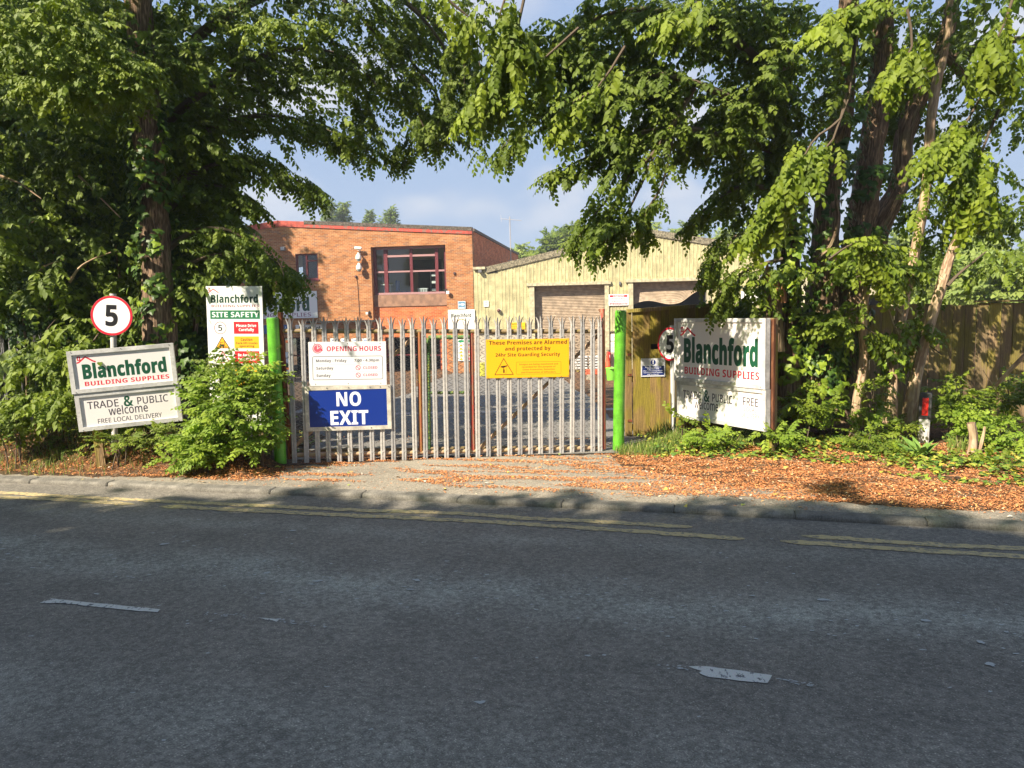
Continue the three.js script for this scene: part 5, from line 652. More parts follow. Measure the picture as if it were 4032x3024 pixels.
const leafMat = (t, o = {}) => phys({ color: lin(1, 1, 1), roughness: 0.62, transmission: t, thickness: 0, ior: 1.4, specularIntensity: 0.7, ...o });
M.leaf = leafMat(0.48); M.ivy = leafMat(0.15, { roughness: 0.45 }); M.leafDark = leafMat(0.3);
const PAL = { deep: [[0.09, 0.15, 0.006], [0.19, 0.265, 0.013]], mid: [[0.1, 0.17, 0.007], [0.22, 0.3, 0.015]], light: [[0.13, 0.205, 0.008], [0.27, 0.355, 0.018]], ivy: [[0.03, 0.07, 0.01], [0.08, 0.15, 0.022]], ivyLight: [[0.14, 0.23, 0.02], [0.28, 0.37, 0.035]], bush: [[0.18, 0.3, 0.02], [0.34, 0.46, 0.04]], far: [[0.22, 0.31, 0.06], [0.36, 0.44, 0.1]] };  // crown sprays: deep where shaded, light where sunlit, painted slightly apart
class Foliage {
  constructor(seed) { this.r = rng(seed); this.items = []; }
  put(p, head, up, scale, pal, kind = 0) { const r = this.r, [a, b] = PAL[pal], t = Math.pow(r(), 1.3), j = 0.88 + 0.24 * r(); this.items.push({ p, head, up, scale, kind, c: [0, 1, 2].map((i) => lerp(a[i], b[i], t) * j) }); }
  clump(c, [ru, rv, rd], n, { dir = [0, -0.3, 0], wild = 0.9, scale = 0.72, pal = 'mid', gap = -2, f = 1.1, shell = 0 } = {}) { // sprays through an ellipsoid, thinned to clusters by noise
    const r = this.r; let left = n, tries = n * 12;
    while (left > 0 && tries-- > 0) { const x = r() * 2 - 1, y = r() * 2 - 1, z = r() * 2 - 1, q = x * x + y * y + z * z; if (q > 1 || q < shell) continue; const p = V(c.x + x * ru, c.y + y * rv, c.z + z * rd); if (n3(p.x * f, p.y * f * 1.5, p.z * f) < gap) continue;
      const h = V(dir[0] + wild * (r() * 2 - 1) + 0.35 * x, dir[1] + 0.5 * wild * (r() * 2 - 1), dir[2] + wild * (r() * 2 - 1) + 0.35 * z).normalize(), u = V((r() - 0.5) * 0.9, 1, 0.35 + (r() - 0.5) * 0.9); this.put(p, h, u, scale * (0.75 + 0.5 * r()), Array.isArray(pal) ? pal[Math.floor(r() * pal.length)] : pal); left--; }
    return this;
  }
  along(pts, n, { spread = 0.3, pal = 'mid', scale = pal === 'light' ? 0.76 : 0.62, drop = 0.25, t0 = 0.15 } = {}) { n = Math.round(n * (pal === 'light' ? 1.05 : 1.25)); spread *= pal === 'light' ? 0.75 : 0.8; // sprays set along a limb, reaching outwards and hanging a little
    const c = new THREE.CatmullRomCurve3(pts), r = this.r;
    for (let i = 0; i < n; i++) { const t = lerp(t0, 1, Math.pow(r(), 0.8)), p = c.getPoint(t), d = c.getTangent(t), k = spread * (1.15 - 0.6 * t); p.add(V((r() - 0.5) * 2 * k, (r() - 0.65) * k, (r() - 0.5) * 2 * k)); const h = d.clone().multiplyScalar(0.7).add(V((r() - 0.5) * 1.5, -drop + (r() - 0.5) * 0.5, (r() - 0.5) * 1.5)).normalize(); this.put(p, h, V((r() - 0.5) * 0.7, 1, 0.3 + (r() - 0.5) * 0.7), scale * (0.75 + 0.5 * r()), pal); }
    return this;
  }
  ivy(pts, radius, n, { scale = 0.075, pal = 'ivy', front = true, depth = 0.08, t0 = 0, t1 = 1, gap = -2 } = {}) { // single ivy leaves over a trunk
    const c = new THREE.CatmullRomCurve3(pts), r = this.r; let tries = n * 6;
    while (n > 0 && tries-- > 0) { const t = lerp(t0, t1, r()), p = c.getPoint(t), th = front ? (r() - 0.5) * 3.6 : r() * 6.28, o = V(Math.sin(th), 0, Math.cos(th)); if (n3(p.x * 3 + o.x * 0.8, p.y * 2, p.z + o.z) < gap) continue; n--; p.addScaledVector(o, radius + 0.02 + depth * r() * r()); const up = o.clone().multiplyScalar(0.9).add(V((r() - 0.5) * 0.5, 0.35 + 0.4 * r(), (r() - 0.5) * 0.5)), h = V((r() - 0.5) * 1.2, -1, (r() - 0.5) * 1.2).addScaledVector(o, 0.35).normalize(); this.put(p, h, up, scale * (0.6 + 0.8 * r()), pal, 1); }
    return this;
  }
  build(parent, mat = M.leaf, geos = SPRAYS, name = 'crown') {
    const m = new THREE.Matrix4(), groups = [[0, geos, mat], [1, [ivyLeaf], M.ivy]];
    for (const [kind, gs, mm] of groups) { const its = this.items.filter((i) => i.kind === kind); if (!its.length) continue;
      gs.forEach((g, k) => { const sub = its.filter((_, i) => i % gs.length === k); if (!sub.length) return; const im = new THREE.InstancedMesh(g, mm, sub.length); im.name = kind ? 'ivy' : name; im.castShadow = im.receiveShadow = true; im.userData.kind = 'stuff';
        sub.forEach((s, i) => { const z = s.head.clone().normalize(), x = s.up.clone().cross(z).normalize(), y = z.clone().cross(x); m.makeBasis(x.multiplyScalar(s.scale), y.multiplyScalar(s.scale), z.multiplyScalar(s.scale)).setPosition(s.p); im.setMatrixAt(i, m); im.setColorAt(i, new THREE.Color().setRGB(...s.c)); });
        parent.add(im); }); }
    return this;
  }
}
const limb = (g, name, pts, radii, mat, sides = 9, rough = 0.14, step = 0.1) => mesh(name, tube(pts, radii, sides, step, rough, pts[0].x * 3), mat, g);
const L2 = (d, ...a) => a.map(([u, v, k]) => P2(u, v, k ?? d));
const treeTag = (name, label, group) => thing(name, label, 'tree', group);
// ------------------------------------------------------------------ trees
{ // left tree over the bank
  const g = treeTag('broadleaf_tree', 'big ivy-clad tree on the left bank, its branches spreading right over the gate'), F = new Foliage(201);
  const tr = L2(9.45, [352, 905], [345, 760], [338, 560], [330, 420], [318, 280], [306, 140], [296, -60], [300, -260], [330, -420]); limb(g, 'trunk', tr, [0.28, 0.2, 0.17, 0.165, 0.16, 0.15, 0.14, 0.12, 0.08], M.bark, 14, 0.16);
  const t2 = L2(10.8, [150, 900], [128, 700], [112, 560], [80, 440], [20, 330], [-60, 230], [-160, 60]); limb(g, 'trunk', t2, [0.16, 0.13, 0.12, 0.11, 0.1, 0.08, 0.05], M.bark, 10, 0.15);
  const t3 = L2(10.5, [205, 880], [188, 700], [172, 520], [150, 360], [120, 200], [60, -40]); limb(g, 'trunk', t3, [0.1, 0.09, 0.08, 0.07, 0.06, 0.04], M.bark, 8, 0.15);
  const br = (pts, r, n, o) => { limb(g, 'branch', pts, r, M.twig, 6, 0.1, 0.15); if (n) F.along(pts, n, o); };
  // boughs reaching right, each with layered sprays
  const D = 10;
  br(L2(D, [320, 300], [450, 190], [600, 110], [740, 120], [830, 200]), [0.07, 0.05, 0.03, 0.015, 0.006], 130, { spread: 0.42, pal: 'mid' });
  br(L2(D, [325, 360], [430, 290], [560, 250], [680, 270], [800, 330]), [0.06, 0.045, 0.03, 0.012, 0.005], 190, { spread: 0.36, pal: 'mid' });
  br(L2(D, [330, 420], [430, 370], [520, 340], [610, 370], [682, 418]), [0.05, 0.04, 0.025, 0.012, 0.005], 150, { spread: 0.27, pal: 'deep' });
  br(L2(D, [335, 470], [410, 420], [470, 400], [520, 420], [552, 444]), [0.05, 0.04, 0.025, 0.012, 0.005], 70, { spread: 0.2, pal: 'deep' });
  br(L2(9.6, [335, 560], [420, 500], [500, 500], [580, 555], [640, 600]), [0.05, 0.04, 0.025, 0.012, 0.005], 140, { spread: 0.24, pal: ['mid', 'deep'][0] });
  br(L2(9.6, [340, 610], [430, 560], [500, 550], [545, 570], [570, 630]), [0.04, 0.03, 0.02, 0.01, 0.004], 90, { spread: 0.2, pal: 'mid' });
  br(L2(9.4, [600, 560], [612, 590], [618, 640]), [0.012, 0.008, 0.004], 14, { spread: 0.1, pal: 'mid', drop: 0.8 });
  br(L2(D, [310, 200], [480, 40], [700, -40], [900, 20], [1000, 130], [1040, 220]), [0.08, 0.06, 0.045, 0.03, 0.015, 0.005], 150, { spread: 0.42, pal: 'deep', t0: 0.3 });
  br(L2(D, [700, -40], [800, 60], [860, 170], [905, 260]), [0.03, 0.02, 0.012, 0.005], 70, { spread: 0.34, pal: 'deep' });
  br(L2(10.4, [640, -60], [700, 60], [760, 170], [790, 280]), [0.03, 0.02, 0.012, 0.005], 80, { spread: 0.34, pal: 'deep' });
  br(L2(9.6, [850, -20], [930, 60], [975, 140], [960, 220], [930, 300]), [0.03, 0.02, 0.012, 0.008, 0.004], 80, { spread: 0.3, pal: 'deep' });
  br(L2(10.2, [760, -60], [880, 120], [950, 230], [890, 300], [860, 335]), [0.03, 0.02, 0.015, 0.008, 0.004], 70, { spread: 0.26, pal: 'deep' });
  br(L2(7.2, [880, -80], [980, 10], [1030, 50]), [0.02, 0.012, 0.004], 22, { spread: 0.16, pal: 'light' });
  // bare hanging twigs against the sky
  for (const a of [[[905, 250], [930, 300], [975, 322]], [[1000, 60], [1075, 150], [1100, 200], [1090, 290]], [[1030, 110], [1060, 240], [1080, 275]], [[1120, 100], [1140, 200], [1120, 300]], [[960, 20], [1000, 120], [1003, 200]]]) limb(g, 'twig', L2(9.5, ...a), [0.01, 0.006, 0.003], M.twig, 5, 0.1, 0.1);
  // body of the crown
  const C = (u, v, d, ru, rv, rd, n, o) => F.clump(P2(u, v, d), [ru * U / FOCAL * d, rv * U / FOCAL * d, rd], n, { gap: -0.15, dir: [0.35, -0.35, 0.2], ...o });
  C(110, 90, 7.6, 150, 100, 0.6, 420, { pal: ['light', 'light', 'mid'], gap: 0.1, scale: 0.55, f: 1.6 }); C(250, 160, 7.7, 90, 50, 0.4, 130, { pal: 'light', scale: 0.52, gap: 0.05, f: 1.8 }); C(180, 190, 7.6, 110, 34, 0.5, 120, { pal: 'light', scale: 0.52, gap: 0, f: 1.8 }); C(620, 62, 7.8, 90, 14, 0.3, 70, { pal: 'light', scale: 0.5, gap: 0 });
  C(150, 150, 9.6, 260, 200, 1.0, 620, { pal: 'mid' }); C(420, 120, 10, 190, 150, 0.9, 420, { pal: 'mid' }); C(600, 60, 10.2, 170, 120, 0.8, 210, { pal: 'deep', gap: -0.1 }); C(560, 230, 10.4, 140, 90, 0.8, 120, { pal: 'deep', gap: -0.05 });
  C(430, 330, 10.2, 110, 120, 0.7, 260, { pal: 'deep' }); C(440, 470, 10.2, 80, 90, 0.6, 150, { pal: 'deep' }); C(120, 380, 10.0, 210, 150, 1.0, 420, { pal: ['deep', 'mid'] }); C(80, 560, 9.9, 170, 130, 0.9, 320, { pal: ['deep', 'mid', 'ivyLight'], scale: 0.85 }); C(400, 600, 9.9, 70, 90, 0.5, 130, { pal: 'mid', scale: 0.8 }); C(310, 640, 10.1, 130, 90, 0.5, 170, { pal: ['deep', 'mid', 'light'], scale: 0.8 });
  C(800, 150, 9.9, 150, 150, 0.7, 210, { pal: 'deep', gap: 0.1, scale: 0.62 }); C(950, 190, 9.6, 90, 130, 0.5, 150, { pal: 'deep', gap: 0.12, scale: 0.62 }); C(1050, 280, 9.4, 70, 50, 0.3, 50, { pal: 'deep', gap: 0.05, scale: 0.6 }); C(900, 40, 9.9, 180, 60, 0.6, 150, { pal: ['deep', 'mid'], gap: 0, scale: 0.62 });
  // upper crown beyond the top of the frame
  F.clump(V(-9.5, 8.3, -7.0), [4, 2.0, 1.7], 270, { scale: 1.9, pal: 'mid', gap: -0.1 }); F.clump(V(-4.3, 8.6, -8.4), [3.2, 1.9, 1.9], 220, { scale: 1.8, pal: 'mid', gap: -0.1 }); F.clump(V(-7, 9.5, -11), [4, 3, 2.6], 300, { scale: 2, pal: 'deep' });
  // ivy
  F.ivy(tr, 0.19, 620, { t1: 0.66, gap: -0.02, depth: 0.14 }); F.ivy(tr, 0.19, 160, { t1: 0.62, pal: 'ivyLight', gap: 0.05, depth: 0.14 }); F.ivy(t2, 0.14, 500, { t1: 0.8 }); F.ivy(t3, 0.12, 500, { depth: 0.25 });
  F.build(g);
}
{ // ivy thicket filling the bank below the left tree
  const g = thing('ivy_thicket', 'dark ivy-covered thicket on the left bank, behind the tilted name board', 'thicket'), F = new Foliage(211), C = (u, v, d, ru, rv, rd, n, o) => F.clump(P2(u, v, d), [ru * U / FOCAL * d, rv * U / FOCAL * d, rd], n, { gap: -0.2, dir: [0, -0.3, 0.5], ...o });
  for (const [a, b, c, r] of [[150, 890, 60, 0.03], [60, 880, 20, 0.02], [400, 890, 420, 0.04], [260, 880, 250, 0.03], [300, 880, 380, 0.025]]) limb(g, 'stem', L2(10, [a, b], [(a + c) / 2 + 12, 700], [c, 520]), [r, r * 0.8, r * 0.5], M.bark, 7);
  for (const a of [[[0, 530], [40, 500], [85, 470]], [[60, 640], [90, 580], [140, 560]], [[150, 610], [170, 580], [200, 560], [240, 545]], [[170, 380], [210, 420], [260, 470]], [[0, 380], [40, 395], [90, 430]]]) limb(g, 'branch', L2(9.4, ...a), [0.018, 0.012, 0.006], M.barkPale, 6, 0.15, 0.08);
  const leafy = (u, v, d, ru, rv, n, pal, s = 0.085) => { const c = P2(u, v, d), r = F.r; for (let i = 0; i < n; i++) { const x = r() * 2 - 1, y = r() * 2 - 1; if (x * x + y * y > 1) continue; const p = V(c.x + x * ru * U / FOCAL * d, c.y + y * rv * U / FOCAL * d, c.z + (r() - 0.5) * 0.7); if (n3(p.x * 2, p.y * 2, p.z * 2) < -0.25) continue; F.put(p, V((r() - 0.5) * 1.4, -1, (r() - 0.1) * 0.9).normalize(), V((r() - 0.5) * 0.8, 0.5, 1), s * (0.5 + 0.8 * r()), pal, 1); } };
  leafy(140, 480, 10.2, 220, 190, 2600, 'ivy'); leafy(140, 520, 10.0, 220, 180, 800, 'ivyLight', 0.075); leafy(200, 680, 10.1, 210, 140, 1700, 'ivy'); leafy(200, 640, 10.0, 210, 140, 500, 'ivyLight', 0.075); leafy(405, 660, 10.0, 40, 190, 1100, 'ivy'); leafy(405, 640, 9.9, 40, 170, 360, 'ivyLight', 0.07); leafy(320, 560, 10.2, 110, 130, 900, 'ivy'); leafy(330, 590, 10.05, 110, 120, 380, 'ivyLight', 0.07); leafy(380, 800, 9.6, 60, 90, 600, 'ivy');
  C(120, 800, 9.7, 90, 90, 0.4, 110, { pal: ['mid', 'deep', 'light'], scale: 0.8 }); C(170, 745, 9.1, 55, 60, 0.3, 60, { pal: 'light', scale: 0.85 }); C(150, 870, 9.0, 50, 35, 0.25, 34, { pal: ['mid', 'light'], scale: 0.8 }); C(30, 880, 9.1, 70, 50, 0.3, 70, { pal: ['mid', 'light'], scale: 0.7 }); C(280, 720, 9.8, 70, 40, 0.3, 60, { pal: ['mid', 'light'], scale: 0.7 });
  for (const [a, p, q] of [[[160, 770], [100, 720], [120, 690]], [[200, 740], [240, 690], [250, 700]]]) limb(g, 'branch', L2(9.2, a, p, q), [0.012, 0.008, 0.004], M.twig, 5);
  F.build(g);
}
{ // dark trees behind the bank close the view
  const g = treeTag('screen_tree', 'dark dense tree standing behind the ivy on the left bank'), F = new Foliage(221), C = (u, v, d, ru, rv, rd, n, o) => F.clump(P2(u, v, d), [ru * U / FOCAL * d, rv * U / FOCAL * d, rd], n, { gap: -0.35, scale: 1.6, pal: 'deep', ...o });
  limb(g, 'trunk', L2(13.5, [160, 900], [150, 500], [140, 100]), [0.25, 0.2, 0.12], M.bark, 9); limb(g, 'branch', L2(13.5, [150, 500], [260, 330], [380, 200]), [0.1, 0.07, 0.03], M.bark, 7); limb(g, 'branch', L2(13.5, [150, 560], [40, 400], [-60, 200]), [0.1, 0.07, 0.03], M.bark, 7);
  C(120, 150, 13, 300, 200, 1.2, 700, {}); C(100, 480, 13, 290, 220, 1.2, 800, {}); C(130, 780, 12.6, 300, 140, 0.9, 500, {}); C(340, 620, 12.6, 110, 180, 0.7, 260, {}); C(350, 380, 12.8, 100, 180, 0.8, 300, {}); F.build(g, M.leafDark, BIG);
}
{ // right tree: a stool of big stems
  const g = treeTag('broadleaf_tree', 'big many-stemmed tree at the right, its crown hanging over the sign and gate'), F = new Foliage(301);
  const Z = (d, ...a) => a.map(([x, y, k]) => at(2688 + x / 1.646, y / 1.646, k ?? d));        // measured on an enlargement of the upper right
  const sb = [...L2(9.75, [1760, 905], [1765, 800], [1775, 700]), ...Z(9.8, [925, 1500], [965, 1100], [1030, 800], [1060, 450], [1075, 100], [1085, -250])];
  limb(g, 'trunk', sb, [0.42, 0.31, 0.2, 0.16, 0.135, 0.13, 0.125, 0.12, 0.08], M.bark, 14, 0.16);
  const sc = [...L2(9.9, [1800, 900], [1815, 760]), ...Z(9.95, [1135, 1560], [1185, 1250], [1230, 900], [1285, 500], [1300, 100], [1320, -300])]; limb(g, 'trunk', sc, [0.34, 0.26, 0.18, 0.155, 0.15, 0.145, 0.12, 0.08], M.bark, 14, 0.14);
  const sd = Z(10.2, [1180, 1720], [1270, 1480], [1400, 1200], [1440, 860], [1560, 560], [1680, 320], [1740, 60], [1760, -200]); limb(g, 'trunk', sd, [0.2, 0.15, 0.12, 0.115, 0.11, 0.1, 0.09, 0.06], M.bark, 12, 0.18);
  const sd2 = Z(10.2, [1680, 330], [1760, 420], [1850, 540], [1870, 640]); limb(g, 'branch', sd2, [0.08, 0.06, 0.05, 0.03], M.bark, 8, 0.15);
  const sf = Z(10.2, [1740, 400], [1860, 330], [2060, 270], [2300, 250]); limb(g, 'branch', sf, [0.07, 0.06, 0.05, 0.04], M.bark, 8, 0.15);
  const sa = [...L2(9.6, [1702, 880], [1705, 740]), ...Z(9.6, [690, 1500], [650, 1200], [665, 900], [640, 700], [600, 580], [500, 450], [390, 340], [250, 200]),]; limb(g, 'trunk', sa, [0.18, 0.14, 0.1, 0.085, 0.085, 0.085, 0.1, 0.085, 0.07, 0.04], M.bark, 11, 0.2);
  limb(g, 'branch', Z(9.6, [640, 640], [660, 420], [610, 250], [560, 50], [520, -200]), [0.11, 0.1, 0.09, 0.07, 0.04], M.bark, 9, 0.22); limb(g, 'branch', Z(9.9, [500, 645], [420, 740], [320, 850], [235, 895]), [0.06, 0.05, 0.03, 0.015], M.bark, 7, 0.15);
  // broken stump with torn wood
  limb(g, 'stump', L2(9.4, [1672, 760], [1668, 660], [1660, 610], [1655, 580]), [0.13, 0.11, 0.09, 0.03], M.bark, 9, 0.3, 0.05); for (const [u, v, w, h] of [[1657, 570, 9, 26], [1674, 590, 9, 24], [1690, 612, 8, 26]]) limb(g, 'torn_wood', L2(9.28, [u + 4, v + h + 16], [u + 1, v + h], [u, v]), [w * 0.0052, w * 0.006, 0.006], M.rawWood, 6, 0.3, 0.03);
  // cable-like dead climber stems
  limb(g, 'climber', L2(9.45, [1765, 560], [1795, 530], [1808, 480], [1806, 420]), [0.022, 0.022, 0.02, 0.016], M.bark, 6); limb(g, 'climber', L2(9.5, [1745, 810], [1755, 740], [1780, 690], [1790, 600], [1812, 500]), [0.01, 0.012, 0.012, 0.01, 0.008], M.bark, 5);
  const br = (pts, r, n, o) => { limb(g, 'branch', pts, r, M.twig, 6, 0.1, 0.15); if (n) F.along(pts, n, o); };
  // boughs sweeping left over the gate
  br(L2(8.7, [1690, 170, 9.6], [1540, 60], [1380, 20], [1250, 60], [1190, 130]), [0.06, 0.045, 0.03, 0.015, 0.005], 120, { spread: 0.34, pal: 'deep' });
  br(L2(8.6, [1692, 290, 9.6], [1530, 190], [1400, 160], [1300, 190], [1215, 260]), [0.05, 0.04, 0.025, 0.012, 0.005], 130, { spread: 0.3, pal: 'deep' });
  br(L2(8.6, [1690, 330, 9.6], [1480, 280], [1370, 290], [1290, 330], [1200, 370]), [0.05, 0.04, 0.02, 0.012, 0.004], 90, { spread: 0.2, pal: 'deep' });
  br(L2(8.6, [1400, 160], [1250, 210], [1140, 260], [1080, 325]), [0.02, 0.014, 0.009, 0.004], 46, { spread: 0.17, pal: 'deep' });
  br(L2(8.5, [1500, 190], [1420, 320], [1330, 410], [1280, 470], [1245, 520]), [0.03, 0.025, 0.016, 0.01, 0.004], 66, { spread: 0.22, pal: 'deep' });
  br(L2(8.5, [1420, 320], [1370, 430], [1330, 500], [1290, 535]), [0.016, 0.012, 0.008, 0.004], 30, { spread: 0.16, pal: 'deep' });
  br(L2(8.5, [1460, 260], [1430, 400], [1395, 460], [1392, 500]), [0.016, 0.012, 0.008, 0.004], 28, { spread: 0.15, pal: 'deep' });
  br(L2(9.2, [1690, 420], [1610, 400], [1540, 440], [1490, 480]), [0.04, 0.03, 0.015, 0.005], 60, { spread: 0.2, pal: 'deep' });
  br(L2(9.2, [1690, 500], [1610, 500], [1550, 545], [1535, 590]), [0.03, 0.02, 0.012, 0.005], 60, { spread: 0.2, pal: 'deep' });
  br(L2(9.2, [1690, 560], [1620, 580], [1570, 620], [1560, 660]), [0.03, 0.02, 0.012, 0.005], 50, { spread: 0.16, pal: 'deep' });
  // sunlit sprays hanging in front, their leaf colour painted a little lighter too
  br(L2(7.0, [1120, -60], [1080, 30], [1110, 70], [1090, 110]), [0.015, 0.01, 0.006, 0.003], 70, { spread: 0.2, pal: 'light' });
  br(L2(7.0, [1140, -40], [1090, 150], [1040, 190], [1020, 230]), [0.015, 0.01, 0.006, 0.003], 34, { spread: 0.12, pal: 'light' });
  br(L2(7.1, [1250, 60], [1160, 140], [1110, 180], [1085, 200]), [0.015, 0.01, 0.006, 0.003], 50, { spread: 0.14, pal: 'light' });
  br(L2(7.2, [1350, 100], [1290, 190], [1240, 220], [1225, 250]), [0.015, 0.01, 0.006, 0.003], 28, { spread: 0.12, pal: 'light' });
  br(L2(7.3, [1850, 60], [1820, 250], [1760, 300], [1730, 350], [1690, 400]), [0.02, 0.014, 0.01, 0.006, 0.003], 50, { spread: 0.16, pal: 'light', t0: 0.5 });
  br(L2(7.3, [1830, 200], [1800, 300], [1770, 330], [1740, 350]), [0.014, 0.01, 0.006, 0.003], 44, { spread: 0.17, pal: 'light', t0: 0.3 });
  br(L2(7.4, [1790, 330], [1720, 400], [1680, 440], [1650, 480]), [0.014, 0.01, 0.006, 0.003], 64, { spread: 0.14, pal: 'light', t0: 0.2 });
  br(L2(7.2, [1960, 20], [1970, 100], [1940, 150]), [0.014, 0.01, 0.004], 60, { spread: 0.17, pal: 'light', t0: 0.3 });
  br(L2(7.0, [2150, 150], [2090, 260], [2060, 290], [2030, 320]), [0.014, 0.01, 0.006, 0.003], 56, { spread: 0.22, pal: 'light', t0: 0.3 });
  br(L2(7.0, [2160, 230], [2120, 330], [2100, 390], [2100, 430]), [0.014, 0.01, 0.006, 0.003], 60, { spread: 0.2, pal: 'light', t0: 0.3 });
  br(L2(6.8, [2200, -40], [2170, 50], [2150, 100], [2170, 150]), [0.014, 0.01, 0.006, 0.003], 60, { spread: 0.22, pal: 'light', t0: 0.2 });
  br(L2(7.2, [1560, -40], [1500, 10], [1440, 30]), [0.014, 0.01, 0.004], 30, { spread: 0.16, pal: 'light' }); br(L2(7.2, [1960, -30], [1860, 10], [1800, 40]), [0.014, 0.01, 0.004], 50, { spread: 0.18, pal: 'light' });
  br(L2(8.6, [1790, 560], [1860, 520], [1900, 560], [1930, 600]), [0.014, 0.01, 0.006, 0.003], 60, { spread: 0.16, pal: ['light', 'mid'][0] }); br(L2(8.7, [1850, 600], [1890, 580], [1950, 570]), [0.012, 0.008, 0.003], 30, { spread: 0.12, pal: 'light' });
  const C = (u, v, d, ru, rv, rd, n, o) => F.clump(P2(u, v, d), [ru * U / FOCAL * d, rv * U / FOCAL * d, rd], n, { gap: -0.1, dir: [-0.35, -0.4, 0.25], ...o });
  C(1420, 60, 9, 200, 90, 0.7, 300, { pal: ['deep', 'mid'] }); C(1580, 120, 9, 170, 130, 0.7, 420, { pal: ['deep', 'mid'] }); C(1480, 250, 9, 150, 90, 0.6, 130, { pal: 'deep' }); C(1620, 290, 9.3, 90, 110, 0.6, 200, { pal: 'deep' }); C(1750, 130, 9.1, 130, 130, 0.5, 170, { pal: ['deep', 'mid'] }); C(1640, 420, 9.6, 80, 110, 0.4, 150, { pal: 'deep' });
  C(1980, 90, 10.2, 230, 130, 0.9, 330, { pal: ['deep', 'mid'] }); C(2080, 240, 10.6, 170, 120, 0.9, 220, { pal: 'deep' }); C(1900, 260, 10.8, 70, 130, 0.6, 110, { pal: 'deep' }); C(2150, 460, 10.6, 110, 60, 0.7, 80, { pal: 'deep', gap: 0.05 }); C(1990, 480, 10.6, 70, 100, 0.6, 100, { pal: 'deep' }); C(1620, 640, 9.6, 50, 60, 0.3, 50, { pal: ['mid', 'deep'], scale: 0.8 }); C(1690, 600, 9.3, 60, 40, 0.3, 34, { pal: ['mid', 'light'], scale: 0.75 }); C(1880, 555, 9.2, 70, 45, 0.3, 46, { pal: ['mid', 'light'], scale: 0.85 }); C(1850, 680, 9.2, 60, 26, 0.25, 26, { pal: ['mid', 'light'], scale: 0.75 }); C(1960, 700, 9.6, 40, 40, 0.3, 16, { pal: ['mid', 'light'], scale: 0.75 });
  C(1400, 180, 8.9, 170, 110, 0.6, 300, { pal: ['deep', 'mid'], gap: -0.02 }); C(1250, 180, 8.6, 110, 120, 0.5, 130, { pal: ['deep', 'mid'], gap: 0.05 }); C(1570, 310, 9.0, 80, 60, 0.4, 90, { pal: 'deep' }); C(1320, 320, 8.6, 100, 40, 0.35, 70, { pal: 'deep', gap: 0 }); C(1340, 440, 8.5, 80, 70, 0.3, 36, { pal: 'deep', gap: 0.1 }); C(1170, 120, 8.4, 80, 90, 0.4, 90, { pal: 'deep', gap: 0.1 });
  // upper crown beyond the top of the frame
  F.clump(V(0.6, 7.9, -7.3), [3.6, 1.8, 1.0], 170, { scale: 1.8, pal: 'mid', gap: -0.05 }); F.clump(V(4.2, 8.2, -8.6), [3.6, 2.2, 2.0], 110, { scale: 1.9, pal: 'mid', gap: -0.1 }); F.clump(V(8, 8.0, -9.5), [3.2, 2.6, 2.5], 70, { scale: 2, pal: 'mid', gap: -0.1 }); F.clump(V(3.5, 10.5, -10), [4, 2.2, 2.6], 220, { scale: 2.1, pal: 'deep' });
  F.ivy(sb, 0.34, 420, { t1: 0.24, gap: -0.2 }); F.ivy(sb, 0.26, 500, { t0: 0.15, t1: 0.8 }); F.ivy(sa, 0.16, 420, { t0: 0.05, t1: 0.42, pal: 'ivyLight', depth: 0.2, scale: 0.085 }); F.ivy(sa, 0.15, 700, { t0: 0.1, t1: 0.95, depth: 0.15 }); F.ivy(sc, 0.26, 240, { t0: 0.1, t1: 0.5, gap: 0 }); F.ivy(sb, 0.36, 200, { t1: 0.25, pal: 'ivyLight', scale: 0.085 });
  F.build(g);
}
// three slim pale trunks on the right verge
function slim(name, label, pts, radii, extra) { const g = treeTag(name, label), F = new Foliage(400 + used.get(name)); limb(g, 'trunk', pts, radii, M.barkPale, 11, 0.1, 0.06); extra?.(g, F); if (F.items.length) F.build(g); return g; }
const Z4 = (d, ...a) => a.map(([x, y, k]) => at(3000 + x / 1.746, 1000 + y / 1.746, k ?? d));
slim('slim_tree', 'slim pale trunk cut off at fence height, left of the three on the right verge', Z4(9.3, [628, 1290], [645, 1120], [652, 1020], [690, 820], [700, 660], [692, 480], [705, 330], [722, 228]), [0.062, 0.058, 0.055, 0.055, 0.05, 0.05, 0.047, 0.04], (g, F) => { mesh('cut_end', new THREE.CircleGeometry(0.04, 12).rotateX(-Math.PI / 2 + 0.3).translate(...Z4(9.3, [722, 226])[0].toArray()), M.rawWood, g); const b = Z4(9.2, [690, 500], [640, 470], [560, 470], [480, 440]); limb(g, 'branch', b, [0.012, 0.008, 0.005, 0.003], M.twig, 5); F.along(b, 30, { spread: 0.16, pal: 'light', scale: 0.85 }); const c = Z4(9.25, [705, 500], [760, 540], [820, 570]); limb(g, 'branch', c, [0.01, 0.006, 0.003], M.twig, 5); F.along(c, 22, { spread: 0.13, pal: 'mid', scale: 0.8 }); });
const t2p = [...Z4(9.5, [880, 1180], [890, 1000], [908, 760], [945, 520], [995, 260], [1050, 0]), ...[[1535, 1560], [1580, 1180], [1608, 800], [1650, 520], [1690, 380], [1730, 120], [1750, -200]].slice(1).map(([x, y]) => at(2688 + x / 1.646 - 0, y / 1.646, 9.6))];
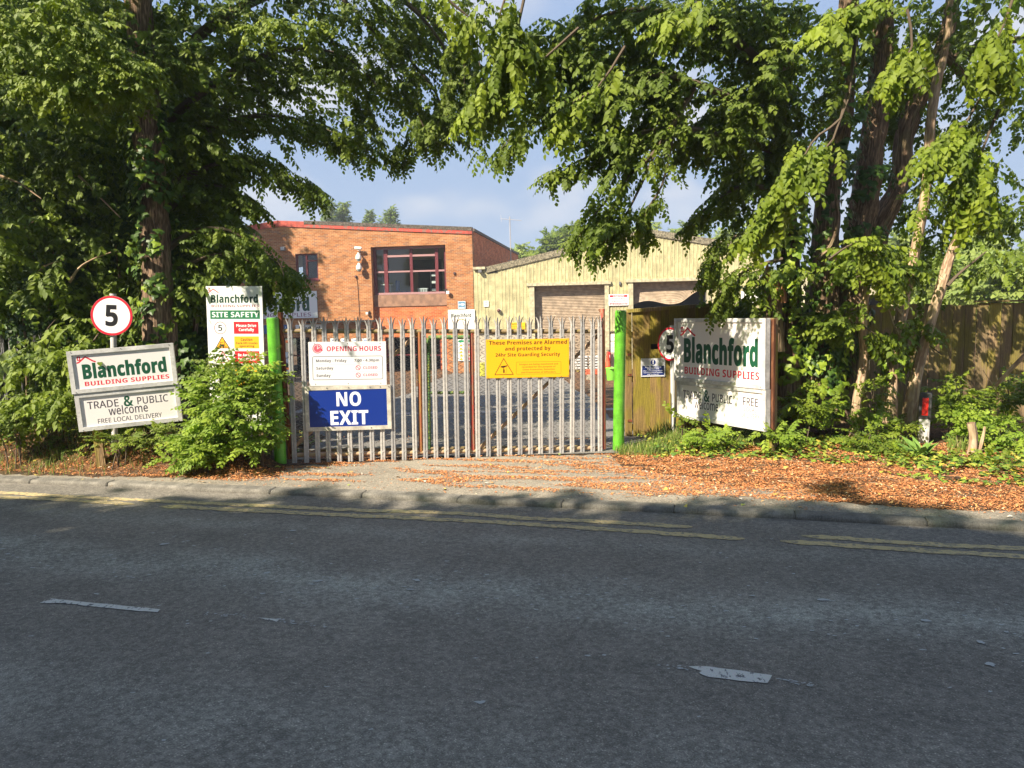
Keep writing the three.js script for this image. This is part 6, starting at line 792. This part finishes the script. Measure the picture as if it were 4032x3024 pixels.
slim('slim_tree', 'tall slim pale trunk with ivy halfway, middle of the three on the right verge', t2p, [0.085, 0.075, 0.068, 0.064, 0.06, 0.058, 0.062, 0.06, 0.055, 0.05, 0.04, 0.03, 0.02], (g, F) => { F.ivy(t2p, 0.09, 120, { t0: 0.14, t1: 0.27, pal: 'ivyLight', scale: 0.08, depth: 0.16, front: false }); for (const a of [[[940, 560], [900, 470], [860, 340], [840, 280]], [[960, 420], [900, 320], [870, 260]]]) limb(g, 'dead_branch', Z4(9.45, ...a), [0.014, 0.01, 0.006], M.barkPale, 5); F.along(Z4(9.4, [1000, 250], [960, 160], [900, 120], [860, 60]), 44, { spread: 0.2, pal: 'light' }); });
const t3p = Z4(9.4, [1000, 1190], [1030, 1000], [1075, 780], [1120, 600], [1200, 330], [1255, 150], [1300, 0], [1370, -180], [1430, -420], [1500, -700]);
slim('slim_tree', 'slim pale trunk leaning right, with a dead side branch, on the right verge', t3p, [0.085, 0.075, 0.07, 0.066, 0.062, 0.06, 0.056, 0.05, 0.04, 0.03], (g, F) => { limb(g, 'dead_branch', Z4(9.3, [1275, 220], [1340, 150], [1460, 50], [1545, -20]), [0.025, 0.018, 0.012, 0.005], M.twig, 6, 0.15, 0.06); limb(g, 'dead_branch', Z4(9.5, [1120, 600], [1180, 650], [1240, 695]), [0.014, 0.01, 0.005], M.twig, 5); F.clump(Z4(9.3, [1420, -420])[0], [0.9, 0.7, 0.4], 70, { pal: ['mid', 'light'], dir: [0.2, -0.5, 0.2], gap: -0.1 }); F.clump(Z4(9.6, [1700, 60])[0], [0.5, 0.25, 0.3], 24, { pal: 'deep', gap: -0.1 }); F.clump(Z4(10, [1120, 120])[0], [0.3, 0.55, 0.3], 34, { pal: 'deep' }); F.clump(V(8.6, 7.6, -8), [2.4, 1.8, 1.8], 60, { scale: 1.7, pal: 'mid', gap: -0.1 }); });

// ------------------------------------------------------------------ trees further off
function farTree(label, u, v0, v1, d, w, { n = 260, pal = 'far', scale = 2.4, gap = -0.2, name = 'far_tree', group } = {}) { // crown from v1 (low) up to v0 (top), w pixels half wide
  const g = treeTag(name, label, group), F = new Foliage(600 + Math.round(u)), top = at(u, v0, d), low = at(u, v1, d), gy = groundH(top.x, top.z), rx = w / FOCAL * d, c = top.clone().lerp(low, 0.5);
  limb(g, 'trunk', [V(c.x, gy - 0.3, c.z), V(c.x + 0.1, lerp(gy, c.y, 0.6), c.z), V(c.x, top.y - 0.15 * (top.y - low.y), c.z)], [rx * 0.08 + 0.06, rx * 0.06 + 0.05, 0.03], M.bark, 7, 0.1, 0.6);
  const hh = (top.y - low.y) / 2, R = F.r; for (let k = 0; k < 9; k++) { const a = k * 2.4, f = (k + 0.5) / 9, q = Math.sqrt(1 - (f * 1.7 - 0.85) ** 2); F.clump(V(c.x + Math.cos(a) * rx * 0.55 * q, c.y + (f * 1.7 - 0.85) * hh * 0.9, c.z + Math.sin(a) * rx * 0.55 * q), [rx * 0.5 * q + 0.2, hh * 0.26, rx * 0.5 * q + 0.2], Math.round(n / 9), { scale, pal, gap, wild: 1.2, dir: [0, 0.1, 0] }); if (k % 3 === 0) limb(g, 'branch', [V(c.x, c.y - hh * 0.4, c.z), V(c.x + Math.cos(a) * rx * 0.4, c.y + hh * (f - 0.4), c.z + Math.sin(a) * rx * 0.4)], [0.08, 0.03], M.bark, 5, 0.1, 0.6); }
  F.build(g, M.leaf, BIG); return g;
}
const pop = { name: 'poplar_tree', scale: 1.1, n: 700, gap: -0.8, pal: 'mid', group: 'poplar tops above the brick building' };
farTree('poplar top above the brick roof, leftmost of the row, left of a close pair', 1298, 782, 1000, 95, 29, pop); farTree('poplar top above the brick roof, right one of the close pair', 1353, 780, 1000, 97, 25, pop); farTree('small poplar top above the brick roof, third from the left', 1456, 818, 1010, 105, 21, pop); farTree('poplar top above the brick roof, rightmost and tallest of the right pair', 1541, 803, 1000, 100, 24, pop); farTree('tiny poplar top just left of the rightmost poplar above the brick roof', 1508, 842, 1010, 108, 11, { ...pop, n: 220 });
farTree('leafy tree behind the warehouse roof, right of the aerial', 2210, 880, 1110, 66, 110, { n: 1240, scale: 1.36, pal: 'mid' }); farTree('rounded tree behind the warehouse roof, beneath the hanging branch', 2380, 860, 1100, 70, 110, { n: 1040, scale: 1.36 }); farTree('low tree at the end of the brick side wall', 2045, 955, 1120, 68, 60, { n: 520, scale: 1.24 }); farTree('bushy tree above the right slope of the warehouse roof', 2690, 872, 1080, 60, 85, { n: 840, scale: 1.3 }); farTree('tree behind the warehouse gable, left of the apex', 2530, 862, 1060, 72, 70, { n: 600, scale: 1.36 }); farTree('tree behind the right eaves of the warehouse', 2850, 880, 1150, 58, 85, { n: 840, scale: 1.3 });
farTree('pale green sunlit tree beyond the right fence, at the frame edge', 3980, 965, 1300, 26, 190, { n: 900, scale: 1.25, pal: 'far' }); farTree('pale green sunlit bush beyond the right fence, beside the cream cabin', 3730, 1000, 1300, 28, 130, { n: 720, scale: 1.25, pal: 'far' }); farTree('tall pale tree far beyond the right fence', 3850, 880, 1250, 40, 120, { n: 520, scale: 1.6, pal: 'far' }); farTree('green tree far beyond the right fence, seen between the trunks', 3480, 900, 1250, 44, 130, { n: 420, scale: 1.8, pal: 'far' });
farTree('tall tree beside the yard, hidden behind the left bank, shading the brick wall', -190, -180, 1050, 32, 420, { n: 1500, scale: 2.2, pal: 'deep', gap: -0.5 }); farTree('tree beside the yard close behind the left bank', 640, 700, 1250, 29, 130, { n: 360, scale: 1.7, pal: 'deep', gap: -0.4 });
// leafy row on the camera's side of the road: its shadow fills the road up to the far kerb
{
  const r = rng(71);
  for (let i = 0; i < 13; i++) {
    const x = -20 + i * 2.35, z = 0.35 + (x + 8.2) * 0.21 + 1.7 + (r() - 0.5) * 0.5, H = 11.1 - 1.0 * sstep(-10.5, -14, x) + (r() - 0.5) * 0.3, g = treeTag('roadside_tree', `leafy tree beside the road behind the viewer, ${['first', 'second', 'third', 'fourth', 'fifth', 'sixth', 'seventh', 'eighth', 'ninth', 'tenth', 'eleventh', 'twelfth', 'thirteenth'][i]} along the row`, 'trees behind the viewer'), F = new Foliage(700 + i);
    limb(g, 'trunk', [V(x, -0.2, z + 0.6), V(x + 0.1, 3, z + 0.5), V(x, H - 1, z)], [0.2, 0.16, 0.05], M.bark, 7, 0.1, 0.5);
    F.clump(V(x, H - 3.4, z), [1.75, 3.4, 1.5], 760, { scale: 1.7, pal: 'mid', gap: -1.5 }); F.clump(V(x + 1.1, H - 4.4, z + 0.9), [1.8, 3.4, 1.3], 480, { scale: 1.8, pal: 'mid', gap: -1.5 }); F.build(g, M.leaf, BIG);
  }
}
const MARK = at(3635, 1762, 9.0);
// ------------------------------------------------------------------ shrubs, verge plants, grass, litter
function shrub(name, label, seed, list, { geos = SMALL, stems = 5, mat = M.leaf, cat = 'shrub', group } = {}) {
  const g = thing(name, label, cat, group), F = new Foliage(seed), r = rng(seed + 1);
  list.forEach(([u, v, d, ru, rv, rd, n, pal, o = {}], k) => { const c = P2(u, v, d), a = ru * U / FOCAL * d, b = rv * U / FOCAL * d; F.clump(c, [a, b, rd], n, { pal, gap: -0.3, dir: [0, 0.15, 0.3], wild: 1, ...o, scale: 0.8 * (o.scale ?? 1) });
    for (let i = 0; i < (k ? 2 : stems); i++) { const x = c.x + (r() - 0.5) * a * 0.5, z = c.z + (r() - 0.5) * rd * 0.5, y = groundH(x, z) - 0.03, t = V(c.x + (r() - 0.5) * 2 * a * 0.8, c.y + b * (0.2 + 0.6 * r()), c.z + (r() - 0.5) * rd); limb(g, 'stem', [V(x, y, z), V(lerp(x, t.x, 0.35) + 0.03, lerp(y, t.y, 0.55), lerp(z, t.z, 0.4)), t], [0.009, 0.006, 0.003], M.twig, 5, 0.1, 0.12); } });
  F.build(g, mat, geos, 'foliage'); return g;
}
shrub('leafy_bush', 'bright green bush crowding the left green gate post, in front of the site safety board', 801, [[500, 880, 8.55, 92, 90, 0.4, 420, 'bush', { scale: 0.85, gap: -0.45 }], [475, 960, 8.4, 95, 34, 0.3, 150, 'bush', { scale: 0.8 }], [545, 820, 8.6, 52, 40, 0.25, 90, 'bush', { scale: 0.8 }], [565, 950, 8.45, 34, 50, 0.2, 60, 'bush', { scale: 0.75 }], [490, 790, 8.9, 40, 34, 0.3, 40, 'mid', { scale: 0.9 }], [420, 990, 8.25, 40, 14, 0.15, 34, 'bush', { scale: 0.75 }], [575, 800, 8.75, 26, 40, 0.15, 18, 'mid', { scale: 0.8 }]], { stems: 12, cat: 'bush' });
const verge = [
  ['low leafy plant spreading under the lower edge of the right name board', [[1530, 942, 8.9, 56, 12, 0.3, 56, 'bush', { scale: 0.8 }], [1470, 900, 9.2, 12, 12, 0.1, 5, 'light', { scale: 0.8 }]]],
  ['yellow-green sapling growing between the right name board and the first slim trunk', [[1735, 870, 9.1, 36, 43, 0.3, 56, 'light', { scale: 0.85 }], [1790, 880, 9.1, 22, 17, 0.2, 13, 'light', { scale: 0.8 }]]],
  ['leafy green plant at the foot of the right name board’s near post', [[1680, 940, 8.7, 45, 18, 0.3, 56, 'bush', { scale: 0.75 }]]],
  ['upright shrub between the first and second slim trunks', [[1885, 855, 9.2, 22, 43, 0.25, 42, 'light', { scale: 0.7 }], [1885, 900, 9.1, 32, 21, 0.25, 35, 'bush', { scale: 0.7 }]]],
  ['dark green bramble low in front of the first slim trunk', [[1870, 950, 8.6, 46, 21, 0.3, 63, 'mid', { scale: 0.7 }]]],
  ['broad-leaved shrub right of the marker post', [[2060, 850, 9.3, 38, 42, 0.35, 56, 'light', { scale: 0.95 }], [2075, 910, 9.0, 45, 28, 0.35, 63, 'bush', { scale: 0.85 }]]],
  ['tall tangled shrub at the right edge of the picture', [[2170, 830, 9.1, 45, 49, 0.35, 77, 'light', { scale: 0.9 }], [2165, 930, 8.6, 45, 42, 0.4, 91, 'bush', { scale: 0.85 }]]],
  ['low yellowish creeper in front of the marker post', [[2060, 992, 8.1, 46, 12, 0.3, 50, 'light', { scale: 0.65 }], [1945, 980, 8.3, 26, 9, 0.25, 24, 'bush', { scale: 0.65 }]]],
  ['low creeper near the verge edge at the far right', [[2160, 1010, 7.7, 45, 18, 0.3, 63, 'light', { scale: 0.65 }]]],
  ['yellow-green bramble at the foot of the second slim trunk', [[1940, 925, 9.0, 30, 18, 0.25, 35, 'light', { scale: 0.7 }]]],
];
verge.forEach(([label, list], i) => shrub('verge_shrub', label, 820 + i * 7, list, { stems: 6 }));
const bank = [
  ['scrubby plant below the left name board', [[250, 950, 8.6, 60, 14, 0.2, 44, 'light', { scale: 0.55 }]]],
  ['scrubby yellow-green plant between the left name board and the bush', [[350, 945, 8.6, 46, 26, 0.2, 60, 'light', { scale: 0.6 }], [390, 985, 8.3, 40, 14, 0.2, 36, 'bush', { scale: 0.55 }]]],
  ['tangled scrub at the left edge of the bank', [[30, 900, 8.9, 60, 30, 0.3, 60, 'mid', { scale: 0.7 }]]],
];
bank.forEach(([label, list], i) => shrub('bank_scrub', label, 900 + i * 7, list, { stems: 4 }));
{ // broad weed beside the marker post and a rotten stump
  const c = onGround(3625, 1800, 0.05), g = thing('broad_weed', 'weed with long broad leaves in front of the marker post', 'weed'), list = [], r = rng(93); g.position.set(c.x, groundH(c.x, c.z), c.z);
  for (let i = 0; i < 11; i++) { const a = i * 2.4, l = 0.2 + 0.14 * r(), e = 0.7 + 0.5 * r(), leaf = []; leafGeo(leaf, V(0, 0, 0), V(Math.cos(a) * Math.cos(e), Math.sin(e), Math.sin(a) * Math.cos(e)), V(0, 1, 0.3), l, l * 0.28, 0.05); mesh('leaf', geoOf(leaf), std({ color: lin(0.14, 0.25, 0.04), roughness: 0.6 }), g); }
  const s = onGround(3830, 1800, 0.05), st = thing('tree_stump', 'thin weathered stump with a broken side stem among the right verge plants', 'stump'), q = 8.3, pts = [at(3825, 1805, q), at(3832, 1730, q), at(3822, 1665, q)]; limb(st, 'trunk', pts, [0.055, 0.045, 0.04], M.barkPale, 9, 0.25, 0.04); limb(st, 'side_stem', [at(3850, 1790, q), at(3868, 1730, q), at(3878, 1680, q)], [0.02, 0.018, 0.012], M.barkPale, 6, 0.2, 0.05); limb(st, 'side_stem', [at(3830, 1805, q - 0.1), at(3870, 1770, q - 0.1), at(3905, 1775, q - 0.1)], [0.012, 0.01, 0.006], M.twig, 5, 0.2, 0.05);
  const lg = thing('leaning_stem', 'grey bare stem leaning in from the right edge above the verge plants', 'branch'); limb(lg, 'stem', [at(3920, 1520, 8.7), at(3980, 1455, 8.6), at(4090, 1345, 8.5)], [0.02, 0.022, 0.026], M.barkPale, 8, 0.1, 0.06);
}
const fallen = thing('fallen_twigs', 'scattered dead twigs lying on the right verge litter', 'twigs'); fallen.userData.kind = 'stuff';
{ const r = rng(77), list = []; for (let i = 0; i < 120; i++) { const left = i > 84, p = left ? onGround(r() * 1000, 1815 + r() * 60, 0.1) : onGround(2450 + r() * 1600, 1800 + r() * 150, 0.05), a = r() * 3.14, l = 0.06 + 0.18 * r(), y = groundH(p.x, p.z) + 0.012; list.push(tube([V(p.x, y, p.z), V(p.x + Math.cos(a) * l * 0.5, y + 0.015, p.z + Math.sin(a) * l * 0.5 + 0.01), V(p.x + Math.cos(a) * l, y, p.z + Math.sin(a) * l)], [0.004, 0.003, 0.002], 4, 0.06)); } mesh('twigs', list, std({ color: lin(0.3, 0.2, 0.12), roughness: 0.95 }), fallen); }
function scatter(name, label, cat, geo, mat, items) { const im = new THREE.InstancedMesh(geo, mat, items.length), m = new THREE.Matrix4(), q = new THREE.Quaternion(); im.name = numbered(name); im.castShadow = im.receiveShadow = true; items.forEach((t, i) => { q.setFromEuler(new THREE.Euler(t.rx, t.ry, t.rz, 'YXZ')); m.compose(V(...t.p), q, V(t.s * (t.w ?? 1), t.s, t.s)); im.setMatrixAt(i, m); im.setColorAt(i, new THREE.Color().setRGB(...t.c)); }); scene.add(im); return tag(im, label, cat, null, 'stuff'); }
{ // fallen orange-brown bud scales
  const r = rng(61), items = [], geo = geoOf([-0.5, 0, 0, 0.5, 0, 0.0, 0.1, 0.1, 0.22, -0.5, 0, 0, 0.1, 0.1, 0.22, -0.3, 0.02, 0.26, -0.5, 0, 0, 0.2, 0.08, -0.2, 0.5, 0, 0]);
  let tries = 0; while (items.length < 90000 && tries++ < 1500000) { const x = -7 + r() * 13, z = -11 + r() * 6.2; if (x * x > (z * 0.74) ** 2 + 0.4) continue; const b = kerbZ(x) - z; if (b < 0.16 || b > 3.6) continue; const L = litter(x, z); if (r() > L * 1.15 - 0.08 && r() > 0.012) continue; const k = r(), s = 0.014 + 0.02 * r() * r() + (r() < 0.05 ? 0.015 : 0), c = k < 0.68 ? [0.56, 0.235, 0.085] : k < 0.88 ? [0.36, 0.14, 0.05] : k < 0.97 ? [0.66, 0.38, 0.15] : [0.8, 0.68, 0.45], j = 0.75 + 0.5 * r(); items.push({ p: [x, Math.max(groundH(x, z), b < 2.4 && L < 0.99 ? 0.008 : 0) + 0.002 + 0.006 * r(), z], rx: (r() - 0.5) * 0.9, ry: r() * 6.28, rz: (r() - 0.5) * 0.9, s, w: 1.2, c: c.map((v) => v * j) }); }
  scatter('needle_litter', 'orange-brown fallen bud scales strewn over the verge and drive', 'litter', geo, std({ roughness: 0.9 }), items);
}
{ // dead leaves and pale crumbs
  const r = rng(62), items = []; for (let i = 0; i < 900; i++) { const x = -7 + r() * 13, z = -10.4 + r() * 5; const b = kerbZ(x) - z; if (b < 0.02 || b > 3.4) continue; const L = litter(x, z); if (r() > 0.25 + 0.7 * L) continue; const k = r(), c = k < 0.5 ? [0.5, 0.3, 0.12] : k < 0.72 ? [0.62, 0.5, 0.1] : k < 0.86 ? [0.3, 0.36, 0.08] : [0.78, 0.72, 0.6]; items.push({ p: [x, Math.max(groundH(x, z), 0.008) + 0.012, z], rx: (r() - 0.5) * 0.8, ry: r() * 6.28, rz: (r() - 0.5) * 0.8, s: 0.018 + 0.03 * r(), c }); }
  scatter('fallen_leaves', 'small fallen leaves, yellow and brown, dotted over verge and drive', 'fallen leaves', ivyLeaf, std({ roughness: 0.85 }), items);
}
{ // ground ivy over the right verge and the left bank
  const r = rng(63), items = []; let tries = 0;
  while (items.length < 7600 && tries++ < 200000) { const right = r() < 0.62, x = right ? 1.6 + r() * 5 : -7 + r() * 4.4, z = -10.4 + r() * 4; const b = kerbZ(x) - z; const lim = right ? lerp(2.2, 1.25, sstep(2.6, 4.6, x)) : 0.75; if (b < lim || b > 3.8) continue; if (Math.hypot(x - MARK.x, (z - MARK.z - 0.35) * 0.6) < 0.32) continue; const n = n2(x * 1.3, z * 1.9 + 4) + 0.35 * n2(x * 4, z * 4); if (n < (right ? -0.15 - 0.35 * sstep(lim, lim + 0.8, b) : 0.05)) continue; const k = r(), c = k < 0.35 ? [0.09, 0.17, 0.03] : k < 0.75 ? [0.22, 0.31, 0.04] : k < 0.93 ? [0.34, 0.36, 0.06] : [0.5, 0.42, 0.06], h = Math.pow(r(), 2) * (right ? 0.09 : 0.08) * sstep(lim, lim + 0.5, b); items.push({ p: [x, groundH(x, z) + 0.02 + h, z], rx: 0.2 + (r() - 0.5) * 1.1, ry: r() * 6.28, rz: (r() - 0.5) * 1.0, s: 0.024 + 0.034 * r(), c }); }
  scatter('ground_ivy', 'ivy and small weeds carpeting the verge and bank', 'ground cover', ivyLeaf, M.ivy, items);
}
{ // grass
  const r = rng(64), items = [], blade = geoOf([-0.035, 0, 0, 0.035, 0, 0, -0.02, 0.55, 0.08, 0.035, 0, 0, 0.02, 0.55, 0.08, -0.02, 0.55, 0.08, -0.02, 0.55, 0.08, 0.02, 0.55, 0.08, 0, 1, 0.32]);
  const patch = (u, v, ru, rv, n, h, y = 0.04) => { for (let i = 0; i < n; i++) { const p = onGround((u + (r() + r() - 1) * ru) * U, (v + (r() + r() - 1) * rv) * U, y), k = r(), c = k < 0.55 ? [0.2, 0.29, 0.05] : k < 0.85 ? [0.12, 0.2, 0.03] : [0.42, 0.36, 0.16]; items.push({ p: [p.x, groundH(p.x, p.z) - 0.005, p.z], rx: (r() - 0.5) * 0.9, ry: r() * 6.28, rz: (r() - 0.5) * 0.6, s: h * (0.5 + 0.8 * r()), c }); } };
  patch(1400, 968, 60, 14, 900, 0.12); patch(1460, 955, 60, 14, 800, 0.14); patch(1350, 972, 26, 10, 300, 0.1); patch(1600, 960, 70, 14, 500, 0.16); patch(1520, 960, 90, 16, 700, 0.14); patch(1640, 935, 40, 18, 260, 0.2); patch(100, 960, 160, 22, 900, 0.11, 0.25); patch(300, 968, 120, 18, 600, 0.1, 0.2); patch(2070, 972, 40, 10, 160, 0.14); patch(1940, 972, 26, 8, 110, 0.14); patch(250, 940, 120, 12, 400, 0.16, 0.3); patch(1440, 935, 40, 14, 300, 0.2);
  scatter('grass', 'short tufts of grass along the foot of the timber panel and on the bank', 'grass', blade, leafMat(0.3), items);
}
renderer.render(scene, camera);
